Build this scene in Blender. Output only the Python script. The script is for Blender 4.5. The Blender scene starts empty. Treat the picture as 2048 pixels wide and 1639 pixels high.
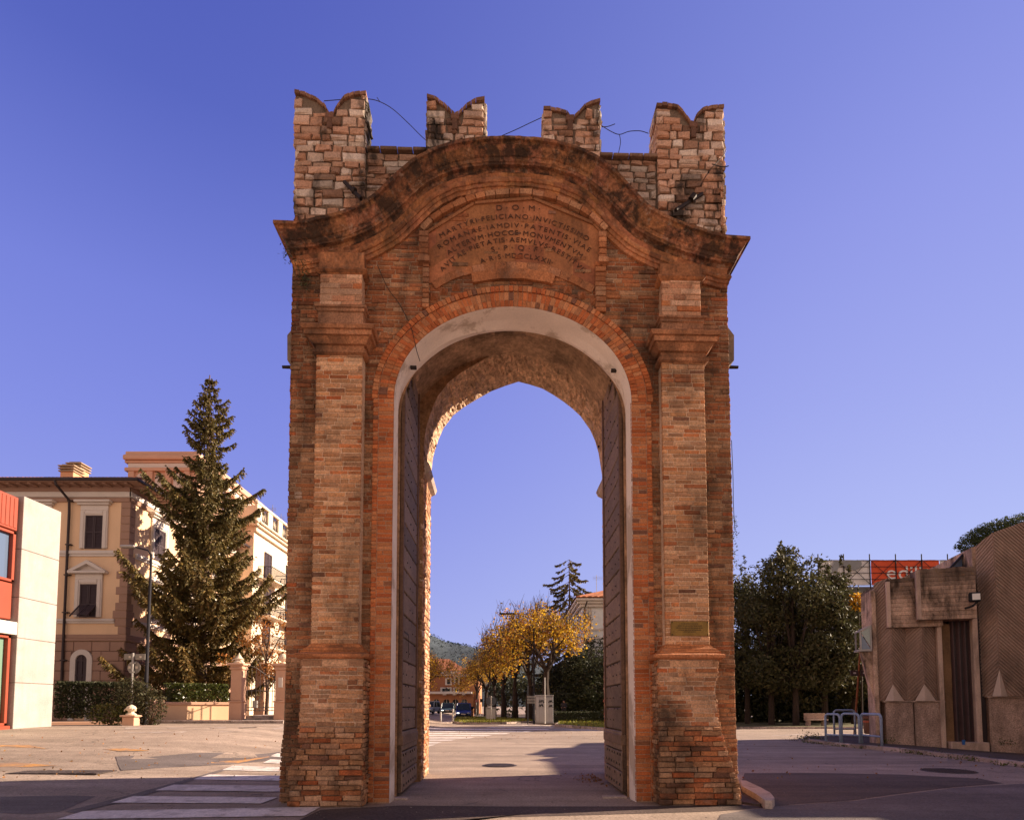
import bpy, math, random
import numpy as np
from mathutils import Vector, Matrix

R = math.radians
rnd = random.Random(11)
npr = np.random.default_rng(5)
scene = bpy.context.scene
COL = scene.collection

# ------------------------------------------------------------------ camera numbers
F, CX, PPY, TILT, EYE = 1180.0, 1024.0, 1341.0, R(3.4), 1.5
CT, ST = math.cos(TILT), math.sin(TILT)


def ray(px, py):
    a, b = (px - CX) / F, (PPY - py) / F
    return Vector((a, CT - ST * b, ST + CT * b))


def at(px, py, Y):
    d = ray(px, py)
    t = Y / d.y
    return Vector((d.x * t, Y, EYE + d.z * t))


def gnd(px, py, z=0.0):
    d = ray(px, py)
    t = (z - EYE) / d.z
    return Vector((d.x * t, d.y * t, z))


def sst(x):
    x = min(1.0, max(0.0, x))
    return x * x * (3 - 2 * x)


def hz(x, y):
    """height of the ground: the street climbs gently towards the left"""
    return 0.68 * sst((y - 9.0) / 15.0) * sst((-x - 4.5) / 6.5) - .32 * sst((x - 13.0) / 6.0) * sst((27.0 - y) / 4.0)


# ------------------------------------------------------------------ mesh builder
class MB:
    def __init__(s):
        s.v, s.f, s.c, s.m = [], [], [], []

    def add(s, verts, faces, col=(1, 1, 1), mi=0):
        o = len(s.v)
        s.v += [tuple(p) for p in verts]
        for fc in faces:
            s.f.append(tuple(i + o for i in fc))
            s.c.append(col)
            s.m.append(mi)

    def box(s, x0, x1, y0, y1, z0, z1, col=(1, 1, 1), mi=0, mp=None):
        vs = [(x, y, z) for z in (z0, z1) for y in (y0, y1) for x in (x0, x1)]
        if mp:
            vs = [mp(*p) for p in vs]
        s.add(vs, [(0, 2, 3, 1), (4, 5, 7, 6), (0, 1, 5, 4), (2, 6, 7, 3), (0, 4, 6, 2), (1, 3, 7, 5)], col, mi)

    def cbox(s, x0, x1, y0, y1, z0, z1, b=.02, col=(1, 1, 1), mi=0, mp=None):
        """box with chamfered edges"""
        rings = []
        for z, i in ((z0, b), (z0 + b, 0), (z1 - b, 0), (z1, b)):
            k = b
            X0, X1, Y0, Y1 = x0 + i, x1 - i, y0 + i, y1 - i
            kk = k if i == 0 else k * .6
            rings.append([(X0 + kk, Y0, z), (X1 - kk, Y0, z), (X1, Y0 + kk, z), (X1, Y1 - kk, z), (X1 - kk, Y1, z), (X0 + kk, Y1, z), (X0, Y1 - kk, z), (X0, Y0 + kk, z)])
        vs = [p for r in rings for p in r]
        if mp:
            vs = [mp(*p) for p in vs]
        fs = [tuple(range(7, -1, -1)), tuple(range(24, 32))]
        for r in range(3):
            for i in range(8):
                j = (i + 1) % 8
                fs.append((r * 8 + i, r * 8 + j, r * 8 + 8 + j, r * 8 + 8 + i))
        s.add(vs, fs, col, mi)

    def prism(s, poly, a, b, mp, col=(1, 1, 1), mi=0):
        """2-D polygon (p,q) extruded between depths a and b; mp(p, depth, q) -> point"""
        n = len(poly)
        vs = [mp(p, a, q) for p, q in poly] + [mp(p, b, q) for p, q in poly]
        fs = [tuple(range(n)), tuple(range(2 * n - 1, n - 1, -1))]
        for i in range(n):
            j = (i + 1) % n
            fs.append((i, i + n, j + n, j))
        s.add(vs, fs, col, mi)

    def tube(s, p0, p1, r0, r1=None, n=6, col=(1, 1, 1), mi=0, caps=True):
        r1 = r0 if r1 is None else r1
        p0, p1 = Vector(p0), Vector(p1)
        d = p1 - p0
        if d.length < 1e-6:
            return
        d.normalize()
        a = d.orthogonal().normalized()
        b = d.cross(a)
        vs = []
        for p, r in ((p0, r0), (p1, r1)):
            for i in range(n):
                t = 2 * math.pi * i / n
                vs.append(p + a * (r * math.cos(t)) + b * (r * math.sin(t)))
        fs = [(i, (i + 1) % n, n + (i + 1) % n, n + i) for i in range(n)]
        if caps:
            fs += [tuple(range(n - 1, -1, -1)), tuple(range(n, 2 * n))]
        s.add(vs, fs, col, mi)

    def path(s, pts, r, n=6, col=(1, 1, 1), mi=0):
        pts = [Vector(p) for p in pts]
        rs = r if isinstance(r, (list, tuple)) else [r] * len(pts)
        vs, prev = [], None
        for i, p in enumerate(pts):
            d = (pts[min(i + 1, len(pts) - 1)] - pts[max(i - 1, 0)]).normalized()
            a = prev - d * prev.dot(d) if prev is not None else d.orthogonal()
            if a.length < 1e-4:
                a = d.orthogonal()
            a.normalize()
            prev = a
            b = d.cross(a)
            for k in range(n):
                t = 2 * math.pi * k / n
                vs.append(p + a * (rs[i] * math.cos(t)) + b * (rs[i] * math.sin(t)))
        fs = []
        for i in range(len(pts) - 1):
            for k in range(n):
                q = (k + 1) % n
                fs.append((i * n + k, i * n + q, i * n + n + q, i * n + n + k))
        fs += [tuple(range(n - 1, -1, -1)), tuple(range(len(vs) - n, len(vs)))]
        s.add(vs, fs, col, mi)

    def lathe(s, prof, c=(0, 0, 0), n=14, col=(1, 1, 1), mi=0):
        vs, fs = [], []
        for r, z in prof:
            for k in range(n):
                t = 2 * math.pi * k / n
                vs.append((c[0] + r * math.cos(t), c[1] + r * math.sin(t), c[2] + z))
        for i in range(len(prof) - 1):
            for k in range(n):
                q = (k + 1) % n
                fs.append((i * n + k, i * n + q, i * n + n + q, i * n + n + k))
        fs += [tuple(range(n - 1, -1, -1)), tuple(range(len(vs) - n, len(vs)))]
        s.add(vs, fs, col, mi)

    def build(s, name, mats, parent=None, world=False, smooth=False, loc=None):
        vs = s.v
        if world and parent is not None:
            inv = root_mat(parent).inverted()
            vs = [tuple(inv @ Vector(p)) for p in vs]
        elif loc is not None:
            L = Vector(loc)
            vs = [tuple(Vector(p) - L) for p in vs] if world else vs
        me = bpy.data.meshes.new(name)
        me.from_pydata(vs, [], s.f)
        mats = mats if isinstance(mats, (list, tuple)) else [mats]
        for m in mats:
            me.materials.append(m)
        n = len(me.polygons)
        if n:
            me.polygons.foreach_set('material_index', np.array(s.m[:n], dtype=np.int32))
            at_ = me.attributes.new('tint', 'FLOAT_COLOR', 'FACE')
            ca = np.ones((n, 4), dtype=np.float32)
            ca[:, :3] = np.array(s.c[:n], dtype=np.float32)
            at_.data.foreach_set('color', ca.ravel())
            if smooth:
                me.polygons.foreach_set('use_smooth', np.ones(n, dtype=bool))
        me.update()
        o = bpy.data.objects.new(name, me)
        COL.objects.link(o)
        if parent is not None:
            o.parent = parent
        if loc is not None:
            o.location = loc
        return o


def root_mat(o):
    while o.parent is not None:
        o = o.parent
    return Matrix.Translation(o.location) @ Matrix.Rotation(o.rotation_euler.z, 4, 'Z')


def tag(o, label=None, cat=None, group=None, kind=None):
    if label:
        o['label'] = label
    if cat:
        o['category'] = cat
    if group:
        o['group'] = group
    if kind:
        o['kind'] = kind
    return o


def thing(name, label, cat, loc=(0, 0, 0), rz=0, group=None):
    o = bpy.data.objects.new(name, None)
    COL.objects.link(o)
    o.empty_display_size = .3
    o.location = loc
    o.rotation_euler = (0, 0, rz)
    return tag(o, label, cat, group)


def dup(root, loc, rz=0, label=None, scale=None):
    def cp(o, par):
        c = o.copy()
        COL.objects.link(c)
        if par is not None:
            c.parent = par
        for ch in [k for k in bpy.data.objects if k.parent is o]:
            cp(ch, c)
        return c
    r = cp(root, None)
    r.location = loc
    r.rotation_euler = (0, 0, rz)
    if scale:
        r.scale = (scale,) * 3
    if label:
        r['label'] = label
    return r


def quads_object(name, C, A, B, tint, mat, parent=None, world=False):
    """many separate quads: centre C, half-axes A and B (N x 3), tint N x 3"""
    C, A, B = (np.asarray(x, dtype=np.float32) for x in (C, A, B))
    if world and parent is not None:
        m = np.array(root_mat(parent).inverted(), dtype=np.float32)
        C = C @ m[:3, :3].T + m[:3, 3]
        A, B = A @ m[:3, :3].T, B @ m[:3, :3].T
    n = len(C)
    V = np.empty((n, 4, 3), dtype=np.float32)
    V[:, 0], V[:, 1], V[:, 2], V[:, 3] = C - A, C - B * .9, C + A, C + B * .9
    me = bpy.data.meshes.new(name)
    me.vertices.add(n * 4)
    me.vertices.foreach_set('co', V.ravel())
    me.loops.add(n * 4)
    me.loops.foreach_set('vertex_index', np.arange(n * 4, dtype=np.int32))
    me.polygons.add(n)
    me.polygons.foreach_set('loop_start', np.arange(0, n * 4, 4, dtype=np.int32))
    me.materials.append(mat)
    t = me.attributes.new('tint', 'FLOAT_COLOR', 'FACE')
    ca = np.ones((n, 4), dtype=np.float32)
    ca[:, :3] = tint
    t.data.foreach_set('color', ca.ravel())
    me.update()
    me.validate()
    o = bpy.data.objects.new(name, me)
    COL.objects.link(o)
    if parent is not None:
        o.parent = parent
    return o


def rand_dirs(n):
    d = npr.normal(size=(n, 3))
    return d / np.linalg.norm(d, axis=1, keepdims=True)


def leaves(name, P, size, mat, parent, tint=(1, 1, 1), tv=.35, asp=.5, world=False, up=0.0, pal=None):
    P = np.asarray(P, dtype=np.float32)
    n = len(P)
    d = rand_dirs(n)
    d[:, 2] *= (1 - up)
    d /= np.linalg.norm(d, axis=1, keepdims=True)
    e = np.cross(d, rand_dirs(n))
    e /= np.linalg.norm(e, axis=1, keepdims=True)
    s = size * npr.uniform(.6, 1.4, (n, 1))
    if pal is None:
        t = np.array(tint) * npr.uniform(1 - tv, 1 + tv, (n, 1)) * npr.uniform(.9, 1.1, (n, 3))
    else:
        pal = np.array(pal)
        t = pal[npr.integers(0, len(pal), n)] * npr.uniform(1 - tv, 1 + tv, (n, 1))
    return quads_object(name, P, d * s * .5, e * s * asp * .5, t, mat, parent, world)


# ------------------------------------------------------------------ materials
def NT(name):
    m = bpy.data.materials.new(name)
    m.use_nodes = True
    nt = m.node_tree
    return m, nt, nt.nodes['Principled BSDF']


def nd(nt, t, **k):
    n = nt.nodes.new(t)
    for a, b in k.items():
        if a[0] == '_':
            n.inputs[a[1:].replace('_', ' ')].default_value = b
        else:
            setattr(n, a, b)
    return n


def noise(nt, vec, scale, detail=5, rough=.6, dist=0.0):
    n = nd(nt, 'ShaderNodeTexNoise', _Scale=scale, _Detail=detail, _Roughness=rough, _Distortion=dist)
    nt.links.new(vec, n.inputs['Vector'])
    return n.outputs['Fac']


def ramp(nt, fac, stops):
    r = nd(nt, 'ShaderNodeValToRGB')
    el = r.color_ramp.elements
    while len(el) < len(stops):
        el.new(.5)
    for e, (p, c) in zip(el, stops):
        e.position = p
        e.color = (*c, 1) if isinstance(c, (tuple, list)) else (c, c, c, 1)
    nt.links.new(fac, r.inputs['Fac'])
    return r.outputs['Color']


def mixc(nt, mode, fac, a, b):
    m = nd(nt, 'ShaderNodeMix', data_type='RGBA', blend_type=mode)
    m.clamp_factor = True
    for sock, val in ((m.inputs[0], fac), (m.inputs[6], a), (m.inputs[7], b)):
        if hasattr(val, 'is_output'):
            nt.links.new(val, sock)
        else:
            sock.default_value = val if isinstance(val, float) else (*val, 1)
    return m.outputs[2]


def coords(nt, scale=(1, 1, 1), kind='Object'):
    tc = nd(nt, 'ShaderNodeTexCoord')
    mp = nd(nt, 'ShaderNodeMapping')
    mp.inputs['Scale'].default_value = scale
    nt.links.new(tc.outputs[kind], mp.inputs['Vector'])
    return mp.outputs['Vector']


def mat(name, col, rough=.85, var=.25, scale=2.0, fine=.15, fscale=30, bump=.3, bscale=60, bdist=.01, tint=True,
        stain=0.0, stain_col=(.03, .02, .015), stain_scale=1.5, stain_stretch=.4, stain_lo=.5, stain_hi=.65, spec=.3, metal=0.0,
        lichen=0.0, lichen_col=(.5, .4, .3)):
    m, nt, P = NT(name)
    L = nt.links
    v = coords(nt)
    n1 = noise(nt, v, scale)
    k = ramp(nt, n1, [(.25, 1 - var), (.75, 1 + var)])
    c = mixc(nt, 'MULTIPLY', 1.0, (*col,), k)
    if fine:
        k2 = ramp(nt, noise(nt, v, fscale, 4, .7), [(.3, 1 - fine), (.7, 1 + fine)])
        c = mixc(nt, 'MULTIPLY', 1.0, c, k2)
    if tint:
        a = nd(nt, 'ShaderNodeAttribute', attribute_name='tint')
        c = mixc(nt, 'MULTIPLY', 1.0, c, a.outputs['Color'])
    if lichen:
        k4 = ramp(nt, noise(nt, v, stain_scale * 3.1, 6, .7, .4), [(.55, 0.0), (.68, lichen)])
        c = mixc(nt, 'MIX', k4, c, lichen_col)
    if stain:
        sv = coords(nt, (1, 1, stain_stretch))
        k3 = ramp(nt, noise(nt, sv, stain_scale, 7, .68, .3), [(stain_lo, 0.0), (stain_hi, stain)])
        c = mixc(nt, 'MIX', k3, c, stain_col)
    L.new(c, P.inputs['Base Color'])
    P.inputs['Roughness'].default_value = rough
    P.inputs['Specular IOR Level'].default_value = spec
    P.inputs['Metallic'].default_value = metal
    if bump:
        b = nd(nt, 'ShaderNodeBump', _Strength=bump, _Distance=bdist)
        L.new(noise(nt, v, bscale, 6, .65), b.inputs['Height'])
        L.new(b.outputs['Normal'], P.inputs['Normal'])
    return m


def leafmat(name, col, trans=.35, rough=.55, spec=.3):
    m, nt, P = NT(name)
    L = nt.links
    a = nd(nt, 'ShaderNodeAttribute', attribute_name='tint')
    c = mixc(nt, 'MULTIPLY', 1.0, (*col,), a.outputs['Color'])
    L.new(c, P.inputs['Base Color'])
    P.inputs['Roughness'].default_value = rough
    P.inputs['Specular IOR Level'].default_value = spec
    t = nd(nt, 'ShaderNodeBsdfTranslucent')
    L.new(c, t.inputs['Color'])
    mx = nd(nt, 'ShaderNodeMixShader', _Fac=trans)
    L.new(P.outputs['BSDF'], mx.inputs[1])
    L.new(t.outputs['BSDF'], mx.inputs[2])
    L.new(mx.outputs[0], nt.nodes['Material Output'].inputs['Surface'])
    return m


def glassmat(name, col=(.03, .04, .05), rough=.05):
    m, nt, P = NT(name)
    P.inputs['Base Color'].default_value = (*col, 1)
    P.inputs['Roughness'].default_value = rough
    P.inputs['Specular IOR Level'].default_value = .8
    return m


def asphalt(name, col, crack=.5, scale=1.0, coarse=.5):
    m, nt, P = NT(name)
    L = nt.links
    v = coords(nt)
    big = ramp(nt, noise(nt, v, .16, 5, .6), [(.3, .78), (.7, 1.2)])
    mid = ramp(nt, noise(nt, v, 1.7, 6, .7), [(.3, .85), (.7, 1.15)])
    fin = ramp(nt, noise(nt, v, 24 * scale, 5, .85), [(.32, 1 - coarse), (.68, 1 + coarse)])
    c = mixc(nt, 'MULTIPLY', 1.0, (*col,), big)
    c = mixc(nt, 'MULTIPLY', 1.0, c, mid)
    c = mixc(nt, 'MULTIPLY', 1.0, c, fin)
    # dark drips and pale dusty spots
    k = ramp(nt, noise(nt, v, .9, 7, .75, .6), [(.62, 0.0), (.74, .5)])
    c = mixc(nt, 'MIX', k, c, tuple(x * .45 for x in col))
    k = ramp(nt, noise(nt, coords(nt, (.5, 1.3, 1)), 2.3, 6, .7), [(.60, 0.0), (.75, .35)])
    c = mixc(nt, 'MIX', k, c, tuple(min(1, x * 1.7) for x in col))
    k = ramp(nt, noise(nt, coords(nt, (.10, 1.1, 1)), 1.0, 5, .65, .2), [(.42, .82), (.62, 1.12)])
    c = mixc(nt, 'MULTIPLY', 1.0, c, k)
    if crack:
        wob = nd(nt, 'ShaderNodeTexNoise', _Scale=.8, _Detail=6.0)
        L.new(v, wob.inputs['Vector'])
        add = nd(nt, 'ShaderNodeVectorMath', operation='MULTIPLY_ADD')
        L.new(wob.outputs['Color'], add.inputs[0])
        add.inputs[1].default_value = (2.2, 2.2, 2.2)
        L.new(v, add.inputs[2])
        vo = nd(nt, 'ShaderNodeTexVoronoi', feature='DISTANCE_TO_EDGE', _Scale=.22)
        L.new(add.outputs[0], vo.inputs['Vector'])
        ln = ramp(nt, vo.outputs['Distance'], [(.0, 1.0), (.008, 0.0)])
        gate = ramp(nt, noise(nt, v, .25, 3), [(.44, 0.0), (.52, crack)])
        kk = mixc(nt, 'MULTIPLY', 1.0, ln, gate)
        c = mixc(nt, 'MIX', kk, c, tuple(x * .3 for x in col))
    L.new(c, P.inputs['Base Color'])
    P.inputs['Roughness'].default_value = .9
    P.inputs['Specular IOR Level'].default_value = .2
    b = nd(nt, 'ShaderNodeBump', _Strength=.55, _Distance=.012)
    L.new(noise(nt, v, 70 * scale, 4, .8), b.inputs['Height'])
    L.new(b.outputs['Normal'], P.inputs['Normal'])
    return m


M = {}
M['brick'] = mat('old_brick', (1.22, 1.10, .96), .9, .26, 1.1, .42, 38, .8, 60, .014, stain=.82, stain_scale=1.0, stain_lo=.5, stain_hi=.70, lichen=.25, lichen_col=(.44, .31, .22))
M['brick_dirty'] = mat('sooty_brick', (1.1, 1.02, .95), .92, .32, .9, .45, 36, .9, 50, .018, stain=.85, stain_scale=1.1, stain_stretch=.35, stain_lo=.43, stain_hi=.66, lichen=.2, lichen_col=(.40, .28, .2))
M['brick_low'] = mat('worn_brick', (1.16, 1.07, 1.0), .92, .30, 1.6, .42, 36, 1.0, 45, .025, stain=.85, stain_scale=1.3, stain_lo=.49, stain_hi=.66, lichen=.25, lichen_col=(.46, .33, .24))
M['arch_brick'] = mat('arch_brick', (1, .88, .82), .88, .22, 1.5, .35, 40, .7, 60, .012, stain=.6, stain_scale=1.4, stain_lo=.6, stain_hi=.75)
M['cornice'] = mat('stained_terracotta', (.37, .155, .075), .92, .4, 3.0, .5, 18, 1.0, 16, .06, stain=.9, stain_scale=3.0, stain_stretch=1.0, stain_lo=.41, stain_hi=.57, lichen=.75, lichen_col=(.46, .32, .23))
M['frieze'] = mat('flaking_plaster', (.41, .165, .07), .92, .35, 2.5, .35, 20, .9, 14, .04, stain=.85, stain_scale=2.2, stain_lo=.46, stain_hi=.68, lichen=.6, lichen_col=(.52, .27, .15))
M['panel'] = mat('terracotta_panel', (.33, .125, .055), .85, .35, 2.2, .25, 30, .3, 40, .01, stain=.5, stain_scale=1.8)
M['letter'] = mat('engraved_letter', (.085, .04, .025), .9, .5, 3, .3, 25, bump=0)
M['stone'] = mat('rubble_stone', (1, 1, 1), .9, .2, 3, .3, 35, .9, 22, .03, stain=.93, stain_col=(.02, .015, .013), stain_scale=1.5, stain_stretch=.4, stain_lo=.5, stain_hi=.62)
M['vault'] = mat('rough_vault_stone', (.62, .41, .27), .95, .35, 1.6, .4, 12, 1.0, 9, .09, stain=.5, stain_scale=1.4, stain_stretch=1)
M['plaster'] = mat('white_plaster', (.92, .80, .72), .85, .08, 2, .06, 30, .15, 8, .02, stain=.65, stain_col=(.42, .31, .23), stain_scale=1.1, stain_stretch=.6, stain_lo=.52, stain_hi=.58)
M['door'] = mat('weathered_plank', (.225, .16, .115), .75, .25, 1.2, .3, 18, .5, 30, .01, stain=.4, stain_scale=2.5, stain_stretch=3, stain_lo=.5, stain_hi=.75)
M['iron'] = mat('dark_iron', (.035, .025, .022), .6, .3, 6, 0, bump=.2, tint=False, metal=.4)
M['rust'] = mat('rusty_pole', (.24, .08, .03), .85, .35, 3, .2, 30, .2, tint=False)
M['asphalt'] = asphalt('asphalt', (.375, .283, .222), .75)
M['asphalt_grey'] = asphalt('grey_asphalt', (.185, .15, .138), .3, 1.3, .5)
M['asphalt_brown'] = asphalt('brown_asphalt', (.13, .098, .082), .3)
M['asphalt_dark'] = asphalt('dark_asphalt', (.10, .07, .06), .2, .8, .55)
M['paint'] = mat('road_paint', (.74, .64, .58), .8, .12, 1.5, .25, 25, .3, 60, .01, stain=.7, stain_col=(.25, .19, .155), stain_scale=2.6, stain_stretch=1, stain_lo=.5, stain_hi=.66)
M['paint_old'] = mat('worn_orange_paint', (.62, .30, .09), .85, .2, 3, .3, 30, .2, stain=.85, stain_col=(.28, .18, .13), stain_scale=3, stain_stretch=1, stain_lo=.4, stain_hi=.55)
M['paint_worn'] = mat('worn_white_paint', (.5, .42, .37), .85, .2, 3, .3, 30, .2, stain=.8, stain_col=(.28, .18, .13), stain_scale=2, stain_stretch=1, stain_lo=.42, stain_hi=.58)
M['kerb'] = mat('kerb_stone', (.46, .36, .31), .9, .25, 2, .25, 30, .6, 30, .02, stain=.6, stain_scale=2.5, stain_stretch=1)
M['iron_cover'] = mat('cast_iron_cover', (.075, .055, .05), .6, .3, 8, .5, 40, .8, 45, .02, tint=False, metal=.3)
M['grass'] = leafmat('grass_blade', (.30, .28, .05), .4)
M['dryleaf'] = leafmat('fallen_leaf', (.26, .12, .035), .3)
M['soil'] = mat('verge_soil', (.10, .085, .03), .95, .3, 2, .3, tint=False)
# ================================================================== THE GATE
GLOC, GROT = Vector((0, 9.35, 0)), R(1.6)
gate = thing('city_gate', 'tall brick town gate with swallow-tail battlements, a Latin tablet and open plank doors', 'city gate', GLOC, GROT)
GU = Vector((math.cos(GROT), math.sin(GROT), 0))
GV = Vector((-math.sin(GROT), math.cos(GROT), 0))


def gp(px, py, v=0.0):
    d = ray(px, py)
    o = GLOC + GV * v
    t = (o - Vector((0, 0, EYE))).dot(GV) / d.dot(GV)
    p = Vector((0, 0, EYE)) + d * t
    return (p - GLOC).dot(GU), p.z


def interp(pts, x):
    if x <= pts[0][0]:
        return pts[0][1]
    for (a, b), (c, d) in zip(pts, pts[1:]):
        if x <= c:
            return b + (d - b) * (x - a) / (c - a) if c > a else d
    return pts[-1][1]


front = lambda s, d, z: (s, d, z)
PAL = [(.43, .235, .125), (.45, .275, .17), (.39, .205, .11), (.43, .25, .145), (.40, .245, .155), (.36, .21, .13), (.48, .31, .20)]
PALR = [(.41, .16, .07), (.38, .15, .07), (.43, .18, .08), (.36, .135, .06)]
PALD = [(.26, .12, .065), (.40, .12, .045), (.20, .10, .065)]
PALA = [(.47, .165, .06), (.44, .14, .05), (.48, .19, .075), (.41, .13, .045), (.45, .20, .09), (.48, .23, .11)]
MORT = (.42, .30, .22)


def block(mb, s0, s1, z0, z1, v, dep, col, mp=front, j=.004, cham=.007, mi=0):
    q = lambda: rnd.uniform(-j, j)
    b = [(s0, v + dep, z0), (s1, v + dep, z0), (s1, v + dep, z1), (s0, v + dep, z1)]
    e = [(s0 + q(), v + cham, z0 + q()), (s1 + q(), v + cham, z0 + q()), (s1 + q(), v + cham, z1 + q()), (s0 + q(), v + cham, z1 + q())]
    f = [(s0 + cham + q(), v + q(), z0 + cham + q()), (s1 - cham + q(), v + q(), z0 + cham + q()), (s1 - cham + q(), v + q(), z1 - cham + q()), (s0 + cham + q(), v + q(), z1 - cham + q())]
    vs = [mp(*p) for p in b + e + f]
    fs = [(8, 9, 10, 11)]
    for o in (0, 4):
        for i in range(4):
            k = (i + 1) % 4
            fs.append((o + i, o + k, o + 4 + k, o + 4 + i))
    mb.add(vs, fs, col, mi)


def bricks(mb, z0, z1, spans, v=0.0, mp=front, bl=.27, bh=.058, mo=.012, pal=PAL, alt=PALR, palt=.16, j=.004, out=.008, edge=0.0, miss=0.0, keep=None, dark=.04, band=None, shade=None, gv=(.66, 1.22)):
    z, row = z0, 0
    while z < z1 - .02:
        h = bh * rnd.uniform(.86, 1.15)
        zt = min(z + h, z1)
        zm = (z + zt) / 2
        p2 = palt if not band else band(zm)
        for (a, b) in (spans(zm) if callable(spans) else spans):
            if b - a < .04:
                continue
            s = a + (rnd.uniform(-edge, edge) if edge else 0)
            e = b + (rnd.uniform(-edge, edge) if edge else 0)
            first = bl * rnd.uniform(.3, .95)
            while s < e - .015:
                ln = first if first else bl * rnd.choice((.5, .9, 1, 1, 1.05, 1.15))
                first = 0
                t = min(s + ln, e)
                if e - t < .07:
                    t = e
                if not (keep and not keep((s + t) / 2, zm)) and rnd.random() > miss:
                    c = rnd.choice(alt if rnd.random() < p2 else pal)
                    if rnd.random() < dark:
                        c = rnd.choice(PALD)
                    g = rnd.uniform(*gv) * (shade(zm) if shade else 1)
                    c = tuple(x * g for x in c)
                    zj = rnd.uniform(-.003, .003)
                    block(mb, s, t - mo, z + zj, zt + zj, v - rnd.uniform(0, out) - (out * 1.5 if rnd.random() < .06 else 0), .05, c, mp, j)
                s = t
        z = zt + mo
        row += 1


STP = [(.62, .37, .25), (.56, .31, .20), (.66, .43, .31), (.70, .52, .41), (.58, .32, .21), (.72, .57, .46), (.50, .26, .16), (.64, .40, .28)]


def stones(mb, s0, s1, z0, z1, v=0.0, mp=front, top=None, hmin=.09, hmax=.17, lmin=.12, lmax=.36, pal=STP, j=.016, out=.03, mo=.026, cham=.016, pale=0, dirt=None):
    z = z0
    while z < z1 - .02:
        h = rnd.uniform(hmin, hmax)
        if z1 - (z + h) < hmin * .5:
            h = z1 - z
        s = s0
        while s < s1 - .02:
            t = s + rnd.uniform(lmin, lmax)
            if s1 - t < lmin * .7:
                t = s1
            zt = z + h * rnd.uniform(.9, 1.0)
            zb = z + rnd.uniform(0, .012)
            if top:
                lim = min(top(s), top(t), top((s + t) / 2)) - .02
                zt = min(zt, lim)
            if zt - zb > .05:
                g = rnd.uniform(.78, 1.12) * (dirt((s + t) / 2, z) if dirt else 1)
                col = tuple(x * g for x in rnd.choice(pal))
                if h > .14 and rnd.random() < .12 and not top:
                    zh = (zb + zt) / 2
                    block(mb, s, t - mo, zb, zh - mo * .5, v - rnd.uniform(0, out), .06, col, mp, j, cham)
                    block(mb, s, t - mo, zh + mo * .5, zt, v - rnd.uniform(0, out), .06, tuple(x * g for x in rnd.choice(pal)), mp, j, cham)
                else:
                    block(mb, s, t - mo, zb, zt - mo * .5, v - rnd.uniform(0, out), .06, col, mp, j, cham)
            s = t
        z += h


def stack(mb, u0, u1, vf, prof, vb=.02, col=(1, 1, 1), seg=0.0, mi=0, taper=None):
    """moulded block: rings (z, projection) round three sides of a rectangle"""
    rings = []
    for z, p in prof:
        rings.append([(u0 - p, vb, z), (u0 - p, vf - p, z), (u1 + p, vf - p, z), (u1 + p, vb, z)])
    for a, b in zip(rings, rings[1:]):
        for i in range(3):
            if i == 1 and seg:
                n = max(1, round((a[2][0] - a[1][0]) / seg))
                for k in range(n):
                    t0, t1 = k / n, (k + 1) / n
                    lp = lambda p, q, t: tuple(p[x] + (q[x] - p[x]) * t for x in range(3))
                    g = rnd.uniform(.72, 1.2)
                    w = rnd.uniform(-.004, .004)
                    vs = [lp(a[1], a[2], t0), lp(a[1], a[2], t1), lp(b[1], b[2], t1), lp(b[1], b[2], t0)]
                    vs = [(x, y + w, z) for x, y, z in vs]
                    mb.add(vs, [(0, 1, 2, 3)], tuple(c * g for c in col), mi)
            else:
                mb.add([a[i], a[i + 1], b[i + 1], b[i]], [(0, 1, 2, 3)], col, mi)
    mb.add(rings[0], [(3, 2, 1, 0)], col, mi)
    mb.add(rings[-1], [(0, 1, 2, 3)], col, mi)


def arch_plane(mb, v, uL, uR, ztop, pts, col=(1, 1, 1), mi=0, z0=0.0):
    """vertical plane at depth v with an arched hole; pts run left foot -> crown -> right foot"""
    zl, zr = pts[0][1], pts[-1][1]
    mb.add([(uL, v, z0), (pts[0][0], v, z0), (pts[0][0], v, zl), (uL, v, zl)], [(0, 1, 2, 3)], col, mi)
    mb.add([(pts[-1][0], v, z0), (uR, v, z0), (uR, v, zr), (pts[-1][0], v, zr)], [(0, 1, 2, 3)], col, mi)
    mb.add([(uL, v, zl), (pts[0][0], v, zl), (pts[0][0], v, ztop), (uL, v, ztop)], [(0, 1, 2, 3)], col, mi)
    mb.add([(pts[-1][0], v, zr), (uR, v, zr), (uR, v, ztop), (pts[-1][0], v, ztop)], [(0, 1, 2, 3)], col, mi)
    for (a, b), (c, d) in zip(pts, pts[1:]):
        if c - a > 1e-5:
            mb.add([(a, v, b), (c, v, d), (c, v, ztop), (a, v, ztop)], [(0, 1, 2, 3)], col, mi)


# ---- key measures
EJ = -.05                                  # plane of the brick arch band
uAL, _ = gp(786, 1000, EJ)
uAR, _ = gp(1265, 1000, EJ)
ACX, AA = (uAL + uAR) / 2, (uAR - uAL) / 2
ZS = gp(1025, 800, EJ)[1]
AB = gp(1025, 614, EJ)[1] - ZS
TH = gp(1025, 572, EJ)[1] - gp(1025, 614, EJ)[1]


def ell(off=0.0, n=48, a0=0.0, a1=180.0, da=0.0):
    r = []
    for i in range(n + 1):
        t = R(a1 + (a0 - a1) * i / n)
        r.append((ACX + (AA + off) * math.cos(t), ZS + (AB + off + da) * math.sin(t)))
    return r


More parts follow.
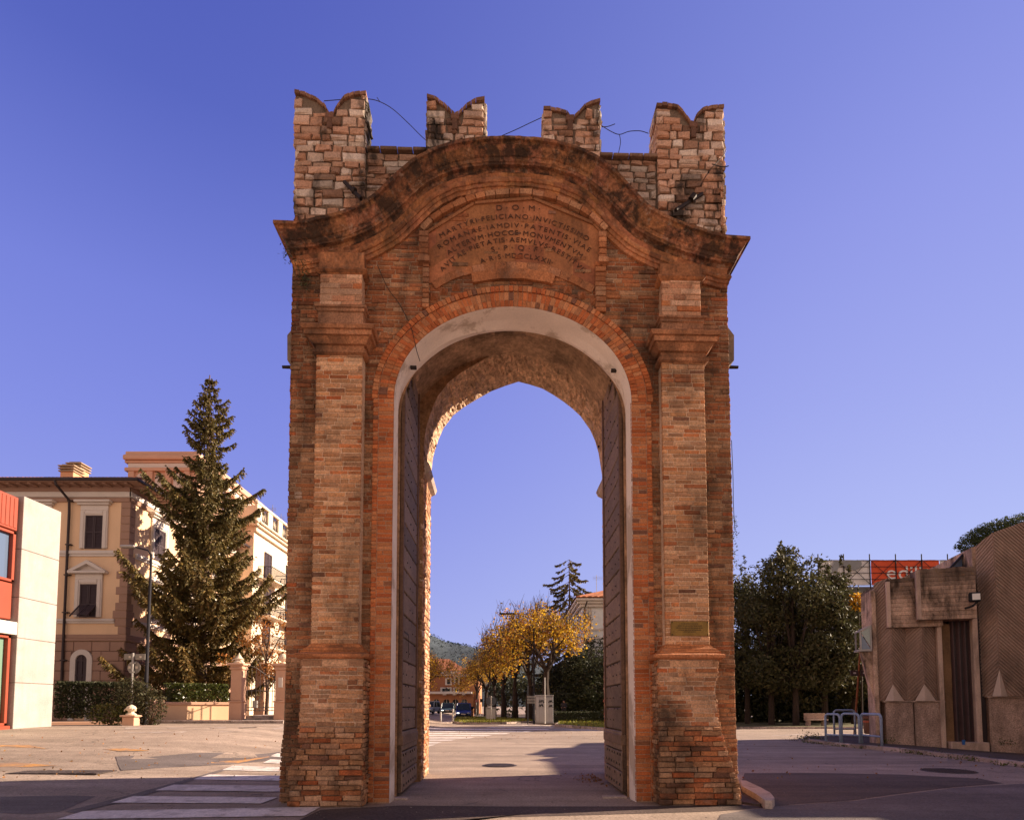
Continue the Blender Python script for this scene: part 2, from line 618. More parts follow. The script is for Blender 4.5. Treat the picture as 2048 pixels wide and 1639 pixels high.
UBL = [(0.0, gp(558, 1600)[0]), (.9, gp(562, 1480)[0]), (1.25, gp(571, 1420)[0]), (2.2, gp(572, 1300)[0]), (4.6, gp(576, 1000)[0]), (9.5, gp(584, 560)[0])]
UBR = [(0.0, gp(1478, 1600)[0]), (.9, gp(1476, 1490)[0]), (1.3, gp(1472, 1400)[0]), (2.2, gp(1470, 1300)[0]), (4.6, gp(1466, 1000)[0]), (9.5, gp(1455, 560)[0])]
uBL = lambda z: interp(UBL, z)
uBR = lambda z: interp(UBR, z)
VB = 3.95                                   # depth of the gate
ZCOR = [gp(px, py, -.3) for px, py in ((550, 447), (588, 443), (625, 437), (660, 430), (692, 421), (720, 408), (742, 394), (762, 377), (782, 357), (805, 335), (830, 316), (860, 300), (895, 287), (935, 279), (980, 274.5), (1025, 274), (1070, 276.5), (1110, 282), (1147, 292), (1182, 306), (1212, 324), (1237, 347), (1257, 369), (1277, 391), (1300, 413), (1325, 428), (1355, 441), (1400, 457), (1450, 471), (1497, 483))]
zcor = lambda u: interp(ZCOR, u)
ZP = gp(660, 1305, -.38)[1]                 # top of the pedestals
pilL = (gp(627, 1000, -.22)[0], gp(722, 1000, -.22)[0])
pilR = (gp(1327, 1000, -.22)[0], gp(1415, 1000, -.22)[0])

# ---- wall: bricks on the front and on both flanks over a solid core
w = MB()
extr = ell(TH - .06)


def wall_spans(z):
    l, r = uBL(z), uBR(z)
    a = AA + TH - .08
    if z < ZS:
        return [(l, ACX - a), (ACX + a, r)]
    q = (z - ZS) / (AB + TH - .08)
    if q < 1:
        d = a * math.sqrt(1 - q * q)
        return [(l, ACX - d), (ACX + d, r)]
    return [(l, r)]


def wkeep(u, z):
    if z > zcor(u) - .25:
        return False
    for a, b in (pilL, pilR):
        if a + .16 < u < b - .16:
            return False
    return True


def wband(z):
    return .22 if z < 6 else .7


bricks(w, 0.02, 10.2, wall_spans, 0.0, pal=[(p[0] * .88, p[1] * .83, p[2] * .78) for p in PAL], alt=[tuple(c * .9 for c in p) for p in PALR], keep=wkeep, edge=.007, out=.012, band=wband, dark=.07)
for side, ub in ((-1, uBL), (1, uBR)):
    u5 = ub(5.0)
    mp = (lambda s, d, z, u5=u5, side=side, ub=ub: (ub(max(0, min(9.5, z))) - side * d - side * .01, s, z))
    bricks(w, 0.02, 9.6, [(.03, VB)], 0.0, mp=mp, out=.010, j=.005, edge=.006)
    if side > 0:
        stones(w, .05, VB, 9.6, 10.3, 0, mp)
mort = (.42, .30, .21)
arch_plane(w, .005, uBL(6) + .03, uBR(6) - .03, 9.05, ell(.05), mort)
w.add([(-2.35, .005, 9.05), (2.35, .005, 9.05), (2.35, .005, 9.8), (-2.35, .005, 9.8)], [(0, 1, 2, 3)], mort)
for ub, sg in ((uBL, 1), (uBR, -1)):
    w.add([(ub(0) + sg * .03, .005, 0), (ub(6) + sg * .03, .005, 2.4), (ub(6) + sg * .6, .005, 0)], [(0, 1, 2)], mort)
    w.add([(ub(0) + sg * .03, .005, 0), (ub(0) + sg * .03, VB, 0), (ub(2) + sg * .03, VB, 2.), (ub(2) + sg * .03, .005, 2.)], [(0, 1, 2, 3)], mort)
    w.add([(ub(2) + sg * .03, .005, 2.), (ub(2) + sg * .03, VB, 2.), (ub(9) + sg * .03, VB, 9.1), (ub(9) + sg * .03, .005, 9.1)], [(0, 1, 2, 3)], mort)
w.add([(uBL(9), .005, 9.1), (uBR(9), .005, 9.1), (uBR(9), VB, 9.1), (uBL(9), VB, 9.1)], [(0, 1, 2, 3)], mort)
for py in (986, 993.5):
    u, z = gp(597, py, -.01)
    block(w, u - .06, u + .055, z - .024, z + .024, -.02, .06, (.52, .40, .32))
w.build('wall', M['brick_dirty'], gate)

# ---- rear wall with the pointed arch, vault soffit and jambs
VN = 2.55
PT = [gp(x, y, VB) for x, y in ((862, 950), (866, 915), (870, 900), (878, 876), (887, 856), (907, 830), (928, 814), (951, 800), (983, 782), (1012, 771), (1037, 763), (1060, 769), (1085, 777), (1106, 789), (1127, 803), (1145, 817), (1161, 832), (1180, 859), (1190, 881), (1197, 905), (1204, 950))]
rw = MB()
arch_plane(rw, VN, -2.4, 2.5, 9.7, PT, (.62, .52, .42))
arch_plane(rw, VB, uBL(5) + .02, uBR(5) - .02, 9.7, PT)
# soffit, finely cut and roughened like rubble
dense = []
for (a, b), (c, d) in zip(PT, PT[1:]):
    for k in range(7):
        dense.append((a + (c - a) * k / 7, b + (d - b) * k / 7))
dense.append(PT[-1])
nv = 12
for i in range(len(dense) - 1):
    for k in range(nv):
        pass
grid = [[(u, VN + (VB - VN) * k / nv, z) for k in range(nv + 1)] for u, z in dense]
for i, rowp in enumerate(grid):
    for k in range(1, nv):
        u, v, z = rowp[k]
        rowp[k] = (u + rnd.uniform(-.02, .02), v + rnd.uniform(-.02, .02), z + rnd.uniform(-.03, .03))
for i in range(len(grid) - 1):
    for k in range(nv):
        g = rnd.uniform(.75, 1.25)
        rw.add([grid[i][k], grid[i + 1][k], grid[i + 1][k + 1], grid[i][k + 1]], [(0, 1, 2, 3)], (g, g, g))
for u, sg in ((PT[0][0], 1), (PT[-1][0], -1)):
    rw.add([(u - sg * .02, VN, 0), (u - sg * .02, VB, 0), (u - sg * .02, VB, PT[0][1]), (u - sg * .02, VN, PT[0][1])], [(0, 1, 2, 3)], (.6, .55, .5))
rw.build('rear_arch', M['vault'], gate)
for u, sg in ((PT[0][0], 1), (PT[-1][0], -1)):
    jm = MB()
    mp = (lambda s, d, z, u=u, sg=sg: (u - sg * d, s, z))
    bricks(jm, .02, 2.6, [(VN, VB)], 0, mp=mp, out=.012, j=.008, edge=.012, bl=.24, palt=.1, pal=[tuple(c * 1.15 for c in p) for p in PAL] + [(.5, .38, .3)])
    stones(jm, VN, VB, 2.6, PT[0][1] - .05, 0, mp, hmin=.07, hmax=.16, lmin=.14, lmax=.36, out=.016, j=.008, pal=STP + PAL)
    jm.build('jamb', M['stone'] if 0 else M['brick_low'], gate)
    cb = MB()
    z1 = gp(865, 945, 3.4)[1]
    cb.prism([(0, 0), (.10, .05), (.14, .14), (.10, .24), (0, .34)], VN + .1, VB + .02, lambda p, d, q, u=u, sg=sg, z1=z1: (u + sg * p, d, z1 - .34 + q))
    cb.build('corbel', M['kerb'], gate)

# ---- the recess in which the door leaves stand
rc = MB()
uRL, uRR = ACX - AA - .38, ACX + AA + .38
rp = [(ACX + (AA + .38) * math.cos(R(180 - 180 * i / 24)), ZS - .2 + (AB + 1.0) * math.sin(R(180 - 180 * i / 24))) for i in range(25)]
for (a, b), (c, d) in zip(rp, rp[1:]):
    for k in range(6):
        g = rnd.uniform(.6, .9)
        v0, v1 = .5 + (VN - .5) * k / 6, .5 + (VN - .5) * (k + 1) / 6
        rc.add([(a, v0, b), (c, v0, d), (c, v1, d), (a, v1, b)], [(0, 1, 2, 3)], (g, g, g))
for u, ub in ((uRL, rp[0][1]), (uRR, rp[-1][1])):
    rc.add([(u, .5, 0), (u, VN, 0), (u, VN, ub), (u, .5, ub)], [(0, 1, 2, 3)], (.55, .5, .45))
arch_plane(rc, .5, uRL - .1, uRR + .1, rp[12][1] + .3, ell(-.02, 32), (.7, .62, .55))
rc.build('door_recess', M['vault'], gate)

# ---- plastered reveal
pv = MB()
A0, A1, A2 = ell(0.0, 64), ell(-.015, 64), ell(-.05, 64)
A0 = [(A0[0][0], 0)] + A0 + [(A0[-1][0], 0)]
A1 = [(A1[0][0] + .01, 0)] + A1 + [(A1[-1][0] - .01, 0)]
A2 = [(A2[0][0] + .01, 0)] + A2 + [(A2[-1][0] - .01, 0)]
L0 = [(u, EJ - .012, z) for u, z in A0]
L1 = [(u, .24 + rnd.uniform(-.008, .008), z) for u, z in A1]
fl_k = lambda z: 1 + .034 * sst((ZS + 1.1 - z) / .9)
L2 = [(ACX + (u - ACX) * fl_k(z), .42 + .05 * math.sin(u * 2.1 + .6) * (z > ZS), z + .02 * math.sin(u * 3)) for u, z in A2]
L3 = [(ACX + (u - ACX) * fl_k(z) * 1.008, .52, z + (.02 if z > ZS else 0)) for u, z in A2]
for a, b in ((L0, L1), (L1, L2), (L2, L3)):
    for i in range(len(a) - 1):
        pv.add([a[i], a[i + 1], b[i + 1], b[i]], [(0, 1, 2, 3)])
pv.build('plaster_reveal', M['plaster'], gate, smooth=True)

# ---- brick band round the opening
jb = MB()
wL = (gp(744, 1000, EJ)[0], uAL + .004)
wR = (uAR - .004, gp(1306, 1000, EJ)[0])
for a, b in (wL, wR):
    inner = (a, a + .09) if a == wL[0] else (b - .09, b)
    outer = (a + .09, b) if a == wL[0] else (a, b - .09)
    bricks(jb, .02, ZS, [outer], EJ, pal=PALA, alt=PALD, palt=.04, bl=.30, mo=.009, out=.004, dark=.04, gv=(.82, 1.14))
    bricks(jb, .02, ZS, [inner], EJ - .008, pal=PALA, alt=PALD, palt=.04, bl=.25, mo=.009, out=.004, dark=.04, gv=(.82, 1.14))
    jb.box(a + .01, b - .008, EJ + .005, .05, 0, ZS, (.42, .28, .19))
for (o0, o1, vv, n) in ((.0, .115, EJ - .012, 86), (.115, TH - .1, EJ, 86), (TH - .1, TH, EJ - .02, 92)):
    for i in range(n):
        t0, t1 = 180 - 180 * i / n, 180 - 180 * (i + 1) / n - 0
        pts = []
        for t, o in ((t0 - .12, o0 + .004), (t1 + .12, o0 + .004), (t1 + .12, o1 - .006), (t0 - .12, o1 - .006)):
            t = R(t)
            pts.append((ACX + (AA + o) * math.cos(t), ZS + (AB + o) * math.sin(t)))
        g = rnd.uniform(.75, 1.2)
        c = tuple(x * g for x in rnd.choice(PALA if rnd.random() > .06 else PALD))
        dv = rnd.uniform(-.006, .006)
        jb.prism(pts, vv + dv, .04, front, c)
bk = ell(.004, 60)
bo = ell(TH - .004, 60)
for i in range(60):
    jb.add([(bk[i][0], EJ + .012, bk[i][1]), (bk[i + 1][0], EJ + .012, bk[i + 1][1]), (bo[i + 1][0], EJ + .012, bo[i + 1][1]), (bo[i][0], EJ + .012, bo[i][1])], [(0, 1, 2, 3)], (.62, .46, .33))
jb.build('arch_band', M['arch_brick'], gate)

# ---- pilasters, pedestals and capitals
for side, (p0, p1) in ((-1, pilL), (1, pilR)):
    zc0 = gp((p0 > 0) and 1370 or 675, 706 if side < 0 else 722, -.25)[1]
    zc1 = gp((p0 > 0) and 1370 or 675, 650 if side < 0 else 662, -.36)[1]
    zb1 = gp((p0 > 0) and 1370 or 675, 606 if side < 0 else 628, -.3)[1]
    sh = MB()
    zst = ZP + .16
    bricks(sh, zst, zc0, [(p0, p1)], -.22, pal=[tuple(c * 1.06 for c in p) for p in PAL], palt=.14, out=.007, j=.003)
    sh.box(p0 + .012, p1 - .012, -.213, .03, zst, zc0, (.57, .44, .34))
    stack(sh, p0, p1, -.22, [(ZP + .01, .12), (ZP + .045, .12), (ZP + .055, .09), (ZP + .085, .08), (ZP + .10, .045), (ZP + .14, .015), (zst, .004)], col=(.42, .17, .07), seg=.28)
    sh.build('pilaster', M['brick'], gate)
    cp = MB()
    h = zc1 - zc0
    stack(cp, p0, p1, -.22, [(zc0 - .02, .01), (zc0 + .005, .05), (zc0 + .05, .055), (zc0 + .055, .01), (zc0 + h * .36, .012), (zc0 + h * .37, .05), (zc0 + h * .60, .12), (zc0 + h * .61, .155), (zc0 + h * .80, .16), (zc0 + h * .81, .19), (zc0 + h * .93, .215), (zc0 + h, .20), (zc0 + h + .01, .0)], col=(.40, .19, .10), seg=.3)
    stack(cp, p0 + .01, p1 - .01, -.22, [(zc1, .0), (zc1 + .06, .012), (zc1 + .07, .0), (zb1 - .09, .0), (zb1 - .08, .02), (zb1 - .04, .022), (zb1 - .03, .05), (zb1, .055), (zb1 + .01, .0)], col=(.42, .22, .13), seg=.34)
    cp.build('capital', M['brick_dirty'], gate)
    ub = MB()
    zt = gp(675, 548, -.2)[1] if side < 0 else gp(1370, 562, -.2)[1]
    bricks(ub, zb1 + .01, zt, [(p0 + .03, p1 - .03)], -.2, pal=[(.46, .27, .18), (.50, .33, .24), (.42, .22, .14)], palt=.1, bl=.4, bh=.08)
    ub.box(p0 + .04, p1 - .04, -.196, .03, zb1, zt, (.42, .28, .2))
    ub.build('upper_pilaster', M['brick'], gate)
    eb = MB()
    zk = min(zcor(p0 - .3), zcor(p1 + .3)) - .42
    stack(eb, p0 + .02, p1 - .02, -.19, [(zt, .0), (zt + .02, .03), (zt + .05, .06), (zt + .08, .05), (zt + .10, .015), (zk, .0)], col=(1, 1, 1), seg=.5)
    eb.build('entablature_block', M['frieze'], gate)
    pd = MB()
    if side < 0:
        q0, q1 = gp(600, 1400, -.38)[0], gp(728, 1400, -.38)[0]
        lo = lambda z: q0 - .16 * sst((1.15 - z) / 1.1) + .05 * math.sin(z * 9) * (z < 1.1)
        hi = lambda z: q1
    else:
        q0, q1 = gp(1317, 1400, -.38)[0], gp(1438, 1350, -.38)[0]
        lo = lambda z: q0
        hi = lambda z: q1 + .30 * sst((1.35 - z) / 1.3) - .06 * sst(1 - abs(z - 1.7) / .45)
    bricks(pd, .02, 1.18, lambda z: [(lo(z), hi(z))], -.40, pal=PAL, alt=PALR, palt=.2, bl=.29, bh=.066, out=.022, j=.009, edge=.025, miss=.012, dark=.14)
    bricks(pd, 1.2, ZP - .215, lambda z: [(lo(z), hi(z))], -.38, pal=[tuple(c * 1.08 for c in p) for p in PAL], palt=.16, bl=.29, out=.01, j=.005, edge=.012, dark=.05)
    bricks(pd, ZP - .20, ZP - .10, [(q0, q1)], -.385, pal=PAL, palt=.2, bl=.4, bh=.1, out=.01, j=.004)
    stack(pd, q0 + .03, q1 - .03, -.35, [(ZP - .09, .0), (ZP - .085, .07), (ZP - .06, .105), (ZP - .02, .11), (ZP - .005, .09), (ZP + .0, .06), (ZP + .015, .0)], col=(.40, .17, .08), seg=.3)
    stk = [(lo(z) + .02, hi(z) - .02, z) for z in (0, .3, .6, .9, 1.2, 1.6, 2.0, ZP - .05)]
    for a, b in zip(stk, stk[1:]):
        vf_ = -.375 if a[2] >= 1.2 else -.37
        for fc in ([(a[0], vf_, a[2]), (a[1], vf_, a[2]), (b[1], vf_, b[2]), (b[0], vf_, b[2])],
                   [(a[0], .02, a[2]), (a[0], -.365, a[2]), (b[0], -.365, b[2]), (b[0], .02, b[2])],
                   [(a[1], -.365, a[2]), (a[1], .02, a[2]), (b[1], .02, b[2]), (b[1], -.365, b[2])]):
            pd.add(fc, [(0, 1, 2, 3)], (.55, .42, .32) if a[2] >= 1.2 else (.27, .18, .13))
    for sg, fn in ((-1, lo), (1, hi)):
        mp = (lambda s, d, z, sg=sg, fn=fn: (fn(z) - sg * d, s, z))
        bricks(pd, .02, ZP - .1, [(-.37, .1)], 0, mp=mp, out=.02, j=.01)
    pd.build('pedestal', M['brick_low'], gate)

# ---- cornice: one moulding swept along the S-shaped line, mitred round both ends
PROF = [(-.02, .30), (.0, .325), (.05, .325), (.06, .285), (.09, .265), (.15, .22), (.20, .185), (.21, .165), (.27, .16), (.28, .145), (.31, .14), (.32, .08), (.35, .06), (.37, .05)]
FRZ = [(.37, .05), (.40, .045), (.47, .04)]
ARC = [(.47, .04), (.475, .085), (.52, .10), (.55, .085), (.555, .065), (.61, .065), (.615, .045), (.68, .045), (.685, .0)]
n = len(ZCOR)
pw = []
for i in range(400):
    u = ZCOR[0][0] + (ZCOR[-1][0] - ZCOR[0][0]) * i / 399
    pw.append((u, zcor(u)))
for _ in range(6):
    pw = [pw[0]] + [((a[0] + b[0] * 2 + c[0]) / 4, (a[1] + b[1] * 2 + c[1]) / 4) for a, b, c in zip(pw, pw[1:], pw[2:])] + [pw[-1]]
PT2 = pw[::4]
if PT2[-1] != pw[-1]:
    PT2.append(pw[-1])
SIDE = .30


def sweep(mb, prof, colf, thick_mod=None):
    secs = []
    m = len(PT2)
    uLc, uRc = PT2[0][0] + SIDE, PT2[-1][0] - SIDE
    for i, (u, z) in enumerate(PT2):
        a, b = PT2[max(0, i - 2)], PT2[min(m - 1, i + 2)]
        tx, tz = b[0] - a[0], b[1] - a[1]
        l = math.hypot(tx, tz)
        nx, nz = tz / l, -tx / l                # downward normal
        if u < uLc or u > uRc:
            continue
        wv = 1 - .75 * sst(max((uLc + .5 - u) / .5, (u - uRc + .5) / .5))
        # the flat centre carries its mouldings concentrically, the wings hang them straight down
        kk = .55
        nx2, nz2 = nx * kk * wv, -math.hypot(1, 0) * (1 - kk) + nz * kk if False else nz
        nx2 = nx * wv * .9
        nl = math.hypot(nx2, nz2)
        nx2, nz2 = nx2 / nl, nz2 / nl
        jit = (rnd.uniform(-.006, .006), rnd.uniform(-.006, .006))
        secs.append([(u + nx2 * t, -p + jit[0] * (t > 0), z + nz2 * t + jit[1]) for t, p in prof])
    zL, zR = zcor(uLc), zcor(uRc)
    corner = lambda uc, z, sg: [[(uc + sg * p, -p, z - t) for t, p in prof], [(uc + sg * p, 1.2, z - t) for t, p in prof]]
    cl = corner(uLc, interp(PT2, uLc), -1)
    cr = corner(uRc, interp(PT2, uRc), 1)
    secs = [cl[1], cl[0]] + secs + [cr[0], cr[1]]
    for i in range(len(secs) - 1):
        for k in range(len(prof) - 1):
            mb.add([secs[i][k], secs[i + 1][k], secs[i + 1][k + 1], secs[i][k + 1]], [(0, 1, 2, 3)], colf(i, k))
    # slope back to the wall on top
    for i in range(len(secs) - 1):
        if prof is PROF:
            a, b = secs[i][0], secs[i + 1][0]
            mb.add([a, b, (b[0], max(.3, b[1]), b[2] + .05), (a[0], max(.3, a[1]), a[2] + .05)], [(0, 1, 2, 3)], (.5, .45, .4))


segc = {}


def cfun(w, lo, hi):
    def f(i, k):
        key = (i // w + (k // 4) * 7, k // 4, w)
        if key not in segc:
            g = rnd.uniform(lo, hi)
            segc[key] = (g, g * rnd.uniform(.92, 1.06), g * rnd.uniform(.88, 1.1))
        return segc[key]
    return f


cn = MB()
sweep(cn, PROF, cfun(3, .55, 1.4))
cn.build('cornice', M['cornice'], gate)
fz = MB()
sweep(fz, FRZ, cfun(5, .7, 1.25))
fz.build('frieze', M['frieze'], gate)
ar = MB()
sweep(ar, ARC, cfun(2, .65, 1.3))
ar.build('architrave', M['frieze'], gate)

# ---- tablet
VT = -.015
tb = MB()
TOP = [gp(x, y, VT) for x, y in ((853, 470), (872, 449), (905, 428), (945, 411), (985, 402), (1027, 399), (1068, 401), (1110, 410), (1150, 427), (1182, 447), (1204, 470))]
BOT = [gp(x, y, VT) for x, y in ((863, 566), (890, 549), (922, 537), (972, 527), (1025, 524), (1070, 527), (1107, 535), (1150, 552), (1190, 573))]
NS = 36
ua, ub_ = TOP[0][0], TOP[-1][0]
cuts = [0]
for i in range(NS):
    a, b = ua + (ub_ - ua) * i / NS, ua + (ub_ - ua) * (i + 1) / NS
    for k in range(3):
        lz = lambda u, k: interp(BOT, u) + (interp(TOP, u) - interp(BOT, u)) * (0, .28, .66, 1.0)[k]
        kk = (i + k * 2) // 6
        rr = random.Random(kk * 17 + k)
        g = rr.uniform(.78, 1.25)
        tb.add([(a, VT + rr.uniform(-.004, .004), lz(a, k)), (b, VT, lz(b, k)), (b, VT, lz(b, k + 1)), (a, VT, lz(a, k + 1))], [(0, 1, 2, 3)], (g, g * rr.uniform(.9, 1.1), g))
# raised border: arcs above and below, brick strips left and right
fr = MB()


def arcband(pts, o0, o1, v, dep, bl, pal, gap=.006):
    """bricks laid along a curve, between offsets o0 and o1 above it"""
    acc, ln = 0, 0
    P = []
    for (a, b), (c, d) in zip(pts, pts[1:]):
        m_ = max(2, int(math.hypot(c - a, d - b) / .02))
        for k in range(m_):
            P.append((a + (c - a) * k / m_, b + (d - b) * k / m_))
    P.append(pts[-1])
    step = max(1, int(bl / .02))
    i = 0
    while i < len(P) - 1:
        k = min(len(P) - 1, i + max(2, int(step * rnd.uniform(.8, 1.2))))
        (a, b), (c, d) = P[i], P[k]
        l = math.hypot(c - a, d - b)
        nx, nz = -(d - b) / l, (c - a) / l
        tx, tz = (c - a) / l * gap / 2, (d - b) / l * gap / 2
        poly = [(a + nx * o0 + tx, b + nz * o0 + tz), (c + nx * o0 - tx, d + nz * o0 - tz), (c + nx * o1 - tx, d + nz * o1 - tz), (a + nx * o1 + tx, b + nz * o1 + tz)]
        g = rnd.uniform(.75, 1.15)
        fr.prism(poly, v + rnd.uniform(-.006, .006), v + dep, front, tuple(x * g for x in rnd.choice(pal)))
        i = k


PF = [(.40, .18, .09), (.43, .21, .12), (.36, .15, .07), (.40, .22, .13)]
arcband(TOP, .0, .045, -.04, .09, .9, [(.26, .12, .06)])
arcband(TOP, .045, .135, -.085, .13, .2, PF)
arcband(TOP, .135, .17, -.07, .1, .9, [(.24, .11, .06)])
arcband(BOT, -.13, .0, -.03, .06, .2, PF)
mid = [p for p in BOT if abs(p[0] - ACX) < 1.0]
mid = [(ACX - .72, interp(BOT, ACX - .72))] + [p for p in mid if abs(p[0] - ACX) < .7] + [(ACX + .74, interp(BOT, ACX + .74))]
arcband(mid, -.30, -.135, -.06, .1, .42, [(.40, .17, .08), (.36, .15, .07)])
for x0, x1, ya, yb, yst in ((838, 857, 458, 612, 518), (1198, 1216, 462, 620, 520)):
    a, zt = gp(x0, ya, -.1)
    b, zb = gp(x1, yb, -.1)
    zs = gp(x0, yst, -.1)[1]
    dx = .06 if x0 < 1000 else -.06
    bricks(fr, zs, zt, [(a, b)], -.1, pal=PF, palt=.0, bl=.3, bh=.09, out=.01)
    bricks(fr, zb, zs, [(a + dx, b + dx * .2)], -.07, pal=PF, palt=.1, bl=.3, bh=.075, out=.012)
    fr.box(a - .012, b + .012, -.13, .0, zs - .04, zs + .04, (.46, .23, .13))
for x, y in ((867, 590), (887, 580), (912, 572), (1136, 577), (1165, 588), (1190, 601)):
    u, z = gp(x, y, -.05)
    s = .07
    fr.add([(u - s, .0, z - s * .8), (u + s, .0, z - s * .8), (u + s, .0, z + s), (u - s, .0, z + s), (u, -.11, z)], [(0, 1, 4), (1, 2, 4), (2, 3, 4), (3, 0, 4)], (.34, .14, .07))
fr.build('tablet_frame', M['brick'], gate)

# ---- lettering: each line an arc of letters in low relief
GLY = {}


def glyph(ch):
    if ch not in GLY:
        cu = bpy.data.curves.new('g', 'FONT')
        cu.body = ch
        cu.size = 1
        cu.extrude = .02
        o = bpy.data.objects.new('g', cu)
        COL.objects.link(o)
        bpy.context.view_layer.update()
        me = bpy.data.meshes.new_from_object(o.evaluated_get(bpy.context.evaluated_depsgraph_get()))
        vs = [tuple(v.co) for v in me.vertices]
        fs = [tuple(p.vertices) for p in me.polygons]
        bpy.data.objects.remove(o)
        bpy.data.curves.remove(cu)
        bpy.data.meshes.remove(me)
        x0 = min(v[0] for v in vs)
        GLY[ch] = (vs, fs, x0, max(v[0] for v in vs) - x0)
    return GLY[ch]


def arc_text(txt, pa, pm, pb, hgt, v, sx=1.0):
    (x0, z0), (xm, zm), (x1, z1) = gp(*pa, v), gp(*pm, v), gp(*pb, v)
    half = (x1 - x0) / 2
    cx = (x0 + x1) / 2
    sag = max(.002, zm - (z0 + z1) / 2)
    Rr = (half * half + sag * sag) / (2 * sag)
    cz = zm - Rr
    tot = 2 * math.asin(min(1, half / Rr))
    size = hgt / .73
    adv = []
    for ch in txt:
        adv.append(.42 if ch == '.' else (.30 if ch == ' ' else glyph(ch)[3] + .17))
    W = sum(adv) - .17
    mb = MB()
    s = 0
    for ch, a_ in zip(txt, adv):
        if ch != ' ':
            wid = (a_ - .17) if ch != '.' else .2
            ang = tot * ((s + wid / 2) / W - .5)
            c, sn = math.cos(ang), math.sin(ang)
            ux, uz = cx + Rr * sn, cz + Rr * c
            if ch == '.':
                q = size * .11
                pts = [(-q, .26 * size), (q, .26 * size), (0, .26 * size + 1.7 * q)]
                vs = [(ux + p * c + t * sn, v - .004, uz - p * sn + t * c) for p, t in pts]
                mb.add(vs, [(0, 1, 2)])
            else:
                gv, gf, gx, gw = glyph(ch)
                k = tot * Rr / W / size * sx
                vs = []
                for x, y, zz in gv:
                    p, t = (x - gx - gw / 2) * size * min(1.15, max(.5, k)), y * size
                    vs.append((ux + p * c + t * sn, v - .003 - zz * .1, uz - p * sn + t * c))
                mb.add(vs, gf)
        s += a_
    return mb


LINES = [('D.O.M.', (991, 421), (1030, 420), (1082, 423), .095),
         ('MARTYRI.FELICIANO.INVICTISSIMO', (882, 478), (1025, 437), (1175, 481), .085),
         ('ROMANAE.IAMDIV.PATENTIS.VIAE', (879, 500), (1025, 455), (1178, 504), .085),
         ('ALTERVM.HOCCE.MONVMENTVM', (897, 513), (1025, 470), (1161, 514), .085),
         ('AVITAE.PIETATIS.AEMVLVS.RESTITVIT', (885, 548), (1025, 484), (1169, 546), .085),
         ('S.P.Q.F.', (982, 504), (1030, 500), (1086, 507), .09),
         ('A.R.S.MDCCLXXII.', (962, 525), (1025, 515.5), (1105, 533), .085)]
for tx, a, m_, b, h in LINES:
    lt = arc_text(tx, a, m_, b, h, VT - .006)
    tb.add(lt.v, lt.f, (1, 1, 1), 1)
tb.build('inscription_panel', [M['panel'], M['letter']], gate)

# ---- battlements
VM = .10
MT = .46
merl = [[(590, 182), (612, 186), (634, 196), (648, 208), (660, 226), (667, 225), (674, 212), (689, 194), (709, 185), (733, 182)],
        [(854, 190), (869, 194), (888, 206), (903, 222), (910, 228), (918, 225), (933, 209), (952, 199), (970, 196)],
        [(1087, 215), (1102, 215), (1122, 219.5), (1134, 223), (1140, 231), (1149, 231), (1159, 222), (1171, 209), (1186, 202), (1201, 198)],
        [(1313, 207), (1335, 208), (1354, 212), (1366, 223), (1381, 243), (1386, 244), (1393, 229), (1405, 218), (1424, 212), (1448, 210)]]
ZCR = gp(790, 293, VM)[1]
ZCR2 = gp(1260, 306, VM)[1]
uWL, uWR = gp(590, 380, VM)[0], gp(1450, 380, VM)[0]
zW0 = gp(590, 470, VM)[1] - .3
pp = MB()
ucen = 0
xs = [gp(m[0][0], 250, VM)[0] for m in merl] + [gp(m[-1][0], 250, VM)[0] for m in merl]
uA, uB = gp(733, 350, VM)[0], gp(1316, 350, VM)[0]
def streak(uc, w_, zt_):
    return lambda u, z: 1 - .8 * math.exp(-((u - uc + .03 * math.sin(z * 7)) / w_) ** 2) * (.55 + .45 * math.sin(z * 5 + 1)) * (z < zt_)


uN1, uN4 = gp(664, 260, VM)[0], gp(1386, 260, VM)[0]
stones(pp, uWL, uA, zW0, ZCR, VM, dirt=streak(uN1, .13, 99))
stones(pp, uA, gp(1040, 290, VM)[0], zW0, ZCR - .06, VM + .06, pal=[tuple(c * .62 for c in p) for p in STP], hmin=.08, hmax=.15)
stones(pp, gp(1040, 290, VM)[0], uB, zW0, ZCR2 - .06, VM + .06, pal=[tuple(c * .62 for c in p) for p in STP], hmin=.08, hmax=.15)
stones(pp, uB, uWR, zW0, ZCR2, VM, dirt=streak(uN4 - .05, .16, 99))
MD = (.20, .14, .10)
pp.box(uWL + .03, uA - .03, VM + .03, VM + MT, zW0, ZCR - .01, MD)
pp.box(uB + .03, uWR - .03, VM + .03, VM + MT, zW0, ZCR2 - .01, MD)
pp.box(uA - .03, uB + .03, VM + .09, VM + MT - .02, zW0, min(ZCR, ZCR2) - .03, MD)
for s0, s1, zz in ((uA, gp(853, 290, VM)[0], ZCR), (gp(1200, 290, VM)[0], uB, ZCR2)):
    s = s0
    while s < s1 - .02:
        t = min(s + rnd.uniform(.2, .3), s1)
        g = rnd.uniform(.5, .9)
        pp.cbox(s, t - .01, VM - .01, VM + MT + .02, zz - .055, zz + rnd.uniform(-.005, .008), .01, (.30 * g, .18 * g, .12 * g))
        s = t
mpl = lambda s, d, z: (uWL + d, s, z)
mpr = lambda s, d, z: (uWR - d, s, z)
stones(pp, VM, VB, zW0, ZCR - .1, 0, mpr)
stones(pp, VM, VB, zW0, ZCR - .1, 0, mpl)
pp.box(uWL + .03, uWR - .03, VM + MT - .1, VB, 9.6, ZCR - .6, MD)
pp.build('parapet', M['stone'], gate)
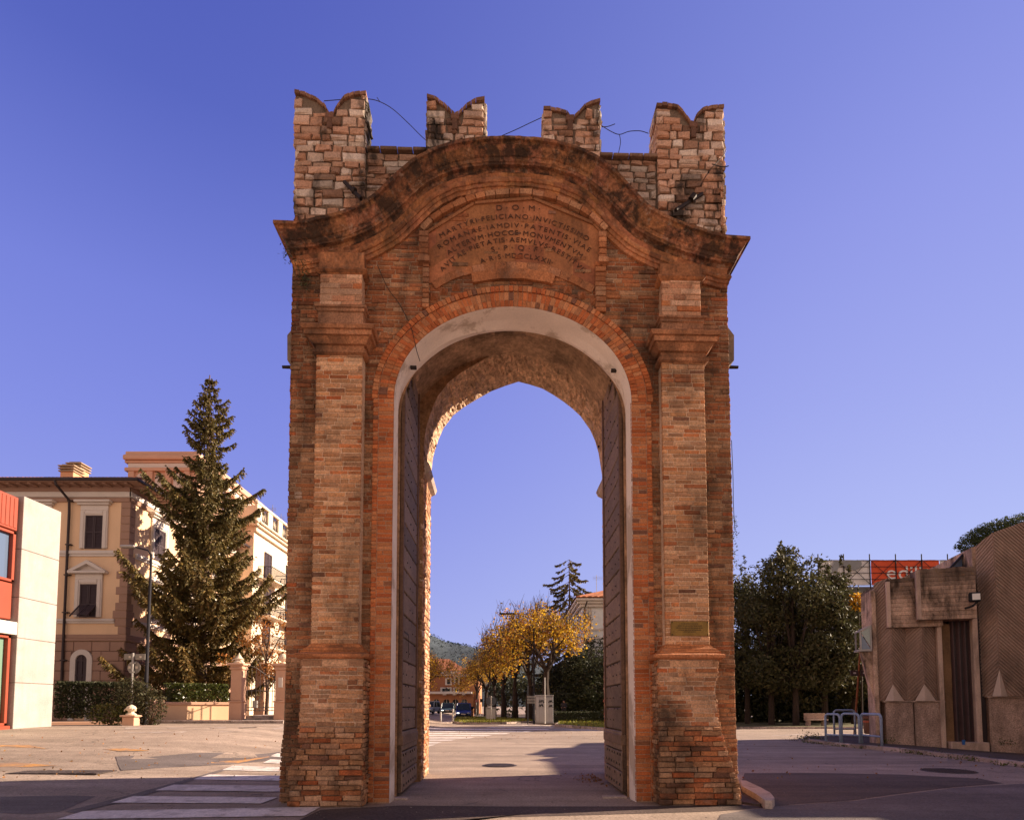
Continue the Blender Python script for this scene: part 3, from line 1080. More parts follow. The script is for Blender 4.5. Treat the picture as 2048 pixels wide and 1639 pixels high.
for k, pts in enumerate(merl):
    P3 = [gp(x, y, VM) for x, y in pts]
    z0 = (ZCR, ZCR, ZCR2, ZCR2)[k] - .02
    z0 = z0 if k in (0, 3) else z0 - .1
    u0, u1 = P3[0][0], P3[-1][0]
    mm = MB()
    stones(mm, u0, u1, z0, max(z for _, z in P3), VM, top=lambda u: interp(P3, u) - .03, lmin=.12, lmax=.34, hmin=.10, hmax=.18, dirt=streak(min(P3[1:-1], key=lambda p: p[1])[0], .12, min(P3[1:-1], key=lambda p: p[1])[1]))
    core = [(u0 + .02, z0 - .1)] + [(min(max(u, u0 + .02), u1 - .02), z - .03) for u, z in P3] + [(u1 - .02, z0 - .1)]
    core = core[::-1]
    mm.prism(core, VM + .025, VM + MT, front, MD)
    stones(mm, VM + .03, VM + MT, z0, P3[-1][1] - .05, 0, lambda s, d, z: (u1 - d, s, z), pal=[(.55, .45, .37), (.5, .38, .3), (.6, .5, .42)])
    stones(mm, VM + .03, VM + MT, z0, P3[0][1] - .05, 0, lambda s, d, z: (u0 + d, s, z))
    mo = mm.build('merlon', M['stone'], gate)
    cb = MB()
    PC = []
    for (a, b), (c, d) in zip(P3, P3[1:]):
        n_ = max(1, round(math.hypot(c - a, d - b) / .11))
        for i in range(n_):
            PC.append((a + (c - a) * i / n_, b + (d - b) * i / n_))
    PC.append(P3[-1])
    for (a, b), (c, d) in zip(PC, PC[1:]):
        g = rnd.uniform(.5, 1.0)
        dz = rnd.uniform(-.008, .008)
        poly = [(a, b - .06 + dz), (c - .006, d - .06 + dz), (c - .006, d + dz), (a, b + dz)]
        cb.prism(poly, VM - .025 + rnd.uniform(-.01, .01), VM + MT + .02, front, (.30 * g, .17 * g, .11 * g))
    # drip bricks below the notch
    un, zn = min(P3[1:-1], key=lambda p: p[1])
    cb.cbox(un - .045, un + .045, VM - .035, VM + .02, zn - .30, zn - .03, .01, (.14, .08, .055))
    cb.cbox(un - .07, un + .07, VM - .04, VM + .02, zn - .12, zn - .02, .01, (.18, .1, .07))
    cb.build('brick_capping', M['cornice'] if 0 else M['arch_brick'], mo)

# ---- the two door leaves
for sg in (-1, 1):
    uh = ACX + sg * (AA - .06)
    ue = ACX + sg * (AA - .075 if sg < 0 else AA - .02) 
    v0, v1 = .56, 2.36
    zh, ze = gp(803, 792, v0)[1] - .25, gp(858, 738, v1)[1]
    dr = MB()

    def mp(s, d, z, uh=uh, ue=ue, sg=sg):           # s along the leaf, d into the recess
        t = (s - v0) / (v1 - v0)
        return (uh + (ue - uh) * t + sg * d, s, z)
    ztop = lambda s: zh + (ze - zh) * math.sqrt(max(0, min(1, (s - v0) / (v1 - v0))))
    zb = .07
    S = [v0 + (v1 - v0) * i / 10 for i in range(11)]
    poly = [(v0, zb), (v1, zb)] + [(s, ztop(s)) for s in S[::-1]]
    dr.prism(poly, .035, .11, mp, (.32, .27, .25))
    z = zb
    npl = 0
    while z < ze - .05:                             # horizontal boards, battened
        hh = .34 if z < .9 else .40
        zt = min(z + hh - .022, ztop(v1 - .1) - .02)
        g = rnd.uniform(.7, 1.3)
        a0 = v0 + .09 if z > .8 else v0
        a1 = v1 - .09
        if zt > ztop(a0):
            a0 = min(a1 - .1, next((s for s in S if ztop(s) > zt), v1 - .3))
        if z < .86 or zt - z > .08:
            dr.cbox(a0, a1 if z > .8 else v1, .0 if z > .8 else -.03, .04, z, zt, .012, (g, g * .96, g * .95), mp=mp)
        z += hh
        npl += 1
    dr.box(v0, v0 + .09, -.02, .10, zb, ztop(v0 + .045), (.75, .6, .55), mp=mp)
    dr.box(v1 - .09, v1, -.02, .10, .85, ze - .02, (.7, .55, .5), mp=mp)
    dr.cbox(v0 - .01, v1 + .01, -.045, .05, .84, 1.02, .012, (.85, .75, .7), mp=mp)
    nl = MB()
    z = zb + .1
    row = 0
    while z < ze - .2:
        st = .17 if z < .84 else .2
        k = v0 + (.12 if row % 2 else .2)
        while k < v1 - .12:
            if z < ztop(k) - .1 and rnd.random() < (.9 if z < .84 else .62):
                pr = -.03 if z < .84 else 0
                r = .02 if z < .84 else .011
                nl.box(k - r, k + r, pr - .012, pr + .01, z - r, z + r, mp=mp)
            k += .26 if z < .84 else .34
        z += st
        row += 1
    if sg < 0:
        nl.box(v0 + .3, v0 + .75, -.005, .0, gp(815, 1265, .9)[1], gp(815, 1265, .9)[1] + .03, mp=mp)
        nl.box(v0 + .75, v0 + .78, -.005, .0, gp(815, 1265, .9)[1] - .4, gp(815, 1265, .9)[1] + .03, mp=mp)
    dr.add(nl.v, nl.f, (1, 1, 1), 1)
    dr.build('door_leaf', [M['door'], M['iron']], gate)
    fr2 = MB()
    uu = ACX + sg * (AA + .06)
    fr2.box(min(uu, uu + sg * .12), max(uu, uu + sg * .12), .60, .70, 0.05, ZS - .1, (.55, .38, .32))
    fr2.build('door_post', M['door'], gate)
    br = MB()
    px, py = (827, 735) if sg < 0 else (1228, 741)
    u, z = gp(px, py, .2)
    br.box(u - .05, u + .05, .17, .23, z - .02, z + .02)
    br.build('iron_bracket', M['iron'], gate)
    ti = MB()
    px, py = (864, 891) if sg < 0 else (1206, 893)
    u, z = gp(px, py, VB - .2)
    ti.box(u - .12, u + .1, VB - .22, VB - .18, z - .02, z + .02)
    ti.build('tie_bar', M['iron'], gate)

# ---- small iron and wires
for (a, b, c, d), lab in (((689, 364, 727, 416), 0), ((1345, 438, 1404, 388), 1)):
    st = MB()
    (u0, z0), (u1, z1) = gp(a, b, .06), gp(c, d, .06)
    vv = (.06, -.12) if not lab else (-.12, .06)
    st.tube((u0, vv[0], z0), (u1, vv[1], z1), .032, .032, 8)
    st.tube((u0 + (u1 - u0) * .55, -.05, z0 + (z1 - z0) * .55), (u0 + (u1 - u0) * .66, -.06, z0 + (z1 - z0) * .66 + .03), .055, .05, 8)
    st.build('iron_stay', M['iron'], gate)
for px, py, ww in ((584, 700, -1), (1458, 700, 1)):
    bx = MB()
    u, z = gp(px, py, .25)
    zl, zh_ = gp(px, 742, .25)[1], gp(px, 664, .25)[1]
    bx.prism([(u - ww * .08, zl), (u + ww * .02, zl + .1), (u + ww * .03, zh_ - .15), (u - ww * .08, zh_)], .1, .5, front)
    bx.build('iron_plate', M['door'], gate)
    rr = MB()
    u += ww * .07
    rr.tube((u - ww * .1, .3, gp(px, 734, .3)[1]), (u + ww * .1, .3, gp(px, 734, .3)[1]), .03, .025, 8)
    rr.build('iron_peg', M['iron'], gate)


def wire(pts, v=.3, r=.006, wig=.0):
    P = [Vector((*[gp(x, y, v)[0], v], gp(x, y, v)[1])) for x, y in pts]
    Q = []
    for i in range(len(P) - 1):
        p0, p1, p2, p3 = P[max(0, i - 1)], P[i], P[i + 1], P[min(len(P) - 1, i + 2)]
        for k in range(6):
            t = k / 6
            Q.append(.5 * ((2 * p1) + (p2 - p0) * t + (2 * p0 - 5 * p1 + 4 * p2 - p3) * t * t + (3 * p1 - p0 - 3 * p2 + p3) * t ** 3))
    Q.append(P[-1])
    mb = MB()
    mb.path(Q, r, 5)
    return mb.build('wire', M['iron'], gate)


wire([(648, 202), (690, 199), (733, 198), (758, 203), (785, 218), (815, 245), (838, 268), (852, 281)])
wire([(754, 195), (760, 204)])
wire([(1003, 272), (1035, 258), (1060, 246), (1084, 235)])
wire([(1201, 250), (1222, 263), (1239, 269), (1258, 263), (1280, 262), (1297, 267)])
wire([(1239, 269), (1241, 285), (1237, 306)])
wire([(1203, 254), (1216, 253), (1230, 248)])
wire([(1452, 300), (1446, 312), (1420, 340), (1400, 372)], .05)
wire([(1424, 328), (1445, 334), (1457, 332)], .0, .008)
wire([(755, 530), (775, 575), (800, 610), (822, 655), (833, 700), (840, 722)], -.06)
wire([(1463, 880), (1466, 950), (1467, 1010), (1470, 1060)], .1)

# ---- brass plaque
pq = MB()
(a, zt), (b, zb) = gp(1342, 1241, -.25), gp(1418, 1271, -.25)
pq.cbox(a, b, -.245, -.222, zb, zt, .006, (1, 1, 1))
M['brass'] = mat('old_brass', (.22, .13, .035), .45, .25, 5, .2, 40, .2, metal=.6, tint=False)
M['brass_text'] = mat('plaque_text', (.05, .03, .01), .6, .1, bump=0, tint=False)
tx = MB()
for i, (wd, zz) in enumerate(((.30, .82), (.42, .68), (.48, .54), (.40, .40), (.22, .28))):
    s = (a + b) / 2 - wd * (b - a) / .65 / 2
    e = s + wd * (b - a) / .65
    while s < e:
        t = min(e, s + rnd.uniform(.015, .05))
        tx.box(s, t - .006, -.2475, -.244, zb + (zt - zb) * zz - .006, zb + (zt - zb) * zz + .006)
        s = t
pq.add(tx.v, tx.f, (1, 1, 1), 1)
bl = MB()
for uu in (a + .02, b - .02):
    for zz in (zb + .02, zt - .02):
        bl.tube((uu, -.25, zz), (uu, -.235, zz), .012, .012, 8)
pq.add(bl.v, bl.f, (1, 1, 1), 1)
plq = pq.build('plaque', [M['brass'], M['brass_text']], gate)
plq['label'] = 'small brass plaque fixed to the right pilaster'

# ---- weeds growing out of the masonry
M['weed'] = leafmat('weed', (.07, .075, .03), .3)
P = []
for px, py, n_, s in ((577, 512, 70, .10), (606, 545, 160, .16), (612, 565, 120, .12)):
    u, z = gp(px, py, -.05)
    for _ in range(n_):
        P.append((u + rnd.gauss(0, s * .45), rnd.uniform(-.25, .05), z + rnd.gauss(0, s * .8)))
for _ in range(240):
    t = rnd.random()
    u, z = gp(1468 + rnd.uniform(-2, 4), 1030 + 110 * t, .2)
    P.append((u, rnd.uniform(.05, .5), z))
tag(leaves('wall_weeds', P, .05, M['weed'], gate, asp=.3), kind='stuff')
# ================================================================== CAMERA, SUN, SKY
cam = bpy.data.cameras.new('camera')
co = bpy.data.objects.new('camera', cam)
COL.objects.link(co)
co.location = (0, 0, EYE)
co.rotation_euler = (R(90) + TILT, 0, 0)
cam.sensor_width = 36
cam.sensor_fit = 'HORIZONTAL'
cam.lens = F / 2048 * 36
cam.shift_y = (PPY - 819.5) / 2048
cam.clip_start, cam.clip_end = .05, 6000
scene.camera = co

SUN_EL, SUN_AZ = R(24.0), R(75)              # azimuth clockwise from +Y
sd = Vector((math.sin(SUN_AZ) * math.cos(SUN_EL), math.cos(SUN_AZ) * math.cos(SUN_EL), math.sin(SUN_EL)))
sl = bpy.data.lights.new('sun', 'SUN')
sl.energy = 5.0
sl.angle = R(.5)
sl.color = (1, .81, .61)
so = bpy.data.objects.new('sun', sl)
COL.objects.link(so)
so.rotation_euler = (-sd).to_track_quat('-Z', 'Y').to_euler()

wd = bpy.data.worlds.new('World')
scene.world = wd
wd.use_nodes = True
nt = wd.node_tree
bg = nt.nodes['Background']
sk = nd(nt, 'ShaderNodeTexSky', sky_type='NISHITA')
sk.sun_disc = False
sk.sun_elevation = SUN_EL
sk.sun_rotation = SUN_AZ
sk.air_density = 1.0
sk.dust_density = 0.0
sk.ozone_density = 2.0
lin = lambda *c: tuple((x / 255 / 12.92) if x < 10 else ((x / 255 + .055) / 1.055) ** 2.4 for x in c)
geo = nd(nt, 'ShaderNodeTexCoord')
sep = nd(nt, 'ShaderNodeSeparateXYZ')
nt.links.new(geo.outputs['Generated'], sep.inputs[0])
left = ramp(nt, sep.outputs['Z'], [(0.0, lin(163, 168, 230)), (.16, lin(150, 157, 227)), (.38, lin(130, 140, 224)), (.52, lin(118, 129, 217)), (.69, lin(86, 99, 190)), (.80, lin(74, 86, 180)), (.90, lin(36, 42, 105))])
right = ramp(nt, sep.outputs['Z'], [(0.0, lin(186, 192, 238)), (.2, lin(177, 184, 236)), (.42, lin(159, 166, 232)), (.6, lin(145, 152, 227)), (.72, lin(131, 140, 219)), (.8, lin(124, 134, 214)), (.90, lin(50, 56, 120))])
side = nd(nt, 'ShaderNodeMapRange', interpolation_type='SMOOTHSTEP')
nt.links.new(sep.outputs['X'], side.inputs['Value'])
side.inputs['From Min'].default_value, side.inputs['From Max'].default_value = -.45, .6
clear = mixc(nt, 'MIX', side.outputs[0], left, right)
back = nd(nt, 'ShaderNodeMapRange', interpolation_type='SMOOTHSTEP')
nt.links.new(sep.outputs['Y'], back.inputs['Value'])
back.inputs['From Min'].default_value, back.inputs['From Max'].default_value = .42, -.35
BACK_FILL = ramp(nt, sep.outputs['Z'], [(0.0, (1.0, .75, .60)), (.33, (1.0, .75, .60)), (.58, (.40, .33, .31)), (.80, (.10, .11, .20))])  # unseen warm glow behind the viewer, added to light the facade
sky_fill = mixc(nt, 'MIX', back.outputs[0], clear, BACK_FILL)
sky_fill = mixc(nt, 'MULTIPLY', 1.0, sky_fill, (3.55, 3.5, 3.6))
SKT = mixc(nt, 'MIX', .94, sk.outputs['Color'], sky_fill)
nt.links.new(SKT, bg.inputs['Color'])
bg.inputs['Strength'].default_value = .12
scene.view_settings.view_transform = 'Standard'
scene.view_settings.look = 'None'
scene.view_settings.exposure = 1.25
scene.view_settings.gamma = 1
scene.cycles.max_bounces = 6
scene.cycles.transparent_max_bounces = 6
scene.cycles.caustics_reflective = False
scene.cycles.caustics_refractive = False

# ================================================================== GROUND
xs = [-400, -250, -150, -100, -70] + [-50 + i * 1.5 for i in range(0, 47)] + [24, 30, 40, 55, 75, 100, 150, 250, 400]
ys = [-40, -20, -10, -5] + [0 + i * 1.25 for i in range(0, 49)] + [66, 75, 90, 110, 140, 180, 240, 340, 500, 800, 1400, 2500]
g = MB()
vs = [(x, y, hz(x, y)) for y in ys for x in xs]
nx = len(xs)
g.add(vs, [(j * nx + i, j * nx + i + 1, (j + 1) * nx + i + 1, (j + 1) * nx + i) for j in range(len(ys) - 1) for i in range(nx - 1)])
tag(g.build('ground', M['asphalt'], smooth=True), kind='structure')


def sheet(name, polys, m, lift=.004, kind='structure', step=1.2, wob=0.0):
    """flat marking or patch draped on the ground; polys are lists of ground (x, y)"""
    mb = MB()
    for poly in polys:
        P = []
        for (a, b), (c, d) in zip(poly, poly[1:] + poly[:1]):
            l = math.hypot(c - a, d - b)
            k = max(1, int(l / step))
            for i in range(k):
                t = i / k
                P.append((a + (c - a) * t + rnd.uniform(-wob, wob), b + (d - b) * t + rnd.uniform(-wob, wob)))
        gcol = rnd.uniform(.85, 1.1)
        cx, cy = sum(p[0] for p in P) / len(P), sum(p[1] for p in P) / len(P)
        o = len(P)
        mb.add([(x, y, hz(x, y) + lift) for x, y in P] + [(cx, cy, hz(cx, cy) + lift)], [(i, (i + 1) % o, o) for i in range(o)], (gcol,) * 3)
    return tag(mb.build(name, m), kind=kind)


def gxy(px, py, z=None):
    """pixel on the climbing ground"""
    if z is not None:
        p = gnd(px, py, z)
        return p.x, p.y
    z = 0
    for _ in range(25):
        p = gnd(px, py, z)
        z = .5 * z + .5 * hz(p.x, p.y)
    return p.x, p.y


def rect(x0, x1, y0, y1):
    return [(x0, y0), (x1, y0), (x1, y1), (x0, y1)]


# dark strip of newer asphalt across the foot of the gate, passage floor, patches at the right
P = lambda *a: [gxy(x, y) for x, y in a]
sheet('asphalt_strip', [P((560, 1660), (640, 1618), (800, 1610), (1000, 1612), (1250, 1612), (1480, 1609), (1560, 1612), (1440, 1622), (1200, 1628), (1000, 1634), (860, 1645), (800, 1660))], M['asphalt_dark'], .004, wob=.03)
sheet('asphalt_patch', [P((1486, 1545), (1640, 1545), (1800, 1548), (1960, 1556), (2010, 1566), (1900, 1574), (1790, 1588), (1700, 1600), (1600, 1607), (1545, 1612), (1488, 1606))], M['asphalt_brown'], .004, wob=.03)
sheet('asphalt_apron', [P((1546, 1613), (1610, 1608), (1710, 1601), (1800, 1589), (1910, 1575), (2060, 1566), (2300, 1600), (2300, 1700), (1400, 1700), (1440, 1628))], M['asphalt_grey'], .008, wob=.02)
sheet('asphalt_repair', [P((230, 1512), (420, 1504), (560, 1503), (562, 1518), (470, 1527), (240, 1540))], M['asphalt_grey'], .004, wob=.02)
sheet('asphalt_repair', [P((0, 1592), (140, 1590), (190, 1592), (120, 1622), (60, 1628), (0, 1625))], M['asphalt_grey'], .004, wob=.02)
sheet('asphalt_seam', [P((130, 1622), (250, 1592), (380, 1556), (470, 1530), (482, 1531), (400, 1556), (270, 1596), (150, 1626))], M['asphalt_grey'], .008, wob=.01)

STRIPES = [[(111, 1639), (167, 1622), (640, 1614), (608, 1632)], [(222, 1605), (267, 1592), (554, 1594.5), (522, 1607)], [(309, 1581), (346, 1570), (566, 1571), (560, 1583)],
      [(385, 1560), (412, 1551), (600, 1551), (590, 1561)], [(443, 1543), (467, 1535), (620, 1535), (610, 1543)], [(525, 1529), (541, 1523), (640, 1523), (630, 1529)], [(540, 1519), (554, 1514), (650, 1514), (640, 1519)]]
sheet('zebra_crossing', [[gxy(*p, 0) for p in q] for q in STRIPES], M['paint'], .012, wob=.012, step=.35)
Z2 = [(1456.6, 1458.6, 850, 1150), (1461, 1463, 850, 1068), (1465, 1467, 845, 1022), (1469, 1471, 845, 985), (1473.6, 1475.8, 845, 950), (1478, 1480.4, 845, 912), (1483, 1485.6, 845, 885), (1488, 1491, 845, 872)]
sheet('zebra_crossing', [[gxy(a, y1, 0), gxy(b - 12, y1, 0), gxy(b, y0, 0), gxy(a, y0, 0)] for y0, y1, a, b in Z2], M['paint'], .006)
sheet('zebra_crossing', [[gxy(a, y1, 0), gxy(b, y1 + .6, 0), gxy(b + 10, y0 + .6, 0), gxy(a + 10, y0, 0)] for y0, y1, a, b in ((1446.2, 1447.2, 1010, 1120), (1449.2, 1450.6, 990, 1110), (1452.6, 1454.4, 970, 1100), (1457.5, 1459.2, 1090, 1215))], M['paint'], .006)
sheet('road_marking', [P((0, 1489), (60, 1489), (92, 1496), (60, 1495), (0, 1492)), P((205, 1497), (250, 1496), (300, 1500), (240, 1501)), P((0, 1526), (30, 1524), (120, 1530), (60, 1533), (0, 1533)), P((420, 1523), (470, 1523), (505, 1516), (560, 1508), (562, 1510), (510, 1519), (475, 1525), (420, 1525))], M['paint_old'], .006, wob=.03)
sheet('road_marking', [P((250, 1454.5), (280, 1454), (285, 1456), (250, 1457)), P((335, 1454), (365, 1453.5), (368, 1455), (335, 1456.5)), P((420, 1454), (450, 1453), (455, 1455), (420, 1456)), P((480, 1453), (515, 1452), (518, 1453), (480, 1454.5)), P((545, 1456), (566, 1453), (566, 1456), (550, 1457.5)), P((250, 1463), (340, 1463.5), (480, 1461.5), (480, 1462.3), (340, 1464.5), (250, 1464.2))], M['paint_worn'], .006, wob=.02)
sheet('road_marking', [P((1590, 1472), (1597, 1472), (1606, 1476), (1634, 1483), (1626, 1485), (1600, 1478)), P((1540, 1470), (1600, 1467), (1700, 1466), (1700, 1467), (1600, 1468.5), (1545, 1471))], M['paint_worn'], .006)


def cover(name, label, px, py, rx, ry, group=None):
    x, y = gxy(px, py)
    o = thing(name, label, 'manhole cover', (x, y, hz(x, y)))
    mb = MB()
    mb.lathe([(rx, -.02), (rx, .008), (rx - .03, .013), (0.001, .013)], n=28)
    mb.build('rim', M['iron_cover'], o)
    gr = MB()
    for i in range(-6, 7):
        hw = math.sqrt(max(0, 1 - (i / 7) ** 2)) * (rx - .06)
        gr.box(-hw, hw, i * rx / 7.3 - .018, i * rx / 7.3 + .018, .013, .022)
    gr.build('lid', M['iron_cover'], o)
    return o


cover('manhole_cover', 'round iron manhole cover in the sunlit road under the arch', 999, 1530, .44, .3)
cover('manhole_cover', 'round dark manhole cover in the shaded road by the ribbed concrete building', 1897, 1541, .55, .3)
gx, gy = gxy(125, 1543)
gt = MB()
for i in range(9):
    gt.box(-.9 + i * .2, -.74 + i * .2, -.28, .28, .0, .012)
gt.box(-.95, .95, -.32, .32, -.02, .006)
tag(gt.build('drain_grate', M['iron_cover'], loc=(gx, gy, hz(gx, gy) + .004)), 'long iron drain grate in the sunlit road left of the zebra crossing', 'drain grate')

# low kerb stub against the right foot of the gate
kb = MB()
q = [gxy(x, y, .1) for x, y in ((1481, 1562), (1492, 1563), (1520, 1576), (1541, 1588), (1549, 1598), (1544, 1604), (1530, 1603), (1512, 1590), (1484, 1574))]
kb.prism([(x, y) for x, y in q], .0, .13, lambda p, d, r: (p, r, d))
tag(kb.build('kerb_stub', M['kerb']), 'short rounded kerb stone jutting from the right foot of the gate', 'kerb stone')
fs = MB()
q = [gxy(x, y) for x, y in ((1478, 1574), (1510, 1592), (1530, 1606), (1520, 1612), (1480, 1606))]
fs.prism(q, -.02, .035, lambda p, d, r: (p, r, d))
tag(fs.build('broken_paving', M['asphalt_dark']), kind='structure')
for px, py, s in ((792, 1597, 1), (1228, 1594, -1)):
    th = MB()
    x, y = gxy(px, py)
    th.cbox(-.2, .2, -.09, .09, -.02, .03, .01)
    tag(th.build('threshold_stone', M['kerb'], loc=(x, y, 0)), 'pale worn threshold stone beside the %s door leaf' % ('left' if s > 0 else 'right'), 'threshold stone')

# grit, pebbles and fallen leaves
gp_ = MB()
for _ in range(700):
    px, py = rnd.uniform(0, 2048), 1495 + 140 * rnd.random() ** .8
    x, y = gxy(px, py, 0)
    if abs(x) < 3.8 and 8.6 < y < 9.4 and abs(x) > 1.9:
        continue
    s = rnd.uniform(.003, .008)
    g_ = rnd.uniform(.3, .9)
    z = hz(x, y)
    gp_.box(x - s, x + s, y - s, y + s, z, z + s * 1.2, (g_, g_, g_))
tag(gp_.build('grit', M['kerb']), 'fine loose grit scattered over the asphalt', 'grit', kind='stuff')
lp, = [[]]
for _ in range(420):
    a = rnd.random()
    if a < .5:
        px, py = rnd.uniform(865, 1210), 1446 + 34 * rnd.random() ** 1.6
    elif a < .75:
        px, py = rnd.uniform(1480, 2048), rnd.uniform(1475, 1560)
    else:
        px, py = rnd.uniform(0, 560), rnd.uniform(1455, 1560)
    x, y = gxy(px, py)
    lp.append((x, y, hz(x, y) + .03))
for _ in range(90):
    x = 1.8 - abs(rnd.gauss(0, .22))
    lp.append((x, 12.2 + rnd.gauss(0, .45), .02))
tag(leaves('fallen_leaves', lp, .055, M['dryleaf'], None, asp=.7), 'dry fallen leaves on the road', 'fallen leaves', kind='stuff')
# ================================================================== LEFT: villa, houses, trees, garden
M['yellow'] = mat('ochre_render', (.80, .54, .34), .9, .06, .6, .05, 20, .08, 40, .005, tint=True, stain=.12, stain_col=(.4, .27, .15), stain_scale=.5, stain_stretch=.3)
M['brown_r'] = mat('brown_render', (.37, .225, .165), .9, .08, 1, .06, 20, .1, 40, .005)
M['white_r'] = mat('white_trim', (.66, .58, .52), .85, .06, 1, .05, 20, .05)
M['cream_r'] = mat('cream_render', (.72, .58, .44), .9, .06, 1, .05, 20, .06)
M['pink_r'] = mat('pink_render', (.60, .36, .25), .9, .07, 1, .05, 20, .06)
M['shutter'] = mat('dark_shutter', (.055, .035, .04), .6, .15, 3, .1, bump=.05)
M['tile'] = mat('roof_tile', (.36, .13, .06), .9, .3, 3, .3, 25, .4, 30, .02)
M['gutter'] = mat('gutter_metal', (.045, .03, .03), .5, .2, 2, 0, bump=0, metal=.3)
M['glass'] = glassmat('window_glass')
M['concrete'] = mat('board_concrete', (.385, .35, .325), .9, .18, 1.2, .15, 25, .3, 25, .01, stain=.55, stain_col=(.29, .235, .20), stain_scale=1.6, stain_stretch=.1, stain_lo=.5, stain_hi=.75)
M['redpaint'] = mat('red_panel', (.30, .058, .03), .5, .1, 1, .04, 20, .05)
M['needle'] = leafmat('needle', (.125, .10, .036), .2, .6)
M['bark'] = mat('bark', (.13, .085, .06), .95, .3, 4, .35, 20, .8, 18, .03, tint=False)
M['hedge'] = leafmat('hedge_leaf', (.075, .085, .02), .3, .3, .5)
M['darkleaf'] = leafmat('dark_leaf', (.055, .058, .027), .25, .62, .28)
M['steel'] = mat('galvanised_post', (.36, .33, .31), .5, .15, 3, .1, bump=.05, metal=.5, tint=False)
M['signback'] = mat('sign_back', (.24, .215, .19), .6, .12, 3, .1, bump=.05)
M['pole'] = mat('dark_lamp_pole', (.022, .02, .026), .7, .2, 4, .1, bump=.05, metal=.3, tint=False)
M['iron_gate'] = mat('wrought_iron', (.10, .08, .075), .5, .2, 5, .1, bump=.05, metal=.4, tint=False)

GL = .68
VY = 34.0
vx = at(257, 1100, VY).x
villa = thing('yellow_villa', 'large ochre villa with brown quoins, dark shutters and bracketed eaves behind the fir', 'villa', (vx, VY, GL))
vz = lambda py, d=0.0: at(257, py, VY - d).z - GL
vxl = lambda px, py=1200: at(px, py, VY).x - vx
VW, VD = -26.0, 13.5
fm = lambda s, d, z: (s, -d, z)                      # front: s to the right, d towards the viewer
sm = lambda s, d, z: (d, s, z)                       # right flank: s away from the viewer, d outwards
zE, zTop = vz(985), vz(1003)
zS2, zS1, zB = vz(1101), vz(1237), vz(1270)
wl = MB()
wl.box(VW, 0, 0, VD, 0, vz(965))
wl.build('wall', M['yellow'], villa)
rb = MB()
for (mp, a, b) in ((fm, VW, .06), (sm, -.06, VD)):
    # rusticated ground floor: real blocks with open joints
    z, r = .0, 0
    zr = zB - .35
    hh = zr / 8
    while z < zr - .05:
        s = a + (0 if r % 2 else -.5)
        while s < b:
            e = min(b, s + 1.05)
            s0 = max(a, s)
            if e - s0 > .1:
                if mp is fm and vxl(146) < (s0 + e) / 2 < vxl(194) and z < vz(1310):
                    for q0, q1 in ((s0, min(e, vxl(149))), (max(s0, vxl(190)), e)):
                        if q1 - q0 > .06:
                            rb.cbox(q0, q1 - .03, 0, .06, z + .015, z + hh - .015, .012, mp=mp)
                else:
                    rb.cbox(s0, e - .045, 0, .06, z + .022, z + hh - .022, .012, mp=mp)
            s += 1.05
        z += hh
        r += 1
    if mp is sm:
        rb.box(a, b, .0, .03, 0, zr, (.5, .48, .48), mp=mp)
    else:
        rb.box(a, vxl(149), .0, .03, 0, zr, (.5, .48, .48), mp=mp)
        rb.box(vxl(190), b, .0, .03, 0, zr, (.5, .48, .48), mp=mp)
        rb.box(vxl(149), vxl(190), .0, .03, vz(1306), zr, (.5, .48, .48), mp=mp)
    rb.cbox(a, b + .06, 0, .12, zr + .02, zr + .16, .02, mp=mp)
    rb.cbox(a, b + .03, 0, .07, zr + .16, zB + .05, .02, mp=mp)
rb.build('rusticated_base', M['brown_r'], villa)
qn = MB()
z, k = zB + .06, 0
qh = (zTop - zB) / 17
while z < zTop - .1:
    L_ = .62 if k % 2 else .42
    if abs(z - zS1) < .2 or abs(z - zS2) < .2:
        L_ = .75
    if z > zS2:
        L_ = .5
    qn.cbox(-L_, .05, -.05, L_ * .9, z + .012, z + qh - .012, .012)
    z += qh
    k += 1
qn.build('quoins', M['brown_r'], villa)
sc = MB()
for zz, hh, dd in ((zS1, .16, .14), (zS2, .2, .15)):
    sc.cbox(VW, -.62, 0, dd, zz - hh, zz, .02, mp=fm)
    sc.cbox(VW, -.62, 0, dd * .6, zz - hh * 1.7, zz - hh, .02, mp=fm)
    sc.cbox(.6, VD, 0, dd, zz - hh, zz, .02, mp=sm)
    sc.cbox(.6, VD, 0, dd * .6, zz - hh * 1.7, zz - hh, .02, mp=sm)
sc.cbox(VW, .14, 0, .14, vz(995), vz(984), .03, mp=fm)
sc.cbox(-.14, VD, 0, .141, vz(995), vz(984), .03, mp=sm)
sc.build('string_course', M['white_r'], villa)
ev = MB()
ev.cbox(VW, .10, 0, .10, vz(1004), vz(995.5), .02, mp=fm)
ev.cbox(-.10, VD, 0, .101, vz(1004), vz(995.5), .02, mp=sm)
ev.cbox(VW, .1, 0, .1, vz(983.5), vz(972), .02, mp=fm)
ev.cbox(-.1, VD, 0, .101, vz(983.5), vz(972), .02, mp=sm)
s = VW
while s < .6:
    ev.cbox(s, s + .22, .1, .75, vz(976), vz(969), .03, mp=fm)
    s += .62
s = 0.0
while s < VD:
    ev.cbox(s, s + .22, .1, .75, vz(976), vz(969), .03, mp=sm)
    s += .62
ev.cbox(VW, .95, -VD - .9, .95, vz(968.5), vz(961, .9), .04, mp=fm)
ev.build('eaves', M['brown_r'], villa)
gu = MB()
zg = vz(960.5, .9)
gu.cbox(VW, 1.03, .9, 1.03, zg - .03, zg + .16, .03, mp=fm)
gu.cbox(-1.0, VD, .95, 1.03, zg - .03, zg + .16, .03, mp=sm)
xd = vxl(127)
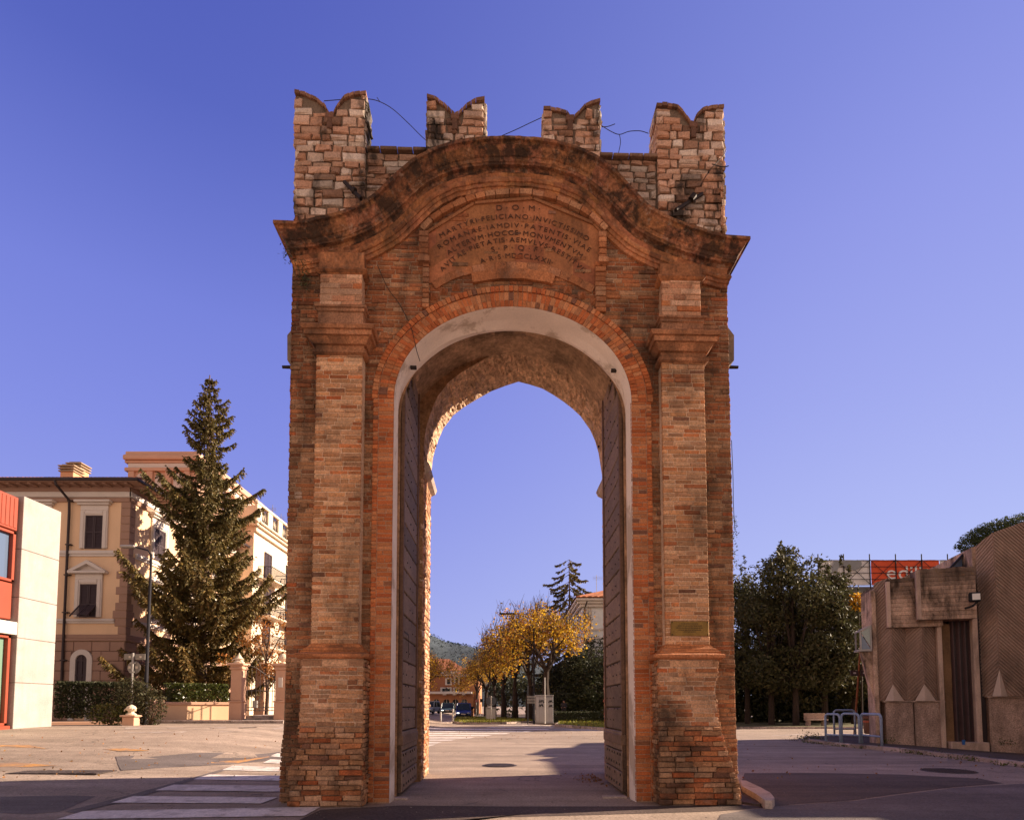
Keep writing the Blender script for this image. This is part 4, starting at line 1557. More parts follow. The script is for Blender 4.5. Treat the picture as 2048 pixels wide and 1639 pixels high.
gu.path([(xd - .05, -1.0, zg), (xd, -.95, zg - .25), (xd + .22, -.2, zg - .9), (xd + .22, -.16, zg - 1.6), (xd + .22, -.16, 0.2)], .07, 8)
for zz in (vz(1003), vz(1090), vz(1150), vz(1225), vz(1320)):
    gu.box(xd + .1, xd + .42, -.22, .0, zz - .03, zz + .03)
gu.build('gutter', M['gutter'], villa)
rf = MB()
zr0 = zg + .1
for row in range(9):
    y0, y1 = -.95 + row * .75, -.95 + (row + 1) * .75 + .06
    x = VW
    while x < .95 - row * .75:
        zq = zr0 + row * .26
        g_ = rnd.uniform(.7, 1.3)
        rf.prism([(x, 0), (x + .2, 0), (x + .17, .07), (x + .10, .1), (x + .03, .07)], y0, y1, lambda p, d, q, zq=zq, y0=y0: (p, d, zq + q + (d - y0) * .34), (g_, g_, g_))
        x += .22
rf.add([(VW, -.95, zr0 - .02), (.97, -.95, zr0 - .02), (.97, VD + .9, zr0 - .02), (VW, VD + .9, zr0 - .02), (VW, 6.5, zr0 + 2.4), (-6.2, 6.5, zr0 + 2.4)], [(0, 1, 5, 4), (1, 2, 5), (2, 3, 4, 5), (0, 4, 3)], (.8, .8, .8))
roof = rf.build('roof', M['tile'], villa)
for cxp, wpx, yt, yb, dy in ((143, 25, 931, 958, 3.2), (157, 25, 926, 956, 4.6)):
    ch = MB()
    p = at(cxp, 945, VY + dy)
    X = p.x - vx
    zt = at(cxp, yt, VY + dy).z - GL
    hw = .42
    ch.cbox(X - hw, X + hw, dy - .4, dy + .4, zt - 2.2, zt - .55, .02, (.9, .6, .45))
    for i in range(3):
        ch.cbox(X - hw - .08 - .02 * i, X + hw + .08 + .02 * i, dy - .5, dy + .5, zt - .55 + i * .17, zt - .47 + i * .17, .02, (.55, .5, .45))
        ch.box(X - hw + .05, X + hw - .05, dy - .35, dy + .35, zt - .47 + i * .17, zt - .38 + i * .17, (.3, .25, .2))
    ch.build('chimney', M['cream_r'], roof)


def shutters(mb, x0, x1, z0, z1, mp, d=.0, n=16, open_low=0.0):
    """a pair of louvred leaves"""
    xm = (x0 + x1) / 2
    for a, b in ((x0, xm - .01), (xm + .01, x1)):
        mb.box(a, a + .07, d, d + .05, z0, z1, mp=mp)
        mb.box(b - .07, b, d, d + .05, z0, z1, mp=mp)
        for q in (z0, (z0 + z1) * .5 - .05 if not open_low else z0 + open_low, z1 - .08):
            mb.box(a + .07, b - .07, d, d + .05, q, q + .08, mp=mp)
        k = max(4, int((z1 - z0) / .09))
        for i in range(k):
            q = z0 + .09 + (z1 - z0 - .18) * i / k
            if open_low and q < z0 + open_low:
                continue
            mb.add([mp(a + .07, d + .035, q), mp(b - .07, d + .035, q), mp(b - .07, d + .008, q + .075), mp(a + .07, d + .008, q + .075)], [(0, 1, 2, 3)])


def villa_window(root, x0, x1, z0, z1, mp, kind, fr=.3, lean=False):
    f = MB()
    for a, b in ((x0 - fr, x0), (x1, x1 + fr)):
        f.cbox(a, b, 0, .12, z0, z1 + fr, .02, mp=mp)
        f.cbox(a + .06, b - .06, 0, .16, z0, z1 + fr * .8, .02, mp=mp)
    f.cbox(x0, x1, 0, .12, z1, z1 + fr, .02, mp=mp)
    f.cbox(x0 - .01, x1 + .01, 0, .16, z1 + fr * .25, z1 + fr * .75, .02, mp=mp)
    zt = z1 + fr
    if kind == 'hood':
        f.cbox(x0 - fr, x1 + fr, 0, .12, zt, zt + .3, .02, mp=mp)
        f.cbox(x0 - fr - .12, x1 + fr + .12, 0, .26, zt + .3, zt + .42, .02, mp=mp)
        f.cbox(x0 - fr - .24, x1 + fr + .24, 0, .40, zt + .42, zt + .56, .03, mp=mp)
    if kind == 'pediment':
        f.cbox(x0 - fr, x1 + fr, 0, .12, zt, zt + .3, .02, mp=mp)
        a, b, m_ = x0 - fr - .3, x1 + fr + .3, (x0 + x1) / 2
        f.cbox(a, b, 0, .36, zt + .3, zt + .44, .02, mp=mp)
        ph = (b - a) * .24
        f.prism([(a, zt + .44), (a + .32, zt + .44), (m_, zt + .44 + ph - .12), (b - .32, zt + .44), (b, zt + .44), (m_, zt + .44 + ph + .1)], 0, .36, mp)
        f.prism([(a + .3, zt + .44), (b - .3, zt + .44), (m_, zt + .44 + ph - .1)], 0, .08, mp)
    fo = f.build('window_frame', M['white_r'], root)
    s_ = MB()
    s_.box(x0, x1, .0, .015, z0, z1, (.5, .5, .5), mp=mp)
    shutters(s_, x0, x1, z0, z1, mp, .02, open_low=(z1 - z0) * .36 if lean else 0)
    if lean:
        xm, zq = (x0 + x1) / 2, z0 + (z1 - z0) * .38
        for a, b in ((x0, xm - .02), (xm + .02, x1)):
            for i in range(9):
                t = i / 9
                s_.add([mp(a, .06 + .75 * t, zq - .72 * t), mp(b, .06 + .75 * t, zq - .72 * t), mp(b, .05 + .75 * (t + .08), zq - .72 * (t + .075)), mp(a, .05 + .75 * (t + .08), zq - .72 * (t + .075))], [(0, 1, 2, 3)])
            for q in (a, b - .05):
                s_.prism([(.05, zq + .04), (.83, zq - .74), (.83, zq - .82), (.05, zq - .04)], q, q + .05, lambda p, d, z: mp(d, p, z))
    s_.build('shutter', M['shutter'], fo)
    return fo


villa_window(villa, vxl(166), vxl(201), vz(1097), vz(1031), fm, 'hood')
villa_window(villa, vxl(161), vxl(195), vz(1234), vz(1168), fm, 'pediment', lean=True)
villa_window(villa, vxl(52), vxl(87), vz(1097), vz(1031), fm, 'hood')
for s0 in (2.3, 6.0, 9.7):
    villa_window(villa, s0, s0 + 1.15, vz(1097), vz(1031), sm, 'hood')
    villa_window(villa, s0, s0 + 1.15, vz(1234), vz(1168), sm, 'pediment')
# arched ground-floor window
aw = MB()
xa, xb = vxl(151), vxl(189)
xm, ra = (xa + xb) / 2, (xb - xa) / 2
zs = vz(1320)
ri, ro = ra - .22, ra + .08
out_, in_ = [(xm - ro, 0), (xm - ro, zs)], [(xm - ri, 0), (xm - ri, zs)]
for i in range(17):
    t = math.pi * (1 - i / 16)
    out_.append((xm + ro * math.cos(t), zs + ro * math.sin(t)))
    in_.append((xm + ri * math.cos(t), zs + ri * math.sin(t)))
out_ += [(xm + ro, 0)]
in_ += [(xm + ri, 0)]
for i in range(len(out_) - 1):
    aw.prism([out_[i], out_[i + 1], in_[i + 1], in_[i]], 0, .12, fm)
af = aw.build('window_frame', M['white_r'], villa)
sh_ = MB()
sh_.prism(in_[1:-1] + [(xm + ri, .3), (xm - ri, .3)], .0, .02, fm)
for xx in (xm - .03, xm - ri + .02, xm + ri - .09):
    sh_.box(xx, xx + .07, .02, .06, .3, zs + (ri * .9 if xx == xm - .03 else 0), mp=fm)
for zz in (zs - .05, zs - .9):
    sh_.box(xm - ri, xm + ri, .02, .055, zz, zz + .08, mp=fm)
sh_.build('shutter', M['shutter'], af)

# attic block rising behind the villa
AY = 41.5
ax0, ax1 = at(250, 950, AY).x, at(395, 950, AY).x
attic = thing('attic_house', 'brown house with a flat corniced top storey rising behind the villa roof', 'house', (ax0, AY, GL))
az = lambda py: at(300, py, AY).z - GL
AW = ax1 - ax0
bd = MB()
bd.box(.25, AW, .0, 11, 0, az(910))
bd.cbox(-.05, AW + .3, -.3, 11.3, az(921), az(911), .06)
bd.cbox(.0, AW + .15, -.12, 11.1, az(926), az(921.5), .03)
bd.cbox(.1, AW + .1, -.2, 11.1, az(911), az(904.5), .02)
bd.cbox(.05, AW + .15, -.2, 11.1, az(943), az(936), .03)
x = .3
while x < AW:
    bd.cbox(x, x + .42, -.16, .0, az(975), az(943), .02)
    x += 1.33
bd.build('wall', M['pink_r'], attic)
bd = MB()
bd.box(.22, AW + .02, -.04, 11.03, az(935.5), az(926.5))
bd.build('frieze_band', M['white_r'], attic)
x = .3
i = 0
while x < AW - 1:
    fb = MB()
    pts = [(x + .55, az(985))] + [(x + .87 + .32 * math.cos(math.pi * (1 - k / 10)), az(955) + .32 * math.sin(math.pi * (1 - k / 10))) for k in range(11)] + [(x + 1.19, az(985))]
    fb.prism(pts, .0, .03, fm)
    fb.build('window', M['white_r'], attic)
    x += 1.33
for k in range(4):
    fb = MB()
    fb.cbox(1.2 + k * 2.4, 2.2 + k * 2.4, 0, .06, az(985), az(945), .02, mp=lambda s, d, z: (AW + d, s, z))
    fb.build('window', M['shutter'], attic)

# white-and-cream terrace with balconies further down the street
TY = 47.5
tx0 = at(507, 1100, TY).x
ter = thing('balcony_house', 'cream apartment house with iron balconies and a pierced roof parapet beside the gate', 'apartment house', (tx0, TY, GL))
tz = lambda py: at(507, py, TY).z - GL
TD = 15.0
b_ = MB()
b_.box(-12, 0, 0, TD, 0, tz(1010))
b_.build('wall', M['cream_r'], ter)
tsm = lambda s, d, z: (d, s, z)
pc = MB()
zc = tz(1043)
pc.cbox(-.3, TD + .3, 0, .7, zc - .18, zc, .05, mp=tsm)
pc.cbox(-.2, TD + .2, 0, .5, zc - .4, zc - .18, .05, mp=tsm)
pc.cbox(-12, .6, 0, .7, zc - .18, zc, .05, mp=fm)
pc.cbox(-12, .5, 0, .5, zc - .4, zc - .18, .05, mp=fm)
pc.cbox(-.1, TD, 0, .25, tz(1062), tz(1052), .03, mp=tsm)
zp = tz(1001)
pc.cbox(-.1, TD, 0, .3, zp - .2, zp + .02, .03, mp=tsm)
pc.cbox(-.1, TD, 0, .25, zc, zc + .25, .03, mp=tsm)
s = 0
while s < TD:
    pc.cbox(s, s + .9, .0, .25, zc + .25, zp - .2, .03, mp=tsm)
    s += 2.2
pc.build('roof_parapet', M['cream_r'], ter)
s = .9
while s < TD:
    pi = MB()
    for zz0, zz1 in (((zc + .25), (zp - .2)),):
        pi.box(s, s + 1.3, .08, .11, zz0, zz0 + .06, mp=tsm)
        for k in range(4):
            a = s + 1.3 * k / 4
            pi.prism([(a, zz0), (a + .05, zz0), (a + .33, zz1), (a + .28, zz1)], .08, .11, tsm)
            pi.prism([(a + .33, zz0), (a + .28, zz0), (a, zz1), (a + .05, zz1)], .09, .12, tsm)
    s += 2.2
    pi.build('parapet_lattice', M['pole'], ter)
for fl, py in enumerate((1150, 1225, 1290)):
    zb_ = tz(py)
    for s in (1.0, 5.8, 10.6):
        bk_ = MB()
        bk_.cbox(s, s + 3.6, 0, 1.15, zb_ - .16, zb_, .03, mp=tsm)
        bo_ = bk_.build('balcony', M['cream_r'], ter)
        ra_ = MB()
        ra_.box(s, s + 3.6, 1.08, 1.12, zb_ + .95, zb_ + 1.0, mp=tsm)
        ra_.box(s, s + .04, 0, 1.1, zb_ + .95, zb_ + 1.0, mp=tsm)
        ra_.box(s + 3.56, s + 3.6, 0, 1.1, zb_ + .95, zb_ + 1.0, mp=tsm)
        k = s
        while k < s + 3.6:
            ra_.box(k, k + .025, 1.09, 1.115, zb_, zb_ + .95, mp=tsm)
            k += .14
        k = 0
        while k < 1.1:
            ra_.box(s + .01, s + .03, k, k + .025, zb_, zb_ + .95, mp=tsm)
            k += .14
        ra_.build('railing', M['pole'], bo_)
        wn = MB()
        wn.box(s + 1.1, s + 2.5, 0, .05, zb_, zb_ + 2.5, mp=tsm)
        shutters(wn, s + 1.1, s + 2.5, zb_, zb_ + 2.5, tsm, .05)
        wn.build('balcony_door', M['shutter'], ter)
    pl_ = MB()
    for k in range(30):
        pass
for px, h0 in ((490, 1.6), (551, 2.2), (565, 1.8)):
    p = at(px, 1030, 52)
    X = -2.0 - (565 - px) * .02
    Yq = 2 + (px - 480) * .1
    ant = MB()
    ant.tube((X, Yq, zp), (X, Yq, zp + h0 + .6), .025, n=5)
    for k in range(4):
        ant.tube((X - .35, Yq, zp + h0 + .1 * k), (X + .35, Yq, zp + h0 + .1 * k), .012, n=4)
    ant.build('aerial', M['steel'], ter)
# dark awning frame on the terrace house, close to the gate
aw_ = MB()
for k in range(5):
    s = 3.0 + k * 1.1
    arc = [(1.15 + .0, 0)]
    pts = []
    for i in range(9):
        t = math.pi / 2 * i / 8
        pts.append(tsm(s, 1.6 * math.cos(t), tz(1185) + 1.9 * math.sin(t)))
    aw_.path(pts, .04, 5)
aw_.tube(tsm(3.0, 1.6, tz(1185)), tsm(7.4, 1.6, tz(1185)), .04, n=5)
aw_.build('awning_frame', M['pole'], ter)

# concrete block at the left edge
CYn, CYf = 21.4, 24.0
cx0 = at(105, 1411, CYf).x
conc = thing('concrete_building', 'pale board-marked concrete building with red metal window strips, cut by the left edge', 'building', (cx0, CYf, .55))
cz = lambda py, Y=CYf: at(100, py, Y).z - .55
ztp = cz(1023)
cm = lambda s, d, z: (d, -s, z)                      # s runs from the far corner towards the viewer
cb_ = MB()
s1 = 1.86
js = [0, cz(1405), cz(1365), cz(1290), cz(1212), cz(1120), ztp]
js = [0, cz(1368), cz(1285), cz(1210), cz(1121), ztp]
for a, b in zip(js, js[1:]):
    cb_.cbox(0, s1, -.8, 0, a + (.012 if a else -.6), b - .012, .012, mp=cm)
cb_.box(0.02, s1 - .02, -.78, -.02, -.6, ztp - .03, (.45, .4, .36), mp=cm)
cb_.cbox(.05, 9, -7, -.8, -.6, ztp - .02, .02, mp=cm)
cb_.cbox(s1 + 1.15, 9, -3, -.05, cz(1088), ztp, .02, mp=cm)
cb_.build('concrete_wall', M['concrete'], conc)
rd = MB()
rd.box(s1 - .02, 9, -3, -.5, -.6, ztp - .1, (.25, .2, .2), mp=cm)
rd.cbox(s1 + .1, s1 + 1.05, -.6, -.12, cz(1090), ztp - .12, .02, mp=cm)
rd.cbox(s1 + .1, 9, -.6, -.2, cz(1252), cz(1186), .02, mp=cm)
for k in range(5):
    rd.cbox(s1 + .15 + k * .18, s1 + .3 + k * .18, -.5, -.10, cz(1086), ztp - .2, .01, mp=cm)
for z0, z1 in ((cz(1184), cz(1092)), (cz(1447), cz(1282))):
    rd.cbox(s1 + .1, s1 + .22, -.5, -.15, z0, z1, .01, mp=cm)
    rd.cbox(s1 + .1, 9, -.5, -.15, z1 - .1, z1, .01, mp=cm)
    rd.cbox(s1 + .1, 9, -.5, -.15, z0, z0 + .1, .01, mp=cm)
rd.cbox(s1 + .05, 9, -.5, -.05, -.6, cz(1447), .02, mp=cm)
rd.build('red_panelling', M['redpaint'], conc)
M['bluegl'] = glassmat('blue_glass', (.10, .14, .22), .1)
M['greengl'] = glassmat('green_glass', (.16, .26, .2), .15)
gl = MB()
gl.box(s1 + .22, 9, -.45, -.3, cz(1184), cz(1092), mp=cm)
gl.build('window', M['bluegl'], conc)
gl = MB()
gl.box(s1 + .22, 9, -.45, -.3, cz(1447), cz(1282), mp=cm)
gl.build('glass_door', M['greengl'], conc)
gl = MB()
gl.cbox(s1 + .02, 9, -.5, .0, cz(1280), cz(1257), .01, mp=cm)
gl.build('white_band', M['white_r'], conc)


# ------------------------------------------------------------------ trees
def conifer(name, label, base, h, rad, seed, n_wh=34, per=7, droop=.25, bare=.06, mat_=None, twig=1.0, top_sparse=0.0, group=None, low=.35, prof=None, cat='fir tree', wild=.25, wid=1.0, flat=1.0):
    r_ = random.Random(seed)
    root = thing(name, label, cat, base, 0, group)
    tr = MB()
    pts = [(r_.uniform(-.06, .06) * (i > 0), r_.uniform(-.06, .06) * (i > 0), h * flat * i / 8) for i in range(9)]
    tr.path(pts, [h * .016 * (1 - i / 8.4) + .015 for i in range(9)], 9)
    C, A, B, T = [], [], [], []
    br = tr
    for wv in range(n_wh):
        t = bare + (1 - bare) * (wv + r_.uniform(-.3, .3)) / n_wh
        t = min(.985, max(bare, t))
        z = h * t
        L0 = rad * (prof(t) if prof else (1 - t) ** .8 * min(1, .55 + t * 3))
        n = max(3, int(per * (.6 + .4 * (1 - t))))
        a0 = r_.uniform(0, 6.28)
        for k in range(n):
            az_ = a0 + 6.28 * k / n + r_.uniform(-.3, .3)
            ln = L0 * r_.uniform(1 - wild * 1.2, 1 + wild * .45 * min(1, t * 3.2)) + .15
            if t < .2:
                ln = min(ln, L0 * .86)
            dx, dy = math.cos(az_), math.sin(az_)
            m_ = 7
            pp_ = []
            for i in range(m_):
                q = i / (m_ - 1)
                zz = z + ln * (low * (q ** 2) * .9 - droop * q * 1.35 + (.22 * max(0, q - .7) * 2.2))
                pp_.append(Vector((dx * ln * q + r_.uniform(-.03, .03), dy * ln * q + r_.uniform(-.03, .03), zz)))
            rr = .012 + .012 * ln
            br.path(pp_, [rr * (1 - .85 * i / (m_ - 1)) for i in range(m_)], 4)
            ns = int(ln * 15 * twig) + 6
            g0 = r_.uniform(.75, 1.25)
            for _ in range(ns):
                q = r_.uniform(.12, 1.0) ** .75
                i = min(m_ - 2, int(q * (m_ - 1)))
                fq = q * (m_ - 1) - i
                p = pp_[i].lerp(pp_[i + 1], fq)
                # sprig: starts on the branch, goes sideways and hangs
                sd_ = r_.choice((-1, 1))
                sl_ = r_.uniform(.16, .52) * (1.15 - .5 * q) * min(1.2, .45 + ln * .25)
                d = Vector((-dy * sd_, dx * sd_, 0)) * r_.uniform(.2, .9) + Vector((dx, dy, 0)) * r_.uniform(.1, .7) + Vector((0, 0, r_.uniform(-1.1, .12)))
                d.normalize()
                nq = 3
                for e in range(nq):
                    c = p + d * (sl_ * (e + .5) / nq) + Vector((0, 0, -.10 * sl_ * e * e / nq))
                    dv = (d + Vector((r_.uniform(-.5, .5), r_.uniform(-.5, .5), r_.uniform(-.6, .2)))).normalized()
                    w_ = Vector((r_.uniform(-1, 1), r_.uniform(-1, 1), r_.uniform(-1, 1))).cross(dv)
                    if w_.length < .05:
                        continue
                    w_.normalize()
                    a_ = sl_ / nq * .95
                    C.append(c)
                    A.append(dv * a_)
                    B.append(w_ * r_.uniform(.022, .05) * wid)
                    g_ = g0 * r_.uniform(.6, 1.45)
                    wm = 1 + .35 * max(0, .6 - t) * r_.uniform(0, 2)
                    T.append((g_ * r_.uniform(.9, 1.2) * wm, g_, g_ * r_.uniform(.7, 1.1) / wm))
    tr.build('trunk', M['bark'], root)
    quads_object('crown', C, A, B, np.array(T), mat_ or M['needle'], root)
    return root


fy = 34.6
fp = at(398, 1380, fy)
fh = at(418, 757, fy).z - GL + .2
conifer('fir_tree', 'tall dark fir with drooping branches standing before the yellow villa', (at(402, 1390, fy).x, fy, GL), fh, 6.1, 8, n_wh=40, per=10, droop=.19, bare=.085, twig=4.9, low=.46, wild=.46, wid=1.25,
        prof=lambda t: (1 - t) ** .86 * (.84 + .28 * math.sin(t * 23)) * min(1, .82 + t * 2.6))


def bush(P, n, c, r, sq=(1, 1, 1), seed=0):
    r_ = random.Random(seed)
    for _ in range(n):
        d = Vector((r_.gauss(0, 1), r_.gauss(0, 1), r_.gauss(0, 1))).normalized()
        k = r_.uniform(.55, 1.05)
        P.append((c[0] + d.x * r * sq[0] * k, c[1] + d.y * r * sq[1] * k, max(.02, c[2] + d.z * r * sq[2] * k)))


def box_leaves(P, n, x0, x1, y0, y1, z0, z1, r_=rnd, rough=.08):
    for _ in range(n):
        f_ = r_.random()
        x, y, z = r_.uniform(x0, x1), r_.uniform(y0, y1), r_.uniform(z0, z1)
        if f_ < .45:
            y = y0 + abs(r_.gauss(0, rough)) - rough * .6
        elif f_ < .75:
            z = z1 - abs(r_.gauss(0, rough)) + rough * .7
        elif f_ < .85:
            x = x1 - abs(r_.gauss(0, rough))
        P.append((x, y, z))


# ------------------------------------------------------------------ garden wall, hedges, gate
WY = 29.6
X_ = lambda px, Y=WY, py=1430: at(px, py, Y).x
Zw = lambda py, Y=WY: at(400, py, Y).z
# long wall by the pavement
pL, pR = at(300, 1430, 28.3), at(463, 1430, 30.6)
gwr = math.atan2(30.6 - 28.3, pR.x - pL.x)
gz0 = hz(pL.x, 28.3)
gw = thing('garden_wall', 'low ochre garden wall with a brown coping under the sunlit hedge', 'garden wall', (pL.x, 28.3, gz0), gwr)
L1 = math.hypot(pR.x - pL.x, 2.3)
zt1, zt0 = at(380, 1403, 29.4).z - gz0, at(380, 1409, 29.4).z - gz0
m1 = MB()
m1.box(0, L1, 0, .3, -.3, zt0)
m1.build('wall_face', M['yellow'], gw)
m2 = MB()
m2.cbox(-.03, L1, -.07, .37, zt0, zt1, .02)
m2.cbox(-.0, L1, -.03, .33, -.3, .1, .01)
m2.build('coping', M['pink_r'], gw)
WY2 = 25.6
x20, x21 = at(102, 1450, WY2).x, at(254, 1450, WY2 + 1.4).x
gz2 = hz(-20, WY2)
gw2 = thing('garden_wall', 'low peeling cream wall with a pink coping below the shaded dark hedge', 'garden wall', (x20, WY2, gz2), .42)
L2 = (x21 - x20) / math.cos(.42)
m1 = MB()
m1.box(0, L2, 0, .3, -.3, at(150, 1449, WY2 + .5).z - gz2)
m1.build('wall_face', mat('peeling_cream_render', (.72, .58, .44), .9, .1, 1, .1, 20, .2, stain=.8, stain_col=(.40, .22, .08), stain_scale=2.2, stain_stretch=1.5, stain_lo=.58, stain_hi=.63), gw2)
m2 = MB()
m2.cbox(-.02, L2 + .05, -.08, .38, at(150, 1449, WY2 + .5).z - gz2, at(150, 1442, WY2 + .5).z - gz2, .02)
m2.build('coping', M['pink_r'], gw2)
# hedges
zt = at(400, 1369, 30.2).z
hd = thing('hedge', 'sunlit glossy laurel hedge on the ochre wall', 'hedge', (pL.x, 28.3, gz0 + .3), gwr)
P = []
box_leaves(P, 8500, .7, L1 - .1, .3, 1.2, 0.05, zt - gz0 - .3)
leaves('foliage', P, .12, M['hedge'], hd, asp=.6, tv=.45)
hs = MB()
for k in range(16):
    x = .8 + k * (L1 - 1) / 15
    hs.path([(x, .7, 0), (x + rnd.uniform(-.1, .1), .7 + rnd.uniform(-.1, .1), .6), (x + rnd.uniform(-.2, .2), .7 + rnd.uniform(-.2, .2), zt - gz0 - .5)], [.03, .02, .008], 5)
hs.build('stems', M['bark'], hd)
zt2 = at(150, 1366, WY2 + 1.2).z
hd2 = thing('hedge', 'tall shaded dark hedge behind the peeling cream wall', 'hedge', (x20, WY2 + .5, gz2 + .3), .30)
P = []
box_leaves(P, 8500, -.2, L2 + .5, -.1, .9, 0.0, zt2 - gz2 - .3)
leaves('foliage', P, .13, M['darkleaf'], hd2, asp=.55, tv=.4)
hs = MB()
for k in range(14):
    x = .1 + k * L2 / 13
    hs.path([(x, .4, 0), (x + rnd.uniform(-.1, .1), .4 + rnd.uniform(-.1, .1), .8), (x + rnd.uniform(-.2, .2), .4, zt2 - gz2 - .5)], [.03, .02, .008], 5)
hs.build('stems', M['bark'], hd2)
# pale-leaved shrubs spilling over the wall
for nm, lb, px, py, Y, r, n_, sq, mt in (('shrub', 'pale variegated shrub spilling over the peeling wall', 222, 1428, WY2 - .25, .7, 900, (1.5, .35, .75), 'hedge'),
                                         ('shrub', 'reddish spiky shrub beside the stone urn', 302, 1412, 25.8, .75, 900, (.9, .5, 1.25), 'darkleaf'),
                                         ('shrub', 'dark rounded shrub under the fir on the left', 266, 1400, 25.7, .95, 1900, (.95, .6, 1.1), 'darkleaf')):
    p = at(px, py, Y)
    b_ = thing(nm, lb, 'shrub', (p.x, Y, hz(p.x, Y)))
    P = []
    bush(P, n_, (0, 0, p.z - hz(p.x, Y)), r, sq, int(px))
    leaves('foliage', P, .13, M[mt], b_, asp=.45, tint=(1.5, 1.25, 1.0) if px == 222 else (1.1, .9, .8))
    s_ = MB()
    for k in range(8):
        s_.path([(rnd.uniform(-.1, .1), 0, 0), (rnd.uniform(-.4, .4) * r, rnd.uniform(-.2, .2), (p.z - hz(p.x, Y)) * .6 + .1), (rnd.uniform(-.7, .7) * r, rnd.uniform(-.2, .2), p.z - hz(p.x, Y) + r * .5)], [.03, .018, .006], 5)
    s_.build('stems', M['bark'], b_)
# urn on a pedestal at the wall end
p = at(262, 1437, 25.2)
PU = None
ur = thing('garden_pedestal', 'short pink wall pier with a scrolled stone finial', 'pier', (p.x, 25.2, hz(p.x, 25.2)))
ur.scale = (.8, .8, .8)
u1 = MB()
u1.cbox(-.32, .32, -.25, .25, -.2, .45, .02)
u1.cbox(-.42, .42, -.34, .34, .45, .55, .03)
u1.build('pier', M['pink_r'], ur)
u2 = MB()
u2.lathe([(.25, .55), (.27, .6), (.17, .65), (.13, .72), (.22, .8), (.26, .9), (.2, 1.0), (.1, 1.06), (.03, 1.1)], n=14)
for a in (-1, 1):
    u2.path([(a * (.15 + .15 * math.cos(t)), -.1, .75 + .15 * math.sin(t)) for t in [k * .55 for k in range(10)]], .035, 6)
u2.build('finial', M['cream_r'], ur)


def gate_pier(px, pyt, Y, lab, ball):
    p = at(px, 1437, Y)
    z0 = hz(p.x, Y)
    r = thing('gate_pier', lab, 'gate pier', (p.x, Y, z0))
    H = at(px, pyt, Y).z - z0
    w_ = .27
    m_ = MB()
    m_.cbox(-w_ - .04, w_ + .04, -w_ - .04, w_ + .04, -.2, 1.0, .02)
    m_.cbox(-w_ - .08, w_ + .08, -w_ - .08, w_ + .08, 1.0, 1.08, .02)
    m_.cbox(-w_, w_, -w_, w_, 1.08, H - .32, .02)
    m_.cbox(-w_ - .07, w_ + .07, -w_ - .07, w_ + .07, H - .32, H - .2, .03)
    m_.cbox(-w_ - .14, w_ + .14, -w_ - .14, w_ + .14, H - .12, H, .03)
    m_.cbox(-w_ - .03, w_ + .03, -w_ - .03, w_ + .03, H - .2, H - .12, .01)
    m_.build('shaft', M['pink_r'], r)
    b = MB()
    if ball:
        b.lathe([(.1, H), (.12, H + .06), (.08, H + .1), (.16, H + .16), (.22, H + .26), (.22, H + .36), (.16, H + .46), (.06, H + .51), (.01, H + .52)], n=16)
    else:
        b.lathe([(.24, H), (.26, H + .08), (.16, H + .14), (.2, H + .24), (.1, H + .36), (.03, H + .48), (.01, H + .54)], n=12)
        for a in (-1, 1):
            b.path([(a * (.18 + .1 * math.cos(t)), -.12, H + .12 + .1 * math.sin(t)) for t in [k * .6 for k in range(9)]], .03, 6)
    b.build('finial', M['cream_r'], r)
    return r, p, H


g1, p1, H1 = gate_pier(475, 1326, WY, 'pink gate pier with a scrolled finial at the end of the ochre wall', False)
g2, p2, H2 = gate_pier(564, 1327, WY + .2, 'pink gate pier with a white ball finial close to the big gate', True)
g3, p3, H3 = gate_pier(521, 1327, WY + 5.5, 'pink gate pier standing deeper inside the villa garden behind the iron gate', False)
nt_ = MB()
nt_.box(-.1, .1, -.33, -.275, 1.75, 2.25)
lb = nt_.build('notice', M['white_r'], g2)
ig = thing('iron_gate', 'wrought iron garden gate with scrolls, half open between the pink piers', 'iron gate', (p1.x + .35, WY + .1, hz(p1.x, WY)))
ib = MB()
L_ = p2.x - p1.x - .7
for k in range(9):
    x = .06 + k * .17
    yy = k * .10
    ib.tube((x, yy, .55), (x, yy, 2.3 + .5 * (1 - k / 8)), .016, n=5)
for zz in (.6, .75, 1.6):
    ib.tube((.03, 0, zz), (1.45, .82, zz), .02, n=5)
ib.path([(.03, 0, 2.9), (.4, .2, 2.75), (.8, .45, 2.4), (1.45, .82, 2.3)], .024, 5)
for cx_, cz_ in ((.35, 1.95), (.8, 2.0), (.5, 1.15)):
    ib.path([(cx_ + .22 * (1 - k / 14) * math.cos(k * .62), cx_ * .57, cz_ + .22 * (1 - k / 14) * math.sin(k * .62)) for k in range(13)], .014, 5)
ib.build('gate_leaf', M['iron_gate'], ig)
ib = MB()
for k in range(7):
    yy = .1 + k * .17
    ib.tube((L_ - .05 - k * .02, yy, .3), (L_ - .05 - k * .02, yy, 2.5), .016, n=5)
for zz in (.35, 1.3, 2.3):
    ib.tube((L_ - .03, 0, zz), (L_ - .18, 1.2, zz), .02, n=5)
for cz_ in (1.8, 2.2, 2.7):
    ib.path([(L_ - .05, .15 + .24 * (1 - k / 14) * math.cos(k * .62), cz_ + .24 * (1 - k / 14) * math.sin(k * .62)) for k in range(13)], .016, 5)
ib.build('gate_leaf', M['iron_gate'], ig)
ib = MB()
ib.cbox(.28, .52, .1, .25, .72, 1.1, .02)
ib.build('letter_box', M['steel'], ig)
sp = MB()
for k in range(3):
    sp.cbox(p1.x + .25, p2.x - .25, WY - .35 + k * .32, WY + 8, hz(-14, WY) + k * .15 - .1, hz(-14, WY) + k * .15 + .05, .01)
tag(sp.build('garden_steps', M['kerb']), kind='structure')
sb = MB()
